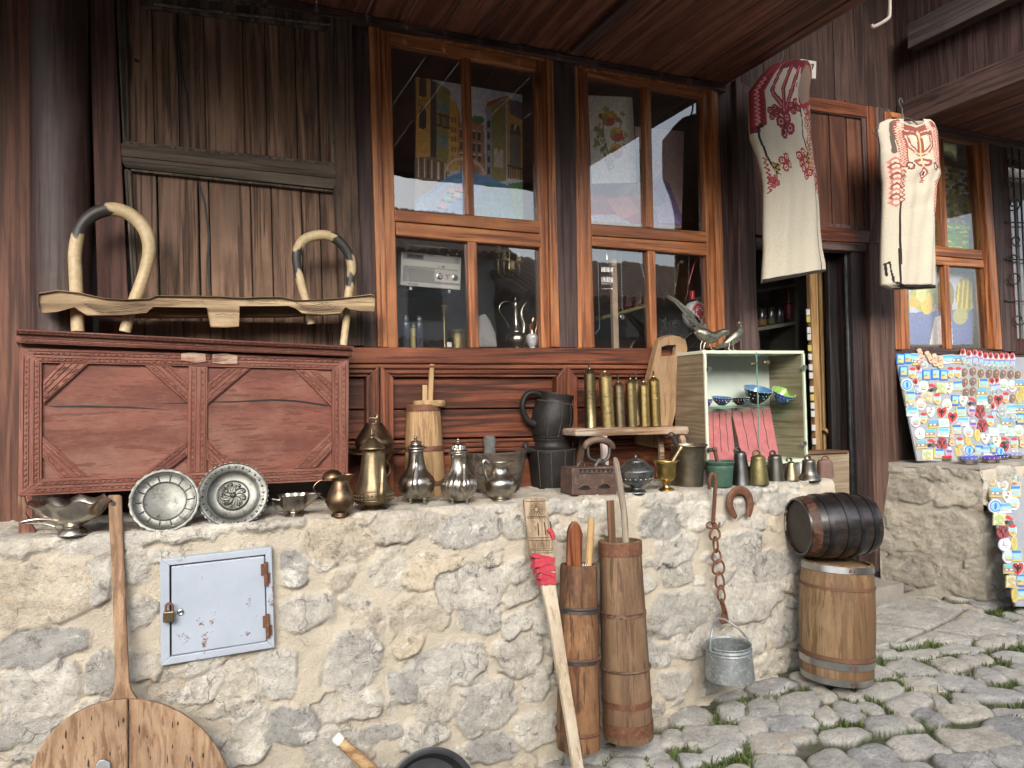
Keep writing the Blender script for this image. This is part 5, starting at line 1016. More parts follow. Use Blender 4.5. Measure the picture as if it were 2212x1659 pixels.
def bowl(u, v, r, h, cols, label, dots=True, dy=.10, tilt=(0, 0, 1)):
    ta = Vector(tilt).normalized(); t1 = Vector((1, 0, 0)); t1 = (t1-ta*t1.dot(ta)).normalized(); t2 = ta.cross(t1)
    p = cab(u, v, YC+dy); p.z = zsf+.0005+r*mpp(p)*.3203*.36*abs(Vector(tilt).normalized().y); s = mpp(p)*.3203; R_ = r*s; H_ = h*s
    L = [(R_*.35, 0), (R_*.36, H_*.06), (R_*.55, H_*.2), (R_*.82, H_*.55), (R_*.97, H_*.9), (R_, H_), (R_*.95, H_), (R_*.78, H_*.58), (R_*.5, H_*.28), (0, H_*.2)]
    t = thing('ceramic_bowl', label, 'bowl', p, 'painted bowls in the glass cabinet'); b = MB(); o, i_, d = cols
    b.lathe(L, p, 32, tilt, col=[o]*5+[d, i_, i_, i_]); b.build('dish', cer, t)
    if dots:
        b = MB()
        for j in range(20): an = j*math.pi/10; b.ball(p+(t1*math.cos(an)+t2*math.sin(an))*R_*.9+ta*H_*.72, 3*s, 6, col=d); b.ball(p+(t1*math.cos(an)+t2*math.sin(an))*R_+ta*H_, 3*s, 6, col=d)
        for j in range(16):
            an = j*2.4; q = .25+.04*j; b.ball(p+(t1*math.cos(an)+t2*math.sin(an))*R_*q+ta*H_*(.25+.38*q*q), 5*s, 6, col=random.choice([(.6, .1, .08), d, (.75, .75, .7), (.1, .3, .5)]))
        b.build('glaze_dot', cer, t)
bowl(1318, 515, 36, 48, ((.03, .05, .2), (.05, .1, .3), (.5, .5, .5)), 'small dark blue bowl half hidden at the cabinet edge')
bowl(1412, 515, 68, 55, ((.03, .06, .18), (.06, .14, .32), (.45, .5, .55)), 'small blue patterned bowl on the glass shelf', True, .08, (0, -.15, 1))
bowl(1540, 512, 60, 50, ((.008, .008, .01), (.03, .03, .04), (.5, .5, .5)), 'small black dotted bowl on the glass shelf', True, .08)
bowl(1640, 505, 96, 100, ((.008, .009, .013), (.10, .22, .42), (.5, .55, .6)), 'large black bowl with colourful flowered inside', True, .11, (.0, -.34, 1))
bowl(1806, 500, 80, 75, ((.04, .12, .50), (.30, .46, .10), (.5, .6, .5)), 'bright blue bowl with lime green inside', True, .10, (.05, -.55, 1))
def card(L, label, seed):
    t = thing('necklace_card', label, 'display card', cab(*L[3], YC+.05), 'pink necklace cards in the glass cabinet')
    Pq = [cab(u, v, YC+(.13 if v < 700 else .03)) for u, v in L]; f = quad(Pq[0], Pq[1], Pq[2], Pq[3])
    b = MB(); b.prism(Pq, (0, .004, 0)); b.build('card', plain('pink satin card', (.42, .10, .11), (.56, .17, .18), .35, 30, .2, 12), t)
    rng = random.Random(seed)
    for k in range(3):
        u = .22+.27*k; b = MB(); b.tube([f(u+.01*math.sin(j*1.3), .06+.75*j/10)+Vector((0, -.003, 0)) for j in range(11)], .0012, 6); b.build('necklace', M_IRON(), t)
    for k in range(12): b = MB() if k == 0 else b; b.tube([f(.06+k*.077, .03)+Vector((.004*math.cos(a), -.003, .006*math.sin(a))) for a in [j*.8 for j in range(8)]], .0011, 6, closed=True)
    b.build('ring_binding', M_STEEL(), t)
card([(1318, 545), (1470, 542), (1512, 905), (1318, 905)], 'pink necklace card with ring binding, left one in the glass cabinet', 1)
card([(1478, 540), (1740, 528), (1800, 880), (1560, 905)], 'pink necklace card with ring binding, right one in the glass cabinet', 2)
# pheasant figurines on the cabinet
FE = metal('silver bird', (.34, .33, .27), (.17, .16, .125), (.35, .55), 30, c3=(.09, .085, .07), bump=.6, bscale=110)
YP = -.19
def pheasant(label, body, tail, legs, sc, feath, crest):
    c = pl(ZW2, body[0][0], 1365, YP); c.z = zt_; s = mpp(c)*.1875; t = thing('pheasant_figure', label, 'figurine', c, 'metal pheasants on the glass cabinet')
    b = MB(); b.tube([pl(ZW2, u, v, YP+d) for u, v, r_, d in body], [r_*1.5*s for u, v, r_, d in body], 12, sub=4); b.build('body', FE, t)
    b = MB(); n = len(tail)
    for i in range(n-1):
        (u0, v0, w0), (u1, v1, w1) = tail[i], tail[i+1]
        for k in range(6):
            q = k/6; u, v, w = u0+(u1-u0)*q, v0+(v1-v0)*q, w0+(w1-w0)*q; du, dv = (u1-u0), (v1-v0); L_ = math.hypot(du, dv); nu, nv = -dv/L_, du/L_
            for sg in (-1, -.4, .3, 1): b.prism([pl(ZW2, u+nu*w*sg*a-du/L_*e*w*.9, v+nv*w*sg*a-dv/L_*e*w*.9, YP-.004-.003*(sg+1)) for a, e in ((.35, 0), (1.1, .5), (1.0, 1.2), (.5, .9))], (0, .004, 0))
    for (u0, v0, w0), (u1, v1, w1) in zip(tail[:-1], tail[1:]): b.tube([pl(ZW2, u0, v0, YP), pl(ZW2, u1, v1, YP)], [w0*.45*s, w1*.45*s], 8)
    b.build('tail', FE, t)
    for L in legs: b = MB(); b.tube([pl(ZW2, u, v, YP) for u, v in L]+[Vector((pl(ZW2, *L[-1], YP).x+.012, YP-.012, zt_+.003))], 6*s, 6); b.build('leg', FE, t)
    b = MB(); (u, v) = feath; b.tube([pl(ZW2, u, v, YP), pl(ZW2, u+crest[0], v+crest[1], YP)], [7*s, 2*s], 6); b.build('beak', FE, t)
pheasant('silver metal pheasant with long raised feathered tail on the glass cabinet', [(1480, 1140, 26, 0), (1560, 1180, 52, 0), (1650, 1215, 48, 0), (1720, 1190, 34, -.004), (1770, 1160, 26, -.006), (1820, 1150, 26, -.008), (1845, 1158, 18, -.008)], [(1160, 745, 14), (1250, 800, 22), (1330, 880, 30), (1430, 985, 44), (1500, 1075, 58), (1580, 1150, 62)], [[(1560, 1220), (1530, 1290), (1525, 1350)], [(1640, 1240), (1630, 1290), (1650, 1345)], [(1600, 1230), (1570, 1300), (1560, 1350)]], 1, (1852, 1165), (30, 22))
pheasant('smaller metal pheasant with its head raised behind the long tailed one', [(1800, 1290, 20, .03), (1850, 1260, 42, .03), (1920, 1200, 52, .03), (1970, 1130, 36, .03), (1975, 1080, 20, .03), (1968, 1050, 22, .03), (1985, 1040, 14, .03)], [(1700, 1340, 10), (1760, 1310, 18), (1830, 1285, 26)], [[(1890, 1240), (1900, 1300), (1905, 1350)], [(1860, 1270), (1860, 1310), (1850, 1350)]], 1, (1990, 1040), (28, 6))
# ---------------------------------------------------------------- things leaning on and standing before the wall
PW = Vector((0, -.452, 1.1))
def lean(L, k, F=None, o=0., P=PW):
    N = Vector((0, 1, -k)).normalized(); return [atp(*(F(*q) if F else q), P+N*o, N) for q in L], N
t = thing('bread_peel', 'large round wooden bread peel with long handle leaning on the wall by the meter box', 'peel', at(279, 1900, Y=-.65))
P, N = lean([(233, 1071), (236, 1069), (259, 1069), (263, 1073), (266, 1160), (269, 1240), (279, 1470), (284, 1492), (297, 1510), (300, 1535), (230, 1535), (233, 1513), (246, 1490), (248, 1462), (242, 1240), (236, 1150)], .16)
b = MB(); b.prism(P, N*.022); b.build('handle', M_PEEL('Z'), t, .004)
for sg in (-1, 1):
    L = [(279+225*math.cos(a), 1735+225*math.sin(a)) for a in [(-.5+j/24)*math.pi*sg+(0 if sg > 0 else math.pi) for j in range(25)]] if sg > 0 else [(276-225*math.cos(a), 1735-225*math.sin(a)) for a in [(-.5+j/24)*math.pi for j in range(25)]]
    P, N = lean(L, .16, o=-.012); b = MB(); b.prism(P, N*.022); b.build('blade', M_PEEL('Z'), t, .004)
P, N = lean([(245+6*math.cos(a), 1088+6*math.sin(a)) for a in [j*.63 for j in range(10)]], .16, o=-.0012); b = MB(); b.prism(P, N*.004); b.build('hole', plain('hole black', (.004,)*3, (.008,)*3), t)
rng = random.Random(4); b = MB()
for k in range(26):
    x, y = rng.uniform(120, 450), rng.uniform(1540, 1658)
    if (x-279)**2+(y-1735)**2 > 205**2: continue
    h_ = rng.uniform(3, 12); w_ = rng.uniform(1, 2.6); P, N = lean([(x, y-h_), (x+w_, y-h_*.3), (x+w_*.6, y+h_), (x-w_, y+h_*.4), (x-w_*.6, y-h_*.5)], .16, o=-.0135); b = MB(); b.prism(P, N*.003); b.build('burn_mark', plain('burn mark', (.02, .012, .008), (.05, .03, .02), .8), t)
P, N = lean([(208, 1652), (214, 1643), (226, 1641), (238, 1648), (240, 1665), (206, 1668)], .16, o=-.022); b = MB(); b.prism(P, N*.011); b.build('metal_patch', M_GALV(), t, .002)
# frying pan and handle at the lower edge
t = thing('frying_pan', 'dark round pan with wooden handle leaning at the foot of the wall', 'pan', at(925, 1830, Y=-.62))
Pc, N = lean([(925, 1732)], .30, P=Vector((0, -.47, .35))); Pc = Pc[0]; s = mpp(Pc); N = Vector((0, 1, -.30)).normalized()
b = MB(); b.lathe([(0, -.004), (84*s, -.004), (96*s, .028), (104*s, .030), (109*s, .028), (109*s, .024), (98*s, .022), (86*s, -.010), (0, -.010)], Pc, 60, -N); b.build('dish', metal('pan iron', (.045, .047, .05), (.09, .09, .095), (.3, .5), 8, .8), t)
b = MB(); Ph, _ = lean([(733, 1599), (800, 1660), (850, 1706)], .30, P=Vector((0, -.50, .35))); b.tube(Ph, [11*s, 12.5*s, 11*s], 14); b.build('handle', M_PALE('X'), t)
b = MB(); d = (Ph[0]-Ph[1]).normalized(); b.lathe([(11.6*s, -.006), (12*s, .012), (9*s, .018), (0, .018)], Ph[0], 14, d); b.build('handle_tip', plain('white tip', (.6, .6, .57), (.7, .7, .66), .6), t)
# carved paddle with red cloth
t = thing('carved_paddle', 'long carved wooden distaff paddle wrapped with red cloth leaning on the wall', 'paddle', at(1255, 1690, Y=-.8))
KP = .30; PP = Vector((0, -.47, 1.05))
def pd(L, o=0): return lean(L, KP, Z8, o, PP)
OW = wood('grey carved wood', (.17, .115, .07), (.36, .26, .165), (.50, .38, .26), 'Z', .75, worn=(.2, .15, .1), wornamt=.5)
b = MB(); sl3 = [[(330, 248), (336, 248), (342, 318), (336, 320)], [(368, 242), (374, 242), (382, 314), (376, 316)], [(402, 238), (408, 238), (413, 290), (408, 310)]]
P, N = pd([(255, 110), (285, 102), (300, 106), (330, 100), (374, 104), (380, 180), (402, 230), (414, 300), (430, 432), (292, 434), (275, 300)]); b.prism(P, N*.018); b.build('head', OW, t, .003)
b = MB()
for q in sl3: P, N = pd(q, -.001); b.prism(P, N*.003)
b.build('slot', plain('hole black', (.004,)*3, (.008,)*3), t)
b = MB()
for k in range(16):
    a = k*2*math.pi/16; (P, N) = pd([(325+10*math.cos(a), 168+11*math.sin(a)), (325+38*math.cos(a), 168+42*math.sin(a))], -.002); b.tube(P, .0012, 5)
for v in (120, 208, 216, 330, 345, 395, 405, 418): (P, N) = pd([(262+(v-110)*.09, v+3), (378+max(0, v-200)*.2, v)], -.0015); b.tube(P, .0012, 5)
for k in range(12): (P, N) = pd([(300+k*9, 350), (304+k*9, 390)], -.0015); b.tube(P, .0009, 5)
b.build('carving', wood('carving dark', (.08, .05, .03), (.15, .10, .06), (.2, .14, .09), 'Z', .8), t)
b = MB(); P, N = pd([(335, 425), (428, 425), (440, 620), (462, 760), (492, 960), (524, 1180), (560, 1400), (606, 1700), (545, 1700), (500, 1400), (462, 1180), (425, 960), (392, 760), (360, 620)]); b.prism(P, N*.022); b.build('shaft', wood('pale shaft', (.34, .25, .16), (.54, .44, .31), (.64, .54, .41), 'Z', .7, ring=10, worn=(.22, .15, .1), wornamt=.5), t, .004)
rc = plain('red cloth', (.30, .020, .035), (.45, .05, .07), .95, 25, .8, 90)
b = MB()
for k in range(9):
    v = 432+k*18; x0_, x1_ = 307+k*6+(5 if k % 2 else -3), 430+k*1.4; tl = (26, -8, -30, 12, -18, 30, -10, 20, -6)[k]
    n_ = 7; up = []; dn = []
    for j in range(n_+1):
        q = j/n_; xx = x0_+(x1_-x0_)*q; vv = v+tl*(q-.5)+2*math.sin(j*2.3+k); up.append((xx, vv)); dn.append((xx, vv+25+3*math.sin(j*1.7+k*2)))
    P, N = pd(up+dn[::-1], -.005-.0025*(k % 3)); b.prism(P, N*(.030+.005*(k % 3)), smooth=False)
(P, N) = pd([(392, 300), (400, 292), (412, 305), (420, 325), (424, 345)], -.006); b.tube(P, [.006, .010, .010, .008, .006], 8, sub=3)
b.build('cloth', rc, t, .004)
# tall churns
def stave_churn(name, label, ct, cb, L, mat, hoops, grooves, inside=.1):
    ax = (ct-cb).normalized(); H_ = (ct-cb).length; t = thing(name, label, 'butter churn', cb)
    pr_ = [(0, .002)]+[(r_, h*H_) for h, r_ in L]; rt = L[-1][1]; pr_ += [(rt*.82, H_), (rt*.80, H_-inside), (0, H_-inside)]
    b = MB(); b.lathe(pr_, cb, 56, ax, mod=lambda an, i: 1-.008*(1 if (an*grooves/(2*math.pi)) % 1 < .08 else 0)); b.build('staves', mat, t, sharp=25)
    rad = lambda h: float(np.interp(h, [q[0] for q in L], [q[1] for q in L]))
    for h0, h1, m, k in hoops:
        b = MB(); r0, r1 = rad(h0), rad(h1)
        if k == 'rope': b.tube([cb+ax*h0*H_+(ax.orthogonal().normalized()*math.cos(a)+ax.cross(ax.orthogonal().normalized())*math.sin(a))*(r0+.003) for a in [j*2*math.pi/40 for j in range(40)]], .005, 8, closed=True)
        else: b.lathe([(r0-.004, h0*H_), (r0+.003, h0*H_), (r1+.003, h1*H_), (r1-.004, h1*H_)], cb, 56, ax)
        b.build('hoop', m, t)
    return t, ax, H_
hoopw = wood('wooden hoop', (.05, .025, .015), (.13, .07, .042), (.2, .12, .08), 'X', .6)
ct, cb = at(1339, 1167, Y=-.535), at(1357.6, 1590, Y=-.575); s = mpp(cb)
stave_churn('tall_churn', 'tall brown stave churn with hoops standing at the wall beside the darker log churn', ct, cb, [(0, 53*s), (.3, 52*s), (.6, 49*s), (.93, 46*s), (1, 46.5*s)], M_CHURN('Z'), [(.93, .995, M_RUST(), 0), (.62, .64, hoopw, 0), (.355, .36, hoopw, 'rope'), (.17, .20, M_RUST(), 0), (.03, .09, M_RUST(), 0)], 14)
b = MB(); b.lathe([(0, .004), (.014, .004), (.018, 0)], at(1378, 1180, Y=-.535-46*s*.9), 8, (.35, -1, 0)); b.build('strap_knot', M_RUST(), SC.objects['tall_churn'])
b = MB(); a0, a1 = pl(Z8, 763, 370, -.525), pl(Z8, 750, 118, -.525); b.beam(a0-Vector((0, 0, .08)), a1, 44*s*.375*1.0, .013, up=(0, 1, 0)); b.build('plunger', wood('plunger slat', (.10, .05, .025), (.24, .13, .07), (.32, .2, .12), 'Z', .7), SC.objects['tall_churn'], .002)
b = MB(); b.tube([pl(Z8, 840, 440, -.55), pl(Z8, 838, 330, -.55), pl(Z8, 828, 180, -.545), pl(Z8, 806, 40, -.54), pl(Z8, 785, -95, -.53), pl(Z8, 775, -128, -.53)], [.0135, .0135, .0125, .0125, .0115, .006], 10, sub=4); tag(b.build('stick', wood('grey stick', (.17, .13, .095), (.34, .28, .215), (.42, .36, .29), 'Z', .7, ring=6), None), 'bent grey stick standing in the tall brown churn', 'stick')
ct, cb = at(1250, 1219, Y=-.525), at(1249.6, 1613, Y=-.57); s = mpp(cb)
logm = M_LOG('Z')
stave_churn('log_churn', 'tall dark hollowed log churn with iron bands beside the carved paddle', ct, cb, [(0, 47*s), (.2, 46.5*s), (.5, 44*s), (.62, 45*s), (.9, 41*s), (.96, 41.5*s), (1, 40*s)], logm, [(.74, .765, M_IRON(), 0), (.765, .77, M_IRON(), 'rope'), (.465, .49, M_IRON(), 0), (.49, .495, hoopw, 'rope'), (.095, .10, M_RUST(), 'rope')], 9)
b = MB(); b.prism([pl(Z8, u, v, -.535) for u, v in ((508, 440), (510, 300), (522, 265), (538, 242), (560, 240), (578, 262), (594, 308), (586, 560), (506, 560))], (0, .018, 0)); b.build('paddle_blade', wood('varnished blade', (.06, .02, .01), (.25, .08, .032), (.36, .14, .06), 'Z', .4, coat=.3), SC.objects['log_churn'], .004)
b = MB(); b.tube([pl(Z8, 620, 570, -.545), pl(Z8, 641, 218, -.54)], .0125, 14); tag(b.build('stick', wood('honey stick', (.36, .19, .07), (.52, .31, .13), (.6, .4, .2), 'Z', .5, ring=6), None), 'straight honey coloured stick standing in the dark log churn', 'stick')
b = MB(); ax = (ct-cb).normalized()
for k in range(60):
    a = random.random()*6.28; r_ = random.uniform(.2, .9)*30*s; p = ct-ax*.02+Vector((math.cos(a)*r_, math.sin(a)*r_, 0)); b.tube([p-Vector((0, 0, .05)), p+Vector((random.uniform(-.008, .008), random.uniform(-.008, .008), random.uniform(0, .025)))], .0012, 4)
tag(b.build('straw_fill', painted('straw', .8), SC.objects['log_churn']), kind='stuff')
for i in range(len(b.c)): pass
# chain with hook, bucket, horseshoe
YH = -.468; t = thing('iron_chain', 'rusty iron chain with twisted hook hanging from the ledge edge', 'chain', pl(Z6, 1400, 1900, YH)); RS = M_RUST()
b = MB(); P = [pl(Z6, 1332, 1085, YH-.004), pl(Z6, 1330, 1030, YH-.01), pl(Z6, 1338, 995, YH-.012), pl(Z6, 1355, 985, YH-.012), pl(Z6, 1370, 1000, YH-.012), pl(Z6, 1372, 1040, YH-.01), pl(Z6, 1366, 1150, YH-.006), pl(Z6, 1358, 1260, YH-.006), pl(Z6, 1356, 1320, YH-.006), pl(Z6, 1366, 1345, YH-.008), pl(Z6, 1392, 1340, YH-.008), pl(Z6, 1402, 1310, YH-.008)]
b.tube(P, [.0075]*9+[.0065, .006, .004], 8, sub=6); n0 = len(P)
b.build('hook', RS, t)
b = MB(); P2 = [P[5]*(1-q)+P[8]*q for q in [j/28 for j in range(29)]]
for q in range(28): b.tube([P2[q]+Vector((-.0075, -.004, 0)), P2[q]*.6+P2[q+1]*.4+Vector((.0075, -.004, .002))], .0022, 5)
b.build('twist', RS, t)
b = MB(); b.tube([pl(Z6, 1345+34*math.cos(a), 1330+22*math.sin(a), YH-.016) for a in [j*.52 for j in range(12)]], .004, 7, closed=True); b.build('ring', RS, t)
def link(u, v, ru, rv, tilt=0, edge=False, r_=.0045):
    c = pl(Z8, u, v, YH-.012); s = mpp(c)*.375; b = MB(); P = []
    for j in range(20):
        a = j*math.pi/10; x, z = ru*s*math.cos(a), rv*s*math.sin(a); x2 = x*math.cos(tilt)-z*math.sin(tilt); z2 = x*math.sin(tilt)+z*math.cos(tilt)
        P.append(c+(Vector((x2, .004*math.sin(a*2), z2)) if not edge else Vector((x2*.22, x2, z2))))
    b.tube(P, r_, 8, closed=True); b.build('ring', RS, t)
link(1352, 310, 36, 36); link(1357, 372, 26, 44, 0, True); link(1362, 436, 30, 36); link(1373, 502, 42, 42); link(1380, 578, 29, 48, .12); link(1388, 652, 24, 46, .1)
b = MB(); b.prism([pl(Z8, u, v, YH-.012) for u, v in ((1380, 690), (1396, 680), (1416, 720), (1432, 790), (1438, 825), (1395, 832), (1375, 800), (1394, 790), (1398, 750))], (0, .008, 0)); b.build('end_hook', RS, t, .002)
b = MB(); b.tube([pl(Z8, 1395, 690, YH-.016), pl(Z8, 1412, 735, YH-.022), pl(Z8, 1420, 770, YH-.016), pl(Z8, 1402, 740, YH-.012)], .0045, 7, closed=True, sub=3); b.build('ring', RS, t)
YB_ = -.575; c = pl(Z8, 1440, 1135, YB_); s = mpp(c)*.375; t = thing('zinc_bucket', 'small zinc bucket with wire handle hanging on the rusty chain', 'bucket', c); GV = M_GALV()
b = MB(); h_ = 195*s; b.lathe([(0, .004), (136*s, 0), (139*s, 4*s), (132*s, h_*.4), (126*s, h_*.75), (131*s, h_*.78), (124*s, h_*.82), (131*s, h_*.87), (122*s, h_*.92), (130*s, h_*.98), (126*s, h_), (118*s, h_*.95), (124*s, h_*.4), (126*s, .01), (0, .012)], c, 44, (-.02, 0, 1)); b.build('body', GV, t)
b = MB(); zt2 = h_*.98; b.tube([c+Vector((-128*s, 0, zt2-14*s)), c+Vector((-134*s, 0, zt2+25*s)), c+Vector((-105*s, .01, zt2+95*s)), c+Vector((-40*s, .04, zt2+128*s)), c+Vector((25*s, .04, zt2+118*s)), c+Vector((90*s, .01, zt2+65*s)), c+Vector((130*s, 0, zt2+10*s)), c+Vector((122*s, 0, zt2-20*s))], .0042, 8, sub=5); b.build('handle', GV, t)
for sg in (-1, 1):
    b = MB(); b.tube([c+Vector((sg*128*s, 0, zt2-30*s)), c+Vector((sg*138*s, 0, zt2)), c+Vector((sg*128*s, 0, zt2+18*s)), c+Vector((sg*120*s, 0, zt2-5*s))], .004, 7, closed=True, sub=3); b.build('ear', GV, t)
b = MB(); HS = [(1480, 215), (1462, 190), (1445, 150), (1447, 100), (1470, 68), (1503, 58), (1535, 70), (1556, 102), (1562, 150), (1555, 190), (1550, 212)]
YHS = -.452; P = [pl(Z8, u-5, v, YHS) for u, v in HS]
hb = MB()
hb.tube(P, [.010, .0145, .017, .018, .018, .018, .018, .018, .017, .0145, .010], 10, sub=4)
o = hb.build('horseshoe', RS, None); tag(o, 'rusty horseshoe fixed on the stone wall right of the chain', 'horseshoe')
for v in o.data.vertices: v.co.y *= .45
# barrels
def barrel(name, label, A, B, r0, r1, mat, hoops, headmat, nst=16, ends=None):
    ax = (B-A).normalized(); L = (B-A).length; t = thing(name, label, 'barrel', A)
    R_ = lambda q: r0+(r1-r0)*(1-(2*q-1)**2); pr_ = [(0, .012), (R_(0)*.9, .012), (R_(0)*.93, 0), (R_(0), 0)]+[(R_(q), q*L) for q in [j/12 for j in range(13)]]+[(R_(1)*.93, L), (R_(1)*.9, L-.012), (0, L-.012)]
    b = MB(); b.lathe(pr_[2:-2], A, 64, ax, mod=lambda an, i: 1-.008*(1 if (an*nst/(2*math.pi)) % 1 < .07 else 0)); b.build('staves', mat, t, sharp=25)
    for k, q in enumerate((0, 1)):
        b = MB(); h = .012 if q == 0 else L-.012; b.lathe([(0, h), (R_(q)*.925, h)] if q else [(R_(q)*.925, h), (0, h)], A, 40, ax); b.build('head', headmat, t)
    for q0, q1, m, riv in hoops:
        b = MB(); b.lathe([(R_(q0)-.004, q0*L), (R_(q0)+.0035, q0*L), (R_(q1)+.0035, q1*L), (R_(q1)-.004, q1*L)], A, 64, ax); h_ = b.build('hoop', m, t)
        if riv:
            b = MB(); e = (Vector((CAM.x, CAM.y, 0))-Vector((A.x, A.y, 0))); e = (e-ax*e.dot(ax)).normalized(); f = ax.cross(e); q = (q0+q1)/2
            for da in (.10, .24): p = A+ax*q*L+(e*math.cos(da+riv)+f*math.sin(da+riv))*(R_(q)+.003); n = (e*math.cos(da+riv)+f*math.sin(da+riv)); b.lathe([(.007, 0), (.006, .003), (0, .004)], p, 12, n)
            b.build('rivet', M_RUST(), h_)
    return t
A = at(1807, 1462, Y=-.635); B = at(1808, 1212, Y=-.62); s = mpp(A); burn = plain('burnt band', (.09, .04, .02), (.16, .08, .04), .8)
barrel('oak_barrel', 'upright pale oak barrel with steel hoops beside the doorway', A, B, 71*s, 77*s, M_OAK('Z'), [(.0, .055, M_STEEL(), .3), (.135, .195, M_STEEL(), .25), (.935, .99, M_STEEL(), .25), (.20, .235, burn, 0), (.79, .815, burn, 0)], M_OAK('X'), 15)
zt_b = B.z
A2 = at(1715, 1130, Y=-.60); r0 = 62*s
ax2 = Vector((.93, -.30, 0)).normalized(); A2 = at(1722, 1132, Y=-.53); A2.z = zt_b+r0*1.16+.004
Lk = .2
while True:
    q_ = A2+ax2*Lk-CAM
    if 1106+FP*q_.dot(_r)/q_.dot(_fw) > 1872 or Lk > .6: break
    Lk += .004
A2 = A2; B2 = A2+ax2*Lk
iron2 = metal('black hoop', (.03, .03, .032), (.06, .058, .06), (.3, .45), 14, .8)
kg = barrel('small_keg', 'small black tarred keg lying on top of the upright oak barrel', A2, B2, r0, r0*1.14, M_BLACKW('X'), [(.235, .30, iron2, 0), (.47, .53, iron2, 0), (.66, .71, iron2, 0), (.86, .93, iron2, 0)], plain('black keg head', (.015, .011, .01), (.05, .04, .034), .6, 6, .6, 30), 14)
b = MB(); b.lathe([(r0*1.012+.001, .025*Lk), (r0*1.033+.0012, .06*Lk), (r0*1.072+.0012, .14*Lk), (r0*1.07-.002, .14*Lk), (r0-.002, .025*Lk)], A2, 64, ax2); b.build('brown_stave_end', wood('bare stave ends', (.03, .013, .009), (.10, .042, .022), (.17, .08, .045), 'X', .5, worn=(.02, .012, .01), wornamt=.8), kg)
# ---------------------------------------------------------------- embroidered wool dresses
WOOL = painted('felted_wool', .95, .07, 120, .5)
def dress(label, rows, r1_, paint, Y, loc, depth=.26, arms=(), n=190, hem=None, hanger=None, m=260):
    """rows: (v, left, right) in close-up Z3 units"""
    R = Ras(230, 400, (.455, .41, .325)); paint(R); R.grain(.05, 3)
    vs_ = [r_[0] for r_ in rows]; t = thing('wool_dress', label, 'dress', loc); M_ = m; b = MB(); G = []
    v0, v1 = vs_[0], vs_[-1]
    for i in range(M_+1):
        v = v0+(v1-v0)*i/M_; l, r_ = np.interp(v, vs_, [q[1] for q in rows]), np.interp(v, vs_, [q[2] for q in rows])
        a, c = pl(Z3, l, v, Y), pl(Z3, r_, v, Y); C_ = (a+c)/2; ex = (c-a)/2; w = ex.length; ey = Vector((ex.y, -ex.x, 0)).normalized()*w*depth*min(1, .35+i/M_*2.2); row = []
        for k in range(n):
            an = math.pi+2*math.pi*k/n; fold = (1+.16*math.sin(6*an+1.3+.6*math.sin(i*.03))*min(1, i/M_*1.2)+.07*math.sin(11*an+i*.03)+.05*math.sin(i*.16+3*an)*(1 if i < M_*.55 else .3))
            dz = hem(0.5-.5*math.cos(an-math.pi) if an < 2*math.pi else .5-.5*math.cos(an-math.pi), i/M_) if hem else 0
            row.append(C_+ex*math.cos(an)-ey*math.sin(an)*fold+Vector((0, 0, dz)))
        G.append(row)
    vs = [p for row in G for p in row]; fs = []; fc = []
    for i in range(M_):
        for k in range(n):
            k2 = (k+1) % n; front = k < n//2; u = (.5-.5*math.cos(math.pi*(k+.5)/(n/2))) if front else None
            if front:
                py = min(399, int((i+.5)/M_*400)); px = min(229, int(u*230))
                if not R.m[py, px]: continue
                col = tuple(R.a[py, px])
            else: col = (.40, .33, .27)
            fs.append([i*n+k, i*n+k2, (i+1)*n+k2, (i+1)*n+k]); fc.append(col)
    b.add(vs, fs, fc, True); o = b.build('cloth', WOOL, t, sharp=0); md = o.modifiers.new('thick', 'SOLIDIFY'); md.thickness = .004; md.offset = -1
    return t
RED, DRED, BLK, YEL, PNK, CRM = (.25, .028, .036), (.15, .016, .026), (.018, .013, .012), (.34, .22, .08), (.36, .14, .11), (.455, .41, .325)
def zig(R, x, y0, y1, w, col, n, lw=.008):
    R.line([(x+(w if k % 2 else -w), y0+(y1-y0)*k/n) for k in range(n+1)], lw, col, 2.6)
def flower(R, x, y, r, c1=RED, c2=CRM, c3=BLK):
    for k in range(4):
        a = k*math.pi/2+.4; R.ell(x+r*.8*math.cos(a), y+r*.33*math.sin(a), r*.62, r*.25, c1); R.ell(x+r*.8*math.cos(a), y+r*.33*math.sin(a), r*.33, r*.13, c2); R.ell(x+r*.8*math.cos(a), y+r*.33*math.sin(a), r*.15, r*.06, c3)
    R.ell(x, y, r*.4, r*.16, c1)
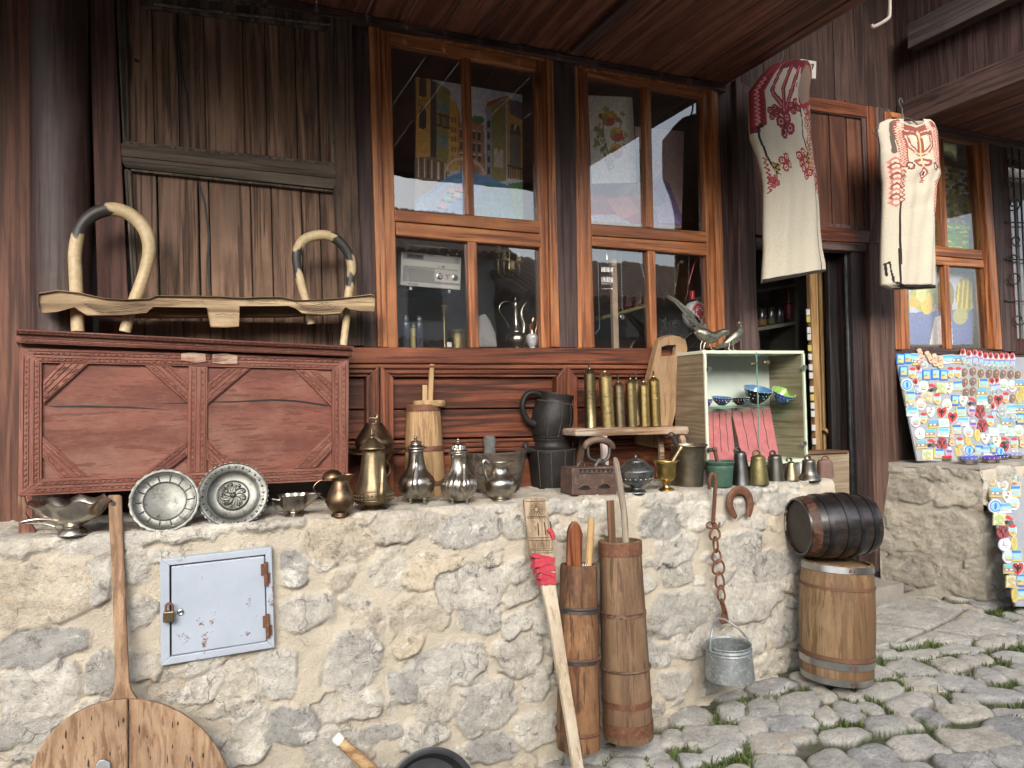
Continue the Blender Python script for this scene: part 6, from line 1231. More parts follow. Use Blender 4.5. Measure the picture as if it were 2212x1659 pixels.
def paint1(R):
    # width 150 x height 260; u across the front, v down; aspect 2.6
    R.poly([(0, .0), (.19, .0), (.17, .30), (.0, .33)], RED); zig(R, .07, .08, .31, .03, (.55, .2, .2), 24); zig(R, .13, .06, .3, .03, DRED, 24)
    R.rect(0, .30, .10, .33, DRED)
    R.poly([(.20, .0), (.95, .0), (.95, .04), (.72, .06), (.45, .03), (.20, .05)], DRED)
    for q in ([(.26, .05), (.30, .16), (.44, .22), (.46, .28)], [(.64, .03), (.62, .14), (.50, .22), (.47, .28)], [(.45, .03), (.46, .30)]): R.line(q, .035, DRED, 2.6); R.line(q, .010, (.40, .10, .12), 2.6)
    R.poly([(.31, .07), (.42, .06), (.43, .17), (.36, .16)], (.50, .42, .33)); R.poly([(.49, .05), (.59, .05), (.57, .13), (.49, .18)], (.50, .42, .33))
    R.line([(.22, .235), (.34, .225), (.46, .26), (.58, .22), (.66, .20)], .030, DRED, 2.6)
    flower(R, .46, .305, .11, DRED, (.42, .16, .15)); flower(R, .28, .245, .07, DRED, PNK); flower(R, .64, .22, .07, DRED, PNK)
    R.line([(.44, .30), (.40, .345)], .012, BLK, 2.6)
    # arm hole on the right
    R.ell(.84, .12, .165, .115, RED); R.ell(.84, .12, .135, .098, (.25, .17, .13)); R.line([(.69, .04), (.70, .2)], .015, (.42, .36, .32), 2.6); R.line([(.74, .22), (.9, .205), (1, .19)], .025, RED, 2.6)
    # side bands
    R.line([(.72, .22), (.76, .34), (.80, .47), (.86, .52), (.86, 1.0)], .013, BLK, 2.6); R.line([(.07, .33), (.08, .43), (.14, .50)], .013, BLK, 2.6); R.line([(.07, .31), (.11, .30)], .02, BLK, 2.6)
    for y in np.linspace(.25, .54, 12):
        x = .90+.03*math.sin(y*60); R.ell(x, y, .075, .016, RED if int(y*80) % 2 else PNK); R.ell(x, y, .045, .009, CRM); R.ell(x, y, .02, .005, BLK)
    zig(R, .83, .36, .52, .025, RED, 16, .007); zig(R, .97, .25, .6, .02, DRED, 26, .007)
    R.poly([(.70, .455), (.82, .40), (.84, .50), (.76, .49)], YEL); zig(R, .77, .42, .49, .04, BLK, 7, .007); flower(R, .66, .45, .08); flower(R, .72, .505, .075); flower(R, .93, .56, .06); flower(R, .90, .245, .07, RED, CRM)
    R.poly([(.12, .46), (.26, .475), (.16, .53)], YEL); zig(R, .18, .47, .52, .04, BLK, 5, .007); flower(R, .33, .47, .075); flower(R, .12, .55, .06, RED, PNK); zig(R, .05, .44, .60, .025, RED, 14, .008)
    R.rect(0, .985, 1, 1, BLK)
def paint2(R):
    R.m[((R.X-.55)/.22)**2+(R.Y/.042)**2 < 1] = False
    c = (.22, .062, .048); R.poly([(.0, 0), (.10, 0), (.10, .2), (0, .2)], (.50, .44, .36)); R.line([(.15, .02), (.13, .20)], .03, (.10, .07, .06), 2.6)
    for x in (.25, .88): R.poly([(x-.09, .03), (x+.09, .03), (x+.08, .30), (x-.06, .30)], c); zig(R, x-.035, .05, .29, .028, (.55, .36, .28), 30, .008); zig(R, x+.03, .05, .29, .028, (.55, .30, .24), 30, .008)
    R.line([(.20, .02), (.34, .05), (.55, .075), (.76, .05), (.9, .03)], .045, c, 2.6); zig(R, .28, .02, .07, .06, (.6, .42, .34), 8, .008); zig(R, .80, .02, .07, .06, (.6, .42, .34), 8, .008)
    for sg in (-1, 1):
        x = .56; q = [(x+sg*.22, .09), (x+sg*.20, .17), (x+sg*.09, .21), (x+sg*.02, .22)]; R.line(q, .038, c, 2.6); R.line(q, .012, (.56, .40, .32), 2.6)
        R.line([(x+sg*.22, .09), (x+sg*.06, .10), (x+sg*.03, .2)], .032, c, 2.6); R.poly([(x+sg*.05, .11), (x+sg*.15, .10), (x+sg*.07, .17)], (.55, .46, .36)); R.line([(x+sg*.03, .255), (x+sg*.14, .265), (x+sg*.10, .285), (x+sg*.02, .29)], .02, c, 2.6)
    R.line([(.56, .085), (.56, .29)], .018, (.55, .38, .2), 2.6); R.line([(.38, .215), (.74, .215)], .014, (.55, .38, .2), 2.6)
    R.poly([(.56, .29), (.64, .335), (.56, .37), (.48, .335)], c); R.poly([(.56, .305), (.60, .335), (.56, .36), (.52, .335)], (.5, .42, .34)); R.ell(.56, .335, .02, .012, BLK); zig(R, .56, .37, .39, .03, c, 3, .008)
    for x in (.33, .80): R.ell(x, .29, .06, .025, BLK); R.ell(x, .29, .03, .013, CRM); R.ell(x, .29, .05, .02, c, .5)
    for x, y0, y1 in ((.13, .26, .50), (.93, .38, .55)):
        for y in np.linspace(y0, y1, 9): R.poly([(x-.11, y), (x, y-.03), (x+.10, y), (x, y+.03)], c if int(y*100) % 2 else (.42, .16, .13)); R.ell(x, y, .045, .012, (.58, .45, .36))
        zig(R, x+.1, y0+.05, y1, .02, c, 14, .008); zig(R, x-.1, y0, y1, .02, (.55, .35, .28), 18, .008)
    R.line([(.20, .50), (.19, .99)], .014, BLK, 2.6); R.line([(.93, .27), (.93, .36)], .014, BLK, 2.6); R.line([(.96, .55), (.97, .99)], .014, BLK, 2.6)
    R.line([(.03, .93), (.02, .86), (.07, .85), (.09, .90), (.12, .97), (.2, .985)], .014, BLK, 2.6); R.rect(.12, .985, 1, 1, BLK)
D1 = [(352, 850, 965), (380, 760, 985), (440, 700, 985), (530, 632, 970), (640, 632, 970), (750, 636, 972), (800, 640, 975), (900, 680, 990), (1000, 706, 1004), (1080, 716, 1012), (1200, 716, 1022), (1350, 716, 1030), (1450, 718, 1040), (1555, 712, 1058), (1630, 708, 1062)]
c1 = pl(Z3, 850, 1590, -.30)
dress('long cream wool dress with dark red embroidery and red armhole hanging by the doorway', D1, None, paint1, -.32, c1, hem=lambda u, q: .055*u*(q**8) if u else 0)
dn = SC.objects['wool_dress']
b = MB(); b.tube([pl(Z3, 822, 262, -.32), pl(Z3, 818, 330, -.32), pl(Z3, 800, 375, -.32), pl(Z3, 760, 440, -.32)], .005, 8, sub=4); b.tube([pl(Z3, 800, 375, -.32), pl(Z3, 1000, 372, -.32), pl(Z3, 990, 400, -.32)], .004, 8)
tag(b.build('clothes_hanger', plain('brown hanger', (.12, .08, .06), (.2, .14, .11), .5), None), 'brown hanger carrying the dress with the dark red armhole', 'hanger')
D2 = [(692, 1425, 1668), (712, 1384, 1692), (760, 1372, 1708), (850, 1388, 1712), (950, 1390, 1712), (1000, 1394, 1720), (1060, 1402, 1700), (1200, 1400, 1690), (1400, 1394, 1688), (1500, 1392, 1690), (1640, 1394, 1692), (1660, 1440, 1692)]
dress('cream wool dress with fine rust red embroidery hanging before the right window', D2, None, paint2, -.30, pl(Z3, 1540, 1640, -.30))
b = MB(); b.tube([pl(Z3, u, v, -.30) for u, v in ((1512, 590), (1505, 568), (1494, 575), (1495, 600), (1508, 625), (1512, 680))], .0035, 8, sub=4); b.tube([pl(Z3, u, v, -.30) for u, v in ((1475, 690), (1512, 680), (1560, 688), (1620, 735))], .0035, 8, sub=3)
b.tube([pl(Z3, u, v, -.30) for u, v in ((1400, 738), (1352, 740), (1342, 755), (1352, 772), (1400, 775))], .003, 8, sub=3)
tag(b.build('clothes_hanger', plain('wire hanger', (.05, .05, .055), (.1, .1, .1), .4), None), 'thin wire hanger of the rust red embroidered dress', 'hanger')
b = MB(); b.tube([pl(Z3, 1438, -60, -.5), pl(Z3, 1438, 70, -.5), pl(Z3, 1425, 110, -.5), pl(Z3, 1345, 155, -.5), pl(Z3, 1334, 142, -.5)], .008, 10, sub=5); tag(b.build('ceiling_hook', plain('pale bent rod', (.38, .33, .29), (.48, .42, .37), .5), None), 'pale bent rod hook hanging from the dark roof above the dresses', 'hook')
b = MB(); P = [pl(Z3, u, v, .0) for u, v in ((928, 338), (1018, 352), (1015, 455), (930, 445))]; b.prism(P, (0, .03, 0)); jb = thing('junction_box', 'white square junction box on the boards behind the hanging dress', 'box', P[3]); b.build('cover', plain('white plastic', (.62, .61, .57), (.68, .67, .63), .4), jb, .004)
b = MB(); b.lathe([(.014, 0), (.012, .004), (0, .005)], pl(Z3, 975, 400, -.0), 16, (0, -1, 0)); b.build('knob', plain('white plastic', (.62,)*3, (.68,)*3), jb)
# ---------------------------------------------------------------- things behind the panes
ART = painted('oil_paint', .45, .3, 55, .25)
def picture(name, label, cat, px, Y, R, frame=None, fw_=.012, depth=.02, grp=None, dx=0.):
    """px: four picture corners (tl, tr, br, bl) laid on y = Y"""
    P = [at(*q, Y=Y) for q in px]; t = thing(name, label, cat, (P[2]+P[3])/2, grp); R.a = np.clip(R.a*1.55, 0, .88); R.grain(.06, 2)
    b = MB(); b.rast(R, quad(*P)); b.build('painted_face', ART, t, sharp=0)
    b = MB(); b.prism([p+Vector((0, .0015, 0)) for p in P], (0, depth, 0)); b.build('canvas', plain('canvas edge', (.4, .37, .32), (.5, .47, .42), .8), t)
    if frame:
        f = quad(*P); b = MB(); C_ = sum(P, Vector())/4
        for i in range(4):
            a, c = P[i], P[(i+1) % 4]; oa, oc = a+(a-C_).normalized()*fw_*1.4, c+(c-C_).normalized()*fw_*1.4; b.prism([oa+Vector((0, -.004, 0)), oc+Vector((0, -.004, 0)), c+Vector((0, -.004, 0)), a+Vector((0, -.004, 0))], (0, depth*.9, 0))
        b.build('frame', frame, t, .002)
    return t
# canal painting
R = Ras(110, 130, (.38, .44, .52))
och, och2, br, dkk, olv, blu = (.50, .30, .08), (.40, .22, .06), (.24, .12, .05), (.05, .05, .05), (.22, .20, .07), (.10, .22, .42)
R.poly([(0, .4), (.3, .36), (.5, .38), (.7, .36), (.7, .0), (.3, .0)], (.45, .49, .52))
R.poly([(0, 0), (.14, 0), (.13, .62), (0, .60)], och); R.poly([(.13, 0), (.19, .02), (.18, .62), (.13, .62)], dkk); R.poly([(.18, .01), (.31, .06), (.30, .70), (.18, .66)], olv); R.poly([(.30, .10), (.38, .20), (.38, .66), (.29, .68)], och); R.poly([(.31, .06), (.40, .22), (.42, .6), (.37, .64), (.37, .2)], (.46, .24, .07))
for x, y in ((.06, .06), (.06, .30)): R.ell(x, y, .035, .085, dkk); R.rect(x-.035, y, x+.035, y+.08, dkk)
for k in range(12): R.ell(.03+.025*(k % 4), .17+.018*(k//4), .009, .006, br)
for x, y in ((.22, .14), (.27, .16), (.22, .40), (.27, .42)): R.rect(x-.018, y, x+.018, y+.09, (.12, .22, .26))
for x in (.21, .225, .24, .255, .27, .285): R.line([(x, .25), (x, .34)], .004, dkk)
R.line([(.19, .25), (.3, .27)], .006, dkk); R.line([(.19, .34), (.3, .345)], .008, dkk)
for k in range(14): R.rect(.32+.03*(k % 3), .26+.075*(k//3), .335+.03*(k % 3), .30+.075*(k//3), br)
R.poly([(0, .60), (.15, .58), (.28, .62), (.28, .80), (0, .92)], (.16, .11, .07))
for k in range(9): R.line([(.02+.03*k, .60+.003*k), (.02+.03*k, .74)], .006, dkk if k % 2 else (.5, .46, .4))
R.poly([(.38, .30), (.62, .28), (.64, .66), (.40, .68)], (.30, .16, .09)); R.poly([(.38, .30), (.5, .25), (.63, .29)], (.36, .12, .06)); R.ell(.57, .25, .06, .03, (.06, .16, .06))
for k in range(12): x, y = .415+.055*(k % 4), .35+.09*(k//4); R.rect(x-.014, y, x+.014, y+.06, dkk); R.rect(x-.02, y-.012, x+.02, y, (.5, .42, .34))
R.poly([(.66, .13), (.84, .05), (.84, .70), (.68, .72)], olv); R.poly([(.64, .15), (.84, .04), (.86, .02), (.66, .10)], (.32, .07, .04)); R.poly([(.64, .15), (.70, .13), (.70, .70), (.65, .70)], (.22, .24, .26))
for k in range(5): R.rect(.655, .25+.09*k, .685, .30+.09*k, dkk)
for x in (.74, .79): R.ell(x, .50, .022, .05, (.45, .40, .34)); R.rect(x-.022, .5, x+.022, .60, (.38, .33, .28))
R.poly([(.84, .02), (1, .10), (1, .68), (.85, .68)], (.42, .24, .08)); R.poly([(.86, .05), (1, .06), (1, .2), (.88, .17)], (.12, .11, .12))
for x in (.90, .955): R.ell(x, .32, .024, .08, dkk); R.rect(x-.024, .32, x+.024, .60, (.13, .12, .12))
for k in range(9): R.line([(.86+.017*k, .58), (.86+.017*k, .67)], .004, dkk)
R.line([(.85, .575), (1, .59)], .006, dkk)
R.poly([(0, .92), (.28, .72), (.45, .66), (.64, .67), (1, .78), (1, 1), (0, 1)], blu); R.poly([(0, .95), (.25, .78), (.4, .72), (.36, .9), (.2, 1), (0, 1)], (.16, .26, .42)); R.poly([(.62, .72), (1, .74), (1, 1), (.52, 1)], (.08, .20, .24)); R.poly([(.85, .72), (1, .69), (1, .98), (.92, 1)], (.10, .22, .10))
a = [(.28+.34*math.cos(math.pi*k/12)*-.5+.17, .665-.10*math.sin(math.pi*k/12)) for k in range(13)]; R.line(a, .022, (.42, .26, .16), 1.1); R.line(a, .008, (.56, .42, .32), 1.1)
for x, y, c in ((.33, .82, (.6, .25, .12)), (.37, .85, (.55, .5, .45)), (.28, .88, (.2, .45, .2)), (.24, .94, (.55, .2, .25)), (.40, .80, (.5, .15, .2))): R.ell(x, y, .03, .02, c); R.line([(x-.05, y+.02), (x+.05, y+.03)], .006, dkk)
for k in range(40): R.line([(rng.random(), .80+.2*rng.random())]*1+[(rng.random(), .85+.15*rng.random())][:0] or [(.1, .9), (.1, .9)], .004, (.3, .42, .5))
picture('canal_painting', 'canvas painting of ochre houses along a blue canal in the left window', 'painting', [(899, 166), (1128, 205), (1130, 477), (898, 456)], .10, R)
# fruit print
R = Ras(70, 120, (.60, .57, .49)); R.rect(0, 0, 1, 1, (.60, .57, .49))
st_ = (.16, .13, .05); lf = [(.20, .25, .14), (.10, .24, .14)]
R.line([(.5, .82), (.40, .66), (.33, .52), (.30, .38), (.34, .22)], .012, st_, 1.7); R.line([(.40, .66), (.6, .5), (.72, .3)], .010, st_, 1.7)
rg_ = random.Random(8)
for k in range(44):
    x, y = rg_.choice([(.30, .25), (.2, .35), (.24, .45), (.2, .55), (.3, .62), (.36, .72), (.66, .28), (.70, .20), (.74, .44), (.72, .6), (.45, .78), (.42, .16), (.3, .14), (.55, .22)]); x += rg_.uniform(-.08, .08); y += rg_.uniform(-.05, .05); a = rg_.uniform(0, 3.1)
    c, s = math.cos(a), math.sin(a)*.58; w = .035; R.poly([(x-c*.075, y-s*.075), (x-s*w*1.5, y+c*w), (x+c*.075, y+s*.075), (x+s*w*1.5, y-c*w)], rg_.choice([(.20, .19, .06), (.28, .26, .10), (.15, .14, .05), (.34, .32, .15)]))
for x, y in ((.44, .26), (.60, .44), (.58, .63)): R.ell(x, y, .15, .085, (.44, .12, .06)); R.ell(x-.02, y-.03, .12, .055, (.50, .34, .06)); R.ell(x-.06, y+.0, .07, .05, (.28, .27, .07)); R.ell(x+.03, y+.03, .09, .045, (.40, .07, .06))
picture('fruit_print', 'framed print of three red yellow apples on a leafy branch in the middle window', 'picture', [(1270, 206), (1366, 210), (1376, 395), (1277, 397)], .055, R, plain('thin dark frame', (.06, .055, .05), (.1, .09, .08), .4), .004, .012)
# still life behind it
R = Ras(110, 120, (.55, .42, .40)); R.poly([(0, 0), (1, 0), (1, .6), (0, .62)], (.52, .40, .39)); R.poly([(.18, .30), (.48, .26), (.50, .56), (.2, .58)], (.10, .03, .05)); R.poly([(.44, .24), (.58, .22), (.60, .56), (.46, .56)], (.03, .12, .04))
R.ell(.2, .60, .22, .14, (.40, .24, .12)); R.ell(.2, .56, .20, .10, (.20, .10, .05)); R.ell(.30, .6, .1, .11, (.50, .36, .2), .6)
R.poly([(0, .78), (.18, .66), (.36, .72), (.5, .62), (.62, .72), (.70, .95), (.5, 1), (0, 1)], (.42, .08, .06)); R.poly([(.2, .75), (.42, .70), (.55, .85), (.35, .95)], (.55, .20, .16)); R.poly([(0, .80), (.2, .78), (.3, .9), (.0, .9)], (.30, .05, .05))
R.ell(.57, .66, .12, .08, (.32, .22, .14)); R.ell(.62, .66, .05, .06, (.5, .44, .36), .5); R.poly([(.62, .62), (.74, .46), (.86, .56), (.92, .7), (1, .86), (1, 1), (.55, 1), (.7, .8)], (.26, .20, .42)); R.poly([(.68, .62), (.75, .50), (.84, .6), (.80, .74)], (.16, .12, .28)); R.poly([(.7, .8), (.85, .74), (.98, .95), (.75, .95)], (.38, .32, .52)); R.poly([(0, .92), (.3, .9), (.5, 1), (0, 1)], (.45, .43, .5)); R.rect(0, .975, 1, 1, (.40, .28, .14))
picture('still_life_painting', 'still life painting with red and violet cloth behind the fruit print', 'painting', [(1262, 262), (1478, 284), (1472, 494), (1266, 482)], .16, R)
# radio
YR = .12; zw1 = lambda u, v, Y=YR: pl(ZW1, u, v, Y); t = thing('transistor_radio', 'old white transistor radio with grille and two knobs in the left window', 'radio', zw1(650, 890))
q4 = [zw1(305, 422), zw1(1028, 497), zw1(1014, 890), zw1(292, 832)]; f = quad(*q4); wp = plain('cream plastic', (.50, .49, .45), (.58, .57, .53), .4); db_ = plain('dark plastic', (.03, .03, .035), (.06, .06, .065), .35)
b = MB(); b.prism(q4, (0, .06, 0)); b.build('body', wp, t, .004)
def fq(u0, v0, u1, v1, off=-.001): return [f(u0, v0)+Vector((0, off, 0)), f(u1, v0)+Vector((0, off, 0)), f(u1, v1)+Vector((0, off, 0)), f(u0, v1)+Vector((0, off, 0))]
b = MB(); b.prism(fq(.03, .03, .97, .22), (0, .003, 0)); b.build('dial_bezel', plain('dial grey', (.22, .22, .22), (.3, .3, .3), .3), t)
b = MB(); b.prism(fq(.09, .06, .35, .18, -.002), (0, .003, 0)); b.build('dial_window', db_, t)
b = MB()
for k in range(5): b.prism(fq(.37, .05+.034*k, .88, .062+.034*k, -.002), (0, .002, 0))
b.build('scale_line', wp, t)
b = MB()
for k in range(58): u = .04+k*.0158; b.prism(fq(u, .40 if u < .55 else .40, u+.007, .87 if u < .55 or u > .96 else (.45 if k % 1 == 0 else .87), -.0012), (0, .002, 0))
for k in range(28): u = .55+k*.0155; b.prism(fq(u, .83, u+.007, .88, -.0012), (0, .002, 0))
b.build('grille', plain('grille shadow', (.10, .10, .10), (.15, .15, .15), .5), t)
b = MB(); b.prism(fq(.55, .44, .965, .82, -.004), (0, .005, 0)); b.build('knob_panel', wp, t, .001)
for u in (.635, .90):
    b = MB(); p = f(u, .645)+Vector((0, -.004, 0)); b.lathe([(0, .012), (.009, .012), (.0105, .009), (.0105, .003), (.0145, .002), (.0145, 0)], p, 24, (0, -1, 0)); b.build('knob', metal('radio knob', (.6, .6, .58), (.35, .35, .34), (.2, .35), 9), t)
b = MB()
for x, y, c in ((.745, .60, (.35, .05, .1)), (.765, .63, (.42, .08, .12)), (.755, .575, (.3, .04, .08)), (.79, .58, (.45, .35, .1)), (.80, .55, (.2, .3, .1)), (.74, .70, (.45, .36, .1)), (.77, .69, (.2, .3, .12))): b.ball(f(x, y)+Vector((0, -.004, 0)), .0035, 8, col=c, sc=(1, .4, 1)); b.v[-1]
b.build('flower_sticker', painted(), t)
b = MB(); P = [zw1(410, 425), zw1(412, 340), zw1(885, 385), zw1(880, 470)]; b.tube(P, .0035, 8); P = [p+Vector((0, .012, 0)) for p in P]; b.tube(P, .0035, 8); b.build('handle', metal('chrome', (.6, .6, .6), (.4, .4, .4), (.12, .25), 6), t)
b = MB(); b.prism(fq(.68, .325, .72, .36, -.002), (0, .003, 0)); b.build('band_switch', db_, t)
def text(body, p, size, mat, parent, name='lettering', rotz=0):
    cu = bpy.data.curves.new(name, 'FONT'); cu.body = body; cu.size = size; cu.extrude = .0004; cu.materials.append(mat); tmp = bpy.data.objects.new(name, cu); SC.collection.objects.link(tmp); dg = bpy.context.evaluated_depsgraph_get(); me = bpy.data.meshes.new_from_object(tmp.evaluated_get(dg)); bpy.data.objects.remove(tmp)
    o = bpy.data.objects.new(name, me); SC.collection.objects.link(o); o.parent = parent; o.location = p-root_loc(parent); d = f(1, .9)-f(0, .9); o.rotation_euler = (math.pi/2, -math.atan2(d.z, d.x), 0); return o
text('LRT DURRES', f(.12, .955)+Vector((0, -.0006, 0)), .0085, db_, t); text('UNT - VHF', f(.60, .365)+Vector((0, -.0006, 0)), .006, db_, t)
for u in (.18, .82): b = MB(); p = f(u, 1); b.box(p.x-.006, p.x+.006, p.y+.01, p.y+.04, p.z-.014, p.z); b.build('foot', wp, t)
b = MB(); p = f(.5, 1); b.box(p.x-.09, p.x+.11, YR-.01, YR+.16, p.z-.022, p.z-.0135); b.build('glass_shelf', glass('shelf_glass', 1.6, (.75, .9, .85)), None); tag(SC.objects['glass_shelf'], 'clear glass shelf carrying the white radio in the left window', 'shelf')
# sill inside the windows
b = MB(); b.box(.60, 2.45, .035, .42, 1.665, 1.705); part('window_board', b, M_PANEL('X'))
b = MB(); b.box(3.6, 4.66, .035, .42, 1.665, 1.705); part('window_board', b, M_PANEL('X'))
ZS = 1.7055
def inpot(F, u, Y, name, label, cat, P, vb, mat, nm='body', n=32, mod=None):
    c = pl(F, u, vb, Y); s = mpp(c)*(F(1, 0)[0]-F(0, 0)[0]); c = Vector((c.x, Y, ZS)); t = thing(name, label, cat, c); L = smooth_prof(P, 3); b = MB(); b.lathe([(max(0, r_)*s, max(0, (vb-v)*s)) for r_, v in L], c, n, mod=(lambda a, i: mod(a, L[i])) if mod else None); b.build(nm, mat, t, sharp=50); return t, c, s
BRS = metal('shop brass', (.45, .36, .18), (.28, .22, .11), (.3, .5), 10)
t, c, s = inpot(ZW1, 826, .10, 'brass_candlestick', 'tall thin brass candlestick with flared top behind the left window', 'candlestick', [(40, 1580), (40, 1565), (16, 1540), (12, 1500), (11, 1200), (18, 1180), (10, 1160), (20, 1130), (40, 1080), (58, 1040), (50, 1036), (0, 1060)], 1580, BRS)
t, c, s = inpot(ZW1, 985, .16, 'brass_mortar', 'olive brass mortar with price tag behind the left window', 'mortar', [(118, 1580), (120, 1560), (122, 1400), (128, 1345), (140, 1330), (132, 1325), (115, 1380), (0, 1400)], 1580, metal('olive shop brass', (.30, .25, .13), (.22, .18, .09), (.35, .5), 10))
b = MB(); P = [pl(ZW1, u, v, .10) for u, v in ((852, 1512), (908, 1520), (912, 1575), (858, 1578))]; b.prism(P, (0, .001, 0)); b.build('price_tag', plain('white card', (.6,)*3, (.66,)*3), t)
t, c, s = inpot(ZW1, 1690, .10, 'silver_ewer', 'tall silver ewer with long curved spout and ribbed glass belly behind the left window', 'ewer', [(60, 1582), (62, 1570), (40, 1556), (44, 1545), (90, 1520), (122, 1470), (124, 1430), (108, 1390), (70, 1360), (72, 1350), (40, 1290), (26, 1220), (26, 1080), (34, 1060), (36, 1020), (26, 990), (14, 980), (6, 960), (8, 945), (0, 930)], 1582, M_SILVER(), mod=lambda a, q: 1+(.05*abs(math.sin(5*a)) if 1365 < q[1] < 1530 else 0), n=50)
hnd(t, ZW1, [(1645, 1060), (1600, 1035), (1540, 1030), (1490, 1075), (1485, 1140), (1530, 1210), (1580, 1290), (1600, 1350)], .10, 8*s, M_SILVER()); b = MB(); b.tube([pl(ZW1, u, v, .10) for u, v in ((1770, 1400), (1780, 1300), (1755, 1220), (1750, 1150), (1775, 1080), (1812, 1040))], [26*s, 24*s, 17*s, 12*s, 10*s, 8*s], 10, sub=4); b.build('spout', M_SILVER(), t)
POR = plain('white porcelain', (.60, .60, .62), (.68, .68, .7), .15, coat=.5); CPR = metal('copper glaze', (.5, .27, .15), (.35, .18, .1), (.2, .35), 10)
t, c, s = inpot(ZW1, 1880, .09, 'porcelain_jug', 'small white porcelain jug with copper coloured neck and handle behind the left window', 'jug', [(44, 1582), (42, 1560), (34, 1540), (60, 1500), (74, 1430), (66, 1400), (52, 1385), (40, 1375), (0, 1374)], 1582, POR)
b = MB(); L = smooth_prof([(41, 1376), (36, 1340), (40, 1300), (52, 1270), (50, 1262), (0, 1300)]); b.lathe([(r_*s, (1582-v)*s) for r_, v in L], c, 28); b.build('neck', CPR, t); hnd(t, ZW1, [(1880, 1270), (1895, 1220), (1930, 1240), (1936, 1300), (1920, 1370), (1915, 1440)], .09, 9*s, CPR)
for k, (u, vt) in enumerate(((365, 1160), (455, 1240), (525, 1165))):
    t, c, s = inpot(ZW1, u, .10+.03*(k % 2), 'glass_bottle', ('dark glass jar with ribbed silver cap, left of three behind the window', 'short glass jar with yellow filling between two taller jars', 'dark glass jar with ribbed silver cap, right of three behind the window')[k], 'jar', [(44, 1580), (46, 1560), (46, vt+110), (36, vt+70), (34, vt+60)], 1580, plain('smoked glass', (.03, .035, .05), (.06, .07, .09), .1, coat=.6) if k != 1 else plain('yellow filling', (.25, .22, .08), (.40, .37, .18), .3, 60))
    b = MB(); b.lathe([(38*s, (1580-vt-58)*s), (40*s, (1580-vt-20)*s), (34*s, (1580-vt)*s), (0, (1580-vt)*s)], c, 28, mod=lambda a, i: 1+.03*math.sin(18*a)); b.build('cap', plain('black cap', (.02,)*3, (.04,)*3, .3), t)
    b = MB(); b.lathe([(40.5*s, (1580-vt-48)*s), (41.5*s, (1580-vt-28)*s)], c, 36, mod=lambda a, i: 1+.03*math.sin(18*a)); b.build('cap_band', M_STEEL(), t)
b = MB(); P = [pl(ZW1, u, v, .30) for u, v in ((1240, 1580), (1250, 1200), (1320, 1170), (1380, 1260), (1440, 1400), (1470, 1580))]; b.prism(P, (0, .05, 0)); cl = b.build('folded_cloth', plain('white wool cloth', (.35, .34, .33), (.48, .47, .45), .95, 8), None, .01); tag(cl, 'pale folded woollen cloth behind the silver ewer', 'cloth')
# little chandelier
t = thing('chandelier', 'small brass chandelier with candle lamps hanging inside the left window', 'chandelier', pl(ZW1, 1640, 500, .5)); Yc = .5
b = MB(); b.tube([pl(ZW1, 1600, 300, Yc), pl(ZW1, 1602, 700, Yc)], .008, 8); b.build('stem', BRS, t)
for (u, v, du) in ((1475, 420, -1), (1540, 520, -1), (1640, 640, 1), (1715, 545, 1)):
    b = MB(); b.tube([pl(ZW1, 1602, 690, Yc), pl(ZW1, (1602+u)/2, 730, Yc-.02), pl(ZW1, u+6*du, 690, Yc-.03), pl(ZW1, u, v+25, Yc-.03)], .006, 8, sub=4); b.build('arm', BRS, t)
    b = MB(); p = pl(ZW1, u, v+20, Yc-.03); b.lathe([(.0, 0), (.022, .003), (.024, .008), (.012, .008), (.012, .05), (.006, .055), (0, .055)], p, 16, col=(.5, .42, .2)); b.build('candle', plain('yellow candle', (.6, .48, .18), (.7, .6, .3), .5), t)
# middle window contents
b = MB(); b.box(0, 1, 0, 1, 0, 1); 
P0, P1 = pl(ZW2, 545, 1335, .10), pl(ZW2, 547, 180, .10); b = MB(); b.box(P0.x-.015, P0.x+.015, .09, .11, 1.7055, P1.z+.1); tag(b.build('wooden_batten', wood('pale batten', (.32, .22, .14), (.5, .38, .27), (.58, .46, .35), 'Z', .7), None), 'upright pale wooden batten behind the middle window', 'batten')
SILV = metal('bright silver', (.75, .75, .73), (.5, .5, .48), (.12, .3), 20)
def chain(name, label, L, beads, grp='necklaces hanging behind the middle window', Y=.06):
    t = thing(name, label, 'necklace', pl(ZW2, *L[-1], Y), grp); b = MB(); P = [pl(ZW2, u, v, Y) for u, v in L]; n = 0
    for a, c in zip(P[:-1], P[1:]):
        m = max(2, int((c-a).length/.007))
        for k in range(m): b.ball(a+(c-a)*(k/m), .0026, 6, sc=(1, .7, 1.2))
    b.build('chain', SILV, t)
    for u, v, r_ in beads: b = MB(); p = pl(ZW2, u, v, Y-.004); b.lathe([(0, .002), (r_*.8, .002), (r_, 0), (r_, -.002), (0, -.003)], p, 20, (0, -1, 0)); b.build('medallion', SILV, t)
chain('necklace', 'silver necklace with large round medallion beside the pale batten', [(610, 215), (615, 450), (622, 720), (628, 930)], [(622, 732, .0055), (629, 980, .0135)])
chain('necklace', 'looped silver necklace with one small pendant near the window mullion', [(805, 225), (840, 380), (880, 520), (905, 590), (870, 500), (835, 330)], [(895, 610, .006), (868, 515, .005)])
chain('necklace', 'fine silver chain bent along the left edge of the middle window', [(285, 240), (345, 335), (352, 700), (362, 1115), (300, 1190)], [])
chain('necklace', 'heavy silver necklace of several strands with filigree clasp', [(1300, 330), (1262, 380), (1240, 520), (1228, 690), (1260, 520), (1275, 380)], [(1315, 340, .010), (1228, 700, .007)])
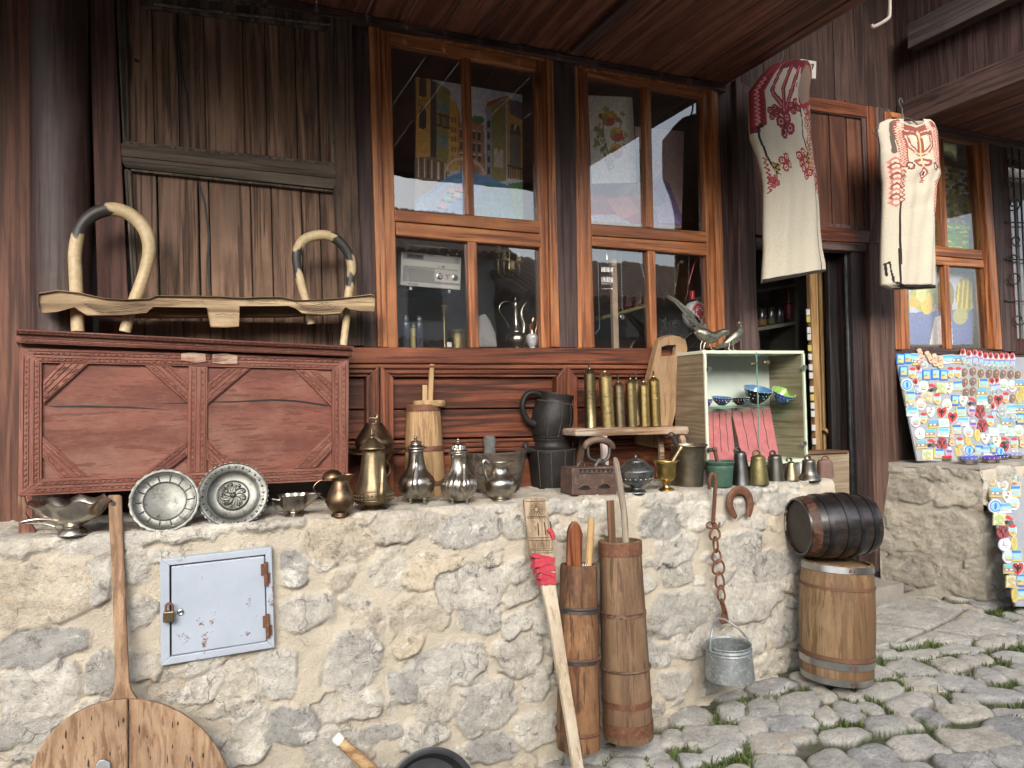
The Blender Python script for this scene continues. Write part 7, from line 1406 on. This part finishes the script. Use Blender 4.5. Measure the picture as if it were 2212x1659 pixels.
chain('necklace', 'thin silver chain hanging beside the red cord of the white flask', [(1395, 290), (1392, 500), (1380, 690), (1350, 800)], [(1395, 285, .004)])
t = thing('tassel_pendant', 'silver pendant with two bars and rows of small tassels behind the middle window', 'pendant', pl(ZW2, 452, 670, .06)); b = MB(); b.tube([pl(ZW2, 447, 190, .06), pl(ZW2, 450, 320, .06)], .0015, 6); b.lathe([(0, 0), (.008, 0), (.003, .012), (0, .014)], pl(ZW2, 450, 375, .06), 14)
for v in (400, 515): b.tube([pl(ZW2, 385, v, .06), pl(ZW2, 520, v, .06)], .004, 8)
b.build('bar', SILV, t); b = MB()
for k in range(9):
    u = 390+k*15.5; b.tube([pl(ZW2, u, 405, .06), pl(ZW2, u, 460, .06)], .0015, 5); b.tube([pl(ZW2, u, 520, .06), pl(ZW2, u, 580, .06)], .0015, 5); b.ball(pl(ZW2, u, 600, .06), .004, 8, sc=(.8, .6, 1.3)); b.ball(pl(ZW2, u, 655, .06), .0035, 8)
b.build('tassel', SILV, t)
SHG = plain('olive shelf', (.20, .18, .07), (.27, .25, .11), .6)
b = MB(); b.prism([pl(ZW2, 400, 975, .35), pl(ZW2, 920, 820, .35), pl(ZW2, 920, 858, .35), pl(ZW2, 400, 1005, .35)], (0, .12, 0)); tag(b.build('display_shelf', SHG, None), 'slanting olive shelf edge with small frames inside the middle window', 'shelf')
for k, (u, v, w, h, m) in enumerate(((600, 830, 55, 110, 'r'), (700, 795, 85, 120, 'r'), (812, 770, 80, 165, 'g'), (900, 770, 40, 130, 'r'))):
    fm = metal('gold frame', (.6, .45, .15), (.4, .28, .08), (.2, .35), 10) if m == 'g' else plain('dark red frame', (.14, .015, .02), (.22, .03, .035), .4)
    Pq = [pl(ZW2, u-w/2+25, v-h/2, .345), pl(ZW2, u+w/2+12, v-h/2-12, .345), pl(ZW2, u+w/2-12, v+h/2-6, .345), pl(ZW2, u-w/2, v+h/2+8, .345)]; C_ = sum(Pq, Vector())/4; t = thing('photo_stand', ('dark red small picture frame at the left of the olive shelf', 'wider dark red picture frame beside the gold frame', 'gold small picture frame standing on the olive shelf', 'dark red picture frame half hidden by the mullion')[k], 'picture frame', Pq[3], 'small frames on the olive shelf'); b = MB()
    for i in range(4): a, c = Pq[i], Pq[(i+1) % 4]; b.prism([a, c, c+(C_-c)*.28, a+(C_-a)*.28], (0, .01, 0))
    b.build('rim', fm, t); b = MB(); b.prism([p+(C_-p)*.25+Vector((0, .006, 0)) for p in Pq], (0, .003, 0)); b.build('picture', plain('frame picture', (.05, .04, .04), (.12, .1, .1), .3), t)
# white flask with red crest
t = thing('white_flask', 'round white flask with red stopper and red eagle crest behind the middle window', 'flask', pl(ZW2, 1460, 1160, .09)); c = pl(ZW2, 1475, 960, .10); s = mpp(c)*.1875; ax = Vector((.25, -1, .05)).normalized(); R_ = 165*s
b = MB(); b.lathe([(0, -.045), (R_*.8, -.042), (R_, -.02), (R_, .01), (R_*.93, .022), (0, .024)], c, 48, ax, col=(.62, .62, .62)); b.build('body', plain('white glaze', (.6, .6, .62), (.68, .68, .7), .2, coat=.4), t)
RR = plain('red glaze', (.40, .02, .03), (.5, .04, .05), .3); e1 = Vector((1, 0, 0)); e1 = (e1-ax*e1.dot(ax)).normalized(); e2 = ax.cross(e1); e2 = e2 if e2.z > 0 else -e2; D = lambda x, y, h=.0255: c+ax*h+e1*x*R_+e2*y*R_
b = MB()
for r_ in (.86, .52, .55): b.tube([D(r_*math.cos(k*.13), r_*math.sin(k*.13)) for k in range(48)], .0012, 6, closed=True)
for k in range(9): a = .5+k*.27; b.tube([D(.70*math.cos(a)+.075*math.cos(j*1.05), .70*math.sin(a)+.075*math.sin(j*1.05)) for j in range(6)], .0018, 6, closed=True); b.ball(D(.70*math.cos(a), .70*math.sin(a)), .002, 6)
b.build('ring_band', RR, t)
def eagle(b, D, k=1., h=.001):
    for sg in (-1, 1):
        for L in ([(0, .30), (.10, .42), (.22, .40), (.14, .34), (.10, .22), (.06, .1)], [(.05, .2), (.30, .28), (.42, .16), (.34, .12), (.40, .02), (.30, .02), (.34, -.10), (.22, -.06), (.22, -.18), (.08, -.08)], [(0, .25), (.09, .18), (.10, -.1), (0, -.42)], [(.05, -.1), (.16, -.3), (.06, -.24)]):
            P = [D(sg*x*k, y*k) for x, y in L]; P = P if sg > 0 else P[::-1]; b.add(P+[p+(D(0, 0, 1)-D(0, 0, 0)).normalized()*h for p in P], [list(range(len(P))), list(range(2*len(P)-1, len(P)-1, -1))]+[[i, (i+1) % len(P), len(P)+(i+1) % len(P), len(P)+i] for i in range(len(P))])
b = MB(); eagle(b, lambda x, y, h=.0255: D(x, y, h), 1.0, .0015); b.build('crest', RR, t)
b = MB(); b.lathe([(34*s, 0), (34*s, 90*s), (30*s, 96*s), (0, 96*s)], pl(ZW2, 1430, 775, .10), 20); b.build('stopper', RR, t); b = MB(); b.tube([pl(ZW2, 1390, 600, .07), pl(ZW2, 1480, 265, .07), pl(ZW2, 1500, 265, .07), pl(ZW2, 1555, 590, .07)], .0025, 6); b.build('cord', RR, t)
b = MB(); rg_ = random.Random(3)
for k in range(150):
    u, v = rg_.uniform(1050, 1300), rg_.uniform(1030, 1330); p = pl(ZW2, u, v, .16+.05*rg_.random()); q = p+Vector((rg_.uniform(-.03, .03), rg_.uniform(-.02, .02), rg_.uniform(.0, .035))); b.tube([p, (p+q)/2+Vector((0, 0, .004)), q], [.002, .003, .0008], 5)
tag(b.build('dried_bush', plain('dark dried twigs', (.02, .018, .015), (.06, .05, .04), .9), None), 'dark dried twigs behind the middle window pane near the flask', 'plant')
c = pl(ZW2, 1210, 570, .35); b = MB(); b.lathe([(0, .004), (.10, .006), (.135, .016), (.14, .014), (.14, .008), (.1, 0), (0, 0)], c, 36, (.3, -1, .2)); tag(b.build('wall_plate', metal('copper plate', (.25, .12, .07), (.14, .07, .045), (.35, .5), 14, bump=.5), None), 'round hammered copper plate standing inside the middle window', 'plate')
# right window: tree picture and gourd picture on green board
b = MB(); b.prism([at(x, y, Y=.20) for x, y in ((1930, 255), (2118, 290), (2150, 750), (1955, 750))], (0, .01, 0)); tag(b.build('green_board', plain('olive board', (.10, .115, .055), (.14, .155, .08), .7), None), 'plain olive green board behind the pictures in the right window', 'board')
R = Ras(60, 100, (.10, .13, .10)); rg_ = random.Random(5); R.rect(0, 0, 1, .3, (.30, .36, .38))
for k in range(260): x, y = rg_.random(), rg_.random()*.66; R.ell(x, y, .05, .022, rg_.choice([(.16, .12, .03), (.06, .09, .03), (.28, .18, .05), (.04, .06, .03), (.22, .24, .2), (.10, .13, .04)]))
R.rect(0, .66, 1, 1, (.10, .22, .02)); R.line([(.42, .5), (.44, .74)], .05, (.05, .04, .03), 1.6); R.line([(.15, .4), (.14, .7)], .03, (.05, .04, .03), 1.6)
for k in range(70): x, y = rg_.random(), .68+.32*rg_.random(); R.ell(x, y, .06, .012, rg_.choice([(.14, .30, .02), (.22, .38, .04), (.06, .14, .02), (.40, .44, .06)]))
picture('tree_picture', 'gold framed picture of autumn trees and green lawn in the right window', 'picture', [(1990, 350), (2098, 372), (2092, 545), (1990, 540)], .07, R, metal('gold frame', (.6, .45, .15), (.4, .28, .08), (.2, .35), 10), .010)
R = Ras(90, 80, (.36, .37, .44)); R.poly([(0, .55), (1, .5), (1, 1), (0, 1)], (.10, .13, .28)); R.poly([(.3, 1), (.38, .62), (.62, .55), (.68, 1)], (.56, .50, .48)); R.ell(.22, .30, .20, .24, (.28, .30, .06)); R.ell(.22, .12, .09, .16, (.34, .34, .08)); R.ell(.26, .42, .09, .16, (.52, .36, .05)); R.ell(.06, .4, .1, .08, (.5, .3, .04)); R.ell(.52, .32, .15, .24, (.16, .15, .05)); R.ell(.52, .48, .13, .07, (.2, .09, .06)); R.ell(.84, .30, .15, .26, (.25, .22, .04))
for k in range(4): R.line([(.74+.065*k, .1+.02*abs(k-1.5)), (.72+.075*k, .5)], .014, (.50, .42, .08)); 
R.ell(.78, .6, .12, .12, (.32, .30, .12)); R.ell(.18, .28, .08, .12, (.42, .44, .16))
picture('gourd_painting', 'framed painting of green and yellow gourds behind the right window', 'painting', [(1962, 592), (2110, 590), (2100, 744), (1966, 744)], .10, R, metal('gold frame', (.6, .45, .15), (.4, .28, .08), (.2, .35), 10), .010)
# doorway: shelf, jars, stacked frames, counter
shw = plain('grey green shelf', (.12, .115, .09), (.17, .16, .13), .6)
YD = .55
t = thing('shop_shelf', 'grey wooden shelf unit inside the doorway holding dark jars', 'shelf', pl(Z7, 400, 800, YD))
for nm, L in (('shelf_board', [(180, 185), (560, 125), (560, 148), (180, 212)]), ('shelf_board', [(180, -95), (560, -150), (560, -130), (180, -72)]), ('upright', [(548, -200), (575, -200), (575, 420), (548, 420)])):
    b = MB(); b.prism([pl(Z7, u, v, YD) for u, v in L], (0, .22, 0)); b.build(nm, shw, t)
gz_ = painted('dark_glaze', .2, .1, 40, .1, coat=.4)
for k, (u, vb, r_, h, c0, c1, lab) in enumerate(((300, 160, 38, 130, (.02, .02, .022), (.16, .09, .03), 'black glazed jar with tan foot, first on the doorway shelf'), (370, 150, 32, 125, (.025, .025, .025), (.08, .08, .04), 'black glazed jar with olive foot, second on the doorway shelf'), (430, 140, 36, 125, (.015, .015, .02), (.03, .03, .035), 'plain black jar beside the red bottle inside the doorway'), (505, 115, 45, 120, (.20, .02, .02), (.12, .012, .015), 'red glazed square bottle with tall neck inside the doorway'))):
    c = pl(Z7, u, vb, YD-.002+.06); s = mpp(c)*.2969; t = thing('ceramic_jar', lab, 'jar', c, 'jars on the doorway shelf'); b = MB()
    b.lathe([(0, 0), (r_*s, 0), (r_*s, h*.35*s), (r_*1.03*s, h*.36*s), (r_*1.03*s, h*.9*s), (r_*.8*s, h*s), (0, h*s)], c, 20, col=[c1, c1, c1, c0, c0, c0]); b.build('body', gz_, t)
    if k == 3: b = MB(); b.lathe([(18*s, 0), (16*s, 70*s), (20*s, 100*s), (0, 100*s)], c+Vector((0, 0, h*s)), 16, col=c0); b.build('neck', gz_, t)
sw_ = wood('stretcher wood', (.16, .085, .03), (.36, .21, .085), (.44, .28, .13), 'Z', .6)
for k, (u0, u1, vb, dY, lab) in enumerate(((650, 702, 1072, .10, 'nearest wooden stretcher frame with small tags leaning inside the doorway'), (712, 738, 1066, .16, 'second narrow wooden frame leaning inside the doorway'), (768, 800, 930, .26, 'rear brown wooden frame leaning inside the doorway'))):
    t = thing('stretcher_frame', lab, 'frame', pl(Z7, u0, vb, dY), 'wooden frames leaning in the doorway'); b = MB(); b.prism([pl(Z7, u, v, dY) for u, v in ((u0, -400), (u1, -400), (u1+42, vb), (u0+48, vb))], (0, .03, 0)); b.build('side_bar', sw_, t, .002)
    if k < 2: b = MB(); b.prism([pl(Z7, u, v, dY+.03) for u, v in ((762+60*k, 920-10*k), (775+60*k, 905-10*k), (938, 1040-60*k), (930, 1068-60*k))], (0, .03, 0)); b.build('brace', sw_, t, .002)
    if k == 0:
        for j, (v, c_) in enumerate(((60, 1), (110, 0), (190, 1), (240, 1), (320, 0), (385, 1), (460, 1), (520, 1), (620, 1), (680, 0), (740, 1), (800, 1), (900, 1), (1000, 1))):
            b = MB(); b.prism([pl(Z7, u+v*.048, vv, dY-.003) for u, vv in ((625, v-22), (651, v-22), (652, v+22), (627, v+22))], (0, .004, 0), col=(.42, .41, .38) if c_ else (.38, .30, .08))
            b.build('paper_tag', painted(), t)
t = thing('wooden_counter', 'pale wooden counter end standing inside the doorway behind the bells', 'counter', pl(Z7, 790, 1390, -.02)); b = MB(); b.prism([pl(Z7, u, v, -.03) for u, v in ((560, 1100), (940, 1080), (945, 1560), (560, 1560))], (0, .10, 0)); b.build('side', wood('counter oak', (.22, .16, .10), (.36, .28, .19), (.42, .34, .25), 'X', .6, ring=18), t, .003)
b = MB(); b.prism([pl(Z7, u, v, -.045) for u, v in ((555, 1078), (940, 1066), (940, 1082), (555, 1100))], (0, .13, 0)); b.build('top', wood('counter edge', (.1, .05, .03), (.2, .11, .06), (.28, .17, .1), 'X', .5), t, .003)
# ---------------------------------------------------------------- magnet boards
CM = painted('magnet_print', .35, .12, 90, .15)
BLU, LBL, WHT, YLW, RD, BRN, SND, GRN, GRY = (.02, .16, .52), (.25, .48, .62), (.62, .61, .57), (.52, .42, .12), (.48, .035, .03), (.14, .09, .065), (.56, .40, .26), (.22, .28, .12), (.35, .35, .36)
def ov(cx, cy, rx, ry, n=14): return [(cx+rx*math.cos(2*math.pi*k/n), cy+ry*math.sin(2*math.pi*k/n)) for k in range(n)]
def rc_(x0, y0, x1, y1): return [(x0, y0), (x1, y0), (x1, y1), (x0, y1)]
heart = lambda k: [(0, .5*k), (-.28*k, .28*k), (-.46*k, 0), (-.48*k, -.25*k), (-.34*k, -.44*k), (-.12*k, -.40*k), (0, -.26*k), (.12*k, -.40*k), (.34*k, -.44*k), (.48*k, -.25*k), (.46*k, 0), (.28*k, .28*k)]
def blob(seed, n=16, a=.5, b_=.5, j=.12):
    r = random.Random(seed); return [(a*(1+r.uniform(-j, j))*math.cos(2*math.pi*k/n), b_*(1+r.uniform(-j, j))*math.sin(2*math.pi*k/n)) for k in range(n)]
# kind: (words, width, height, layers [(polygon, colour)])
EAG = []
for sg in (-1, 1):
    EAG += [[(0, -.22), (sg*.12, -.34), (sg*.07, -.1), (sg*.3, -.22), (sg*.24, .02), (sg*.08, .06), (0, .36)]]
KIND = {
 'F': ('blue framed picture magnet', 88, 118, [(rc_(-.5, -.5, .5, .5), BLU), (rc_(-.38, -.38, .38, .36), LBL), (rc_(-.38, -.02, .38, .36), YLW), (ov(.0, .25, .22, .09), SND), (ov(-.1, .02, .2, .10), GRN)]),
 'C': ('carved sand coloured figure magnet', 62, 150, [(ov(0, -.36, .42, .14)+[], SND), (ov(0, -.14, .50, .13), SND), (ov(0, .08, .46, .13), (.50, .35, .22)), (ov(0, .30, .52, .20), SND), (ov(0, .28, .3, .06), (.42, .12, .1)), (ov(0, -.14, .3, .05), (.45, .2, .14))]),
 'E': ('tall flag magnet with red top', 70, 190, [(blob(3, 16, .46, .5, .1), WHT), (ov(-.08, -.30, .36, .20), RD), (ov(-.08, -.28, .16, .10), BLK), (rc_(-.38, -.08, .42, .05), (.25, .2, .45)), (rc_(-.32, .05, .40, .2), LBL), (ov(.15, .33, .3, .10), GRY)]),
 'T': ('figure magnet with red cap and sky', 82, 132, [(blob(7, 16, .5, .5, .06), WHT), (ov(0, -.33, .40, .17), RD), (rc_(-.36, -.2, .36, .06), LBL), (ov(.02, .22, .40, .22), YLW), (ov(.0, .2, .25, .07), (.45, .2, .1))]),
 'B': ('brown round shield magnet', 84, 100, [(ov(0, 0, .5, .5), (.42, .30, .22)), (ov(-.06, -.02, .43, .46), BRN), (ov(-.03, -.04, .30, .34), (.22, .15, .11)), (ov(-.02, -.05, .20, .22), (.10, .07, .055)), (ov(.02, -.10, .10, .10), (.5, .36, .22))]),
 'O': ('oval white magnet with castle view', 110, 138, [(ov(0, 0, .5, .5), WHT), (ov(0, -.1, .42, .3), (.42, .54, .56)), (ov(0, .08, .34, .16), (.40, .42, .30)), (rc_(-.26, .24, .26, .28), RD)]),
 'Y': ('yellow edged picture magnet', 112, 112, [(rc_(-.5, -.5, .5, .5), YLW), (rc_(-.36, -.46, .42, .32), LBL), (rc_(-.36, -.46, .42, -.24), BLU), (ov(.02, .08, .30, .16), (.40, .42, .36))]),
 'L': ('wide landscape magnet with blue sky', 128, 102, [(rc_(-.5, -.5, .5, .5), WHT), (rc_(-.46, -.46, .46, .0), (.10, .36, .60)), (rc_(-.46, -.16, .46, .14), LBL), (ov(.05, .16, .32, .14), (.42, .44, .40))]),
 'H': ('red heart magnet with black eagle', 118, 142, [(heart(1.06), WHT), (heart(.98), RD)]+[(q, BLK) for q in EAG]),
 'W': ('white heart magnet with red mark', 100, 132, [(heart(1.06), (.55, .50, .46)), (heart(.95), WHT), (ov(.08, -.22, .10, .08), RD), (ov(-.08, .04, .18, .12), GRN)]),
 'X': ('dark red eagle magnet', 112, 150, [(blob(5, 22, .5, .5, .20), (.30, .05, .05))]+[([(x*1.25, y*1.25) for x, y in q], (.05, .015, .015)) for q in EAG]+[(ov(0, -.1, .08, .2), (.40, .06, .05))]),
 'R': ('red and black cut out magnet', 108, 118, [(blob(9, 14, .5, .42, .28), (.40, .30, .28)), (ov(-.15, -.2, .26, .16), RD), (ov(.18, .18, .26, .2), (.10, .09, .09)), (ov(-.18, .22, .2, .16), BLK), (ov(.2, -.15, .18, .1), (.45, .08, .08))]),
 'M': ('long yellow map magnet', 72, 150, [(blob(11, 14, .46, .5, .16), YLW), (blob(12, 12, .30, .36, .15), (.42, .36, .10)), (ov(.02, -.1, .14, .08), (.50, .3, .1))]),
 'G': ('grey castle cut out magnet', 112, 100, [(blob(13, 14, .5, .46, .16), (.42, .43, .42)), (blob(14, 12, .36, .32, .2), (.26, .27, .26)), (ov(0, -.1, .16, .12), (.5, .5, .48))]),
 'D': ('round blue plate magnet', 132, 140, [(ov(0, 0, .5, .5), WHT), (ov(0, 0, .42, .42), BLU), (ov(0, 0, .34, .34), LBL), (ov(0, .02, .24, .24), (.30, .42, .52)), (ov(.02, 0, .10, .26), BLU)]),
 'S': ('sunset strip magnet with houses', 122, 98, [(rc_(-.5, -.5, .5, .5), YLW), (rc_(-.46, -.44, .46, .02), (.10, .36, .60)), (rc_(-.46, -.08, .46, .28), (.26, .19, .15)), (rc_(-.36, .02, -.2, .2), WHT), (rc_(.0, .02, .2, .2), WHT)]),
 'P': ('pale teal map magnet', 120, 98, [(rc_(-.5, -.5, .5, .5), (.46, .55, .52)), (blob(15, 12, .34, .30, .3), (.36, .48, .44)), (ov(.1, -.05, .1, .08), WHT)]),
 'A': ('white oval magnet with red lettering marks', 124, 138, [(ov(0, 0, .5, .5), (.60, .55, .56)), (ov(0, 0, .44, .44), (.66, .64, .64)), (rc_(-.12, -.2, -.06, .12), (.40, .05, .12)), (rc_(-.2, .05, .24, .09), (.25, .1, .3)), (rc_(-.02, .2, .28, .25), GRY)]),
 'K': ('cream map magnet with green drawing', 122, 120, [(rc_(-.5, -.5, .5, .5), (.54, .49, .30)), (blob(16, 12, .36, .34, .3), (.34, .38, .20)), (ov(.1, .1, .12, .1), (.6, .5, .25)), (rc_(-.3, .34, .3, .42), (.5, .3, .1))]),
 'V': ('violet banner magnet', 92, 130, [(blob(18, 14, .5, .48, .14), (.42, .38, .42)), (rc_(-.34, -.16, .34, .04), (.12, .08, .32)), (ov(.06, .24, .24, .14), (.40, .2, .24)), (ov(0, -.3, .25, .1), WHT)]),
}
def board(name, label, corners, Y0, tilt, mags, blabel, rowname):
    PBo = at(*corners[3], Y=Y0); NBo = Vector((0, 1, -tilt)).normalized() if isinstance(tilt, float) else tilt.normalized()
    J = lambda x, y, o=0: atp(x, y, PBo+NBo*o, NBo)
    P = [J(*q) for q in corners]; t = thing(name, label, 'display board', (P[2]+P[3])/2); b = MB(); b.prism(P, NBo*.012); b.build('panel', plain('grey magnet board', (.25, .265, .29), (.31, .325, .35), .4), t, .002)
    rows = {}
    for i, (u, v, k) in enumerate(mags): rows.setdefault(int(round((v-(u-900)*.0)/118)), []).append((u, v, k))
    words = ['top', 'second', 'third', 'fourth', 'fifth', 'sixth', 'seventh', 'eighth', 'ninth', 'tenth', 'eleventh', 'twelfth']; nth = ['first', 'second', 'third', 'fourth', 'fifth', 'sixth', 'seventh', 'eighth', 'ninth', 'tenth', 'eleventh', 'twelfth', 'thirteenth', 'fourteenth', 'fifteenth', 'sixteenth', 'seventeenth', 'eighteenth', 'nineteenth', 'twentieth', 'next to last', 'last', 'very last', 'outermost']
    for ri, rk in enumerate(sorted(rows)):
        for ci, (u, v, k) in enumerate(sorted(rows[rk])):
            w_, W_, H_, L = KIND[k]; b = MB(); x0, y0 = ZM(u, v); kk = .1875*rowname[1]; an = random.uniform(-.07, .07)*(3 if k in 'MRC' else 1)+(-.35 if k == 'C' and v < 300 else 0); c_, s_ = math.cos(an), math.sin(an)
            for li, (pg, col) in enumerate(L):
                Q = [J(x0+(x*W_*c_-y*H_*s_)*kk, y0+(x*W_*s_+y*H_*c_)*kk, -.0062-.0011*li) for x, y in pg]; cc = tuple(min(.75, q*random.uniform(.86, 1.12)) for q in col); b.prism(Q, NBo*(.006 if li == 0 else .0012), cc)
            o = b.build('fridge_magnet', CM, None); tag(o, '%s, %s in the %s row of the %s' % (w_, nth[ci], words[ri], blabel), 'magnet', rowname[0])
UP = [(240, 265, 'F'), (325, 255, 'F'), (415, 250, 'L'), (470, 215, 'C'), (570, 240, 'C'), (635, 275, 'C'), (700, 300, 'C'), (440, 285, 'S'), (790, 265, 'L'), (890, 265, 'S'), (500, 335, 'G'), (960, 235, 'E'), (1030, 255, 'E'), (1098, 245, 'E'), (1160, 260, 'E'), (1222, 280, 'E'), (1282, 280, 'E'), (1345, 285, 'E'), (1405, 285, 'E'), (1462, 285, 'E'), (1528, 285, 'E'),
 (275, 405, 'F'), (375, 425, 'T'), (450, 420, 'E'), (540, 450, 'F'), (645, 440, 'F'), (740, 450, 'F'), (815, 420, 'T'), (903, 420, 'T'), (980, 418, 'B'), (1080, 408, 'B'), (1172, 430, 'B'), (1265, 430, 'B'), (1345, 432, 'B'), (1425, 438, 'B'), (1512, 440, 'B'), (1595, 448, 'B'),
 (312, 562, 'D'), (420, 580, 'E'), (505, 580, 'O'), (612, 590, 'R'), (710, 600, 'K'), (800, 600, 'W'), (895, 572, 'Y'), (985, 535, 'B'), (1082, 522, 'B'), (1195, 545, 'Y'), (1300, 570, 'E'), (1352, 560, 'E'), (1425, 560, 'O'), (1525, 575, 'O'), (1610, 545, 'S'),
 (350, 692, 'Y'), (440, 670, 'V'), (545, 705, 'K'), (660, 725, 'T'), (775, 790, 'O'), (870, 740, 'F'), (960, 745, 'W'), (1000, 650, 'B'), (1075, 635, 'B'), (1172, 645, 'S'), (1180, 740, 'L'), (1068, 752, 'R'), (1272, 728, 'B'), (1365, 735, 'H'), (1450, 710, 'T'), (1532, 718, 'B'), (1605, 695, 'M'), (1645, 660, 'M'),
 (358, 792, 'G'), (475, 785, 'O'), (375, 870, 'L'), (585, 875, 'W'), (712, 880, 'H'), (935, 868, 'Y'), (1060, 865, 'V'), (1155, 875, 'X'), (1240, 830, 'G'), (1308, 865, 'E'), (1410, 850, 'G'), (1520, 840, 'L'), (1620, 835, 'S'),
 (412, 980, 'O'), (503, 945, 'T'), (618, 1010, 'S'), (735, 1000, 'P'), (835, 935, 'H'), (960, 985, 'L'), (1075, 1020, 'V'), (1180, 1035, 'X'), (1272, 975, 'T'), (1405, 905, 'G'), (1455, 990, 'S'), (1535, 945, 'G'), (1620, 955, 'F'),
 (465, 1122, 'A'), (580, 1115, 'S'), (732, 1110, 'L'), (880, 1075, 'Y'), (1020, 1100, 'O'), (1125, 1135, 'M'), (1315, 1105, 'P'), (1410, 1070, 'P'), (1500, 1105, 'P'), (1600, 1090, 'O'),
 (480, 1245, 'S'), (600, 1230, 'R'), (715, 1240, 'X'), (830, 1195, 'C'), (920, 1230, 'T'), (1020, 1215, 'M'), (1215, 1180, 'W'), (1345, 1215, 'W'), (1445, 1205, 'R'), (1552, 1230, 'T'), (1635, 1210, 'C'),
 (550, 1370, 'K'), (680, 1350, 'Y'), (800, 1335, 'V'), (905, 1345, 'M'), (1030, 1320, 'D'), (1140, 1310, 'Y'), (1225, 1320, 'L'), (1300, 1295, 'F'), (1395, 1330, 'D'), (1435, 1285, 'H'), (1540, 1335, 'G')]
z0 = PZ+.012
pb0 = at(1983, 996, Z=z0)
board('magnet_board', 'grey tilted display board full of colourful souvenir magnets on the stone pier', [(1935, 765), (2225, 772), (2330, 1000), (1983, 996)], -.17, .24, UP, 'upper board', ('magnets on the upper board', 1.0))
LOW = [(1290, 1650, 'T'), (1420, 1700, 'O'), (1545, 1640, 'F'), (1340, 1800, 'S'), (1470, 1850, 'W'), (1330, 1960, 'D'), (1440, 1980, 'L'), (1545, 1930, 'O'), (1560, 1790, 'Y'), (1380, 2110, 'K'), (1490, 2120, 'R'), (1420, 2260, 'X'), (1530, 2240, 'T'), (1440, 2400, 'A'), (1550, 2390, 'M'), (1480, 2540, 'O'), (1570, 2530, 'Y'), (1500, 2680, 'S'), (1590, 2680, 'H'), (1530, 2830, 'K'), (1620, 2820, 'F'), (1560, 2980, 'M'), (1640, 2970, 'Y')]
board('magnet_board', 'second grey magnet board leaning on the pier front at the right edge', [(2131, 1032), (2330, 1030), (2330, 1312), (2196, 1310)], -.62, .34, LOW, 'lower board', ('magnets on the lower board', 1.15))
# ashtrays on the pier
for k, (u, v, r_, h, c0, lab) in enumerate(((778, 1440, 82, 60, RD, 'small round tin with red rim below the magnet board'), (1075, 1478, 98, 85, (.14, .14, .42), 'largest blue patterned tin in front of the magnet board'), (1330, 1462, 92, 70, (.10, .06, .34), 'blue and red patterned tin, right of the largest tin'), (1440, 1422, 70, 45, (.03, .04, .32), 'dark blue tin behind the patterned ones'), (1590, 1412, 88, 60, (.30, .28, .50), 'lilac patterned tin at the right edge'), (1180, 1420, 62, 45, (.22, .36, .55), 'light blue tin half hidden between patterned tins'))):
    x, y = ZM(u, v); p = at(x, y, Z=PZ+.02); s = mpp(p)*.1875; c = p+Vector((.3, .95, 0)).normalized()*r_*s*.8; t = thing('souvenir_tin', lab, 'tin', c, 'round tins on the pier')
    b = MB(); b.lathe([(0, 0), (r_*s*.95, 0), (r_*s, .003), (r_*s, h*.55*s)], c, 32); b.build('base', metal('tin side', (.40, .36, .27), (.28, .25, .19), (.3, .45), 10), t)
    b = MB(); R_ = r_*s; b.lathe([(R_*1.03, h*.55*s), (R_*1.05, h*.62*s), (R_*1.05, h*.95*s), (R_*.98, h*s), (R_*.85, h*.8*s), (0, h*.75*s)], c, 32, col=[c0]*5)
    if k: 
        for j in range(26): a = j*2*math.pi/26; b.ball(c+Vector((math.cos(a)*R_*1.04, math.sin(a)*R_*1.04, h*.78*s)), 6*s, 6, col=WHT if j % 2 else ((.4, .05, .1) if k == 2 else BLU))
    b.build('rim', cer, t)
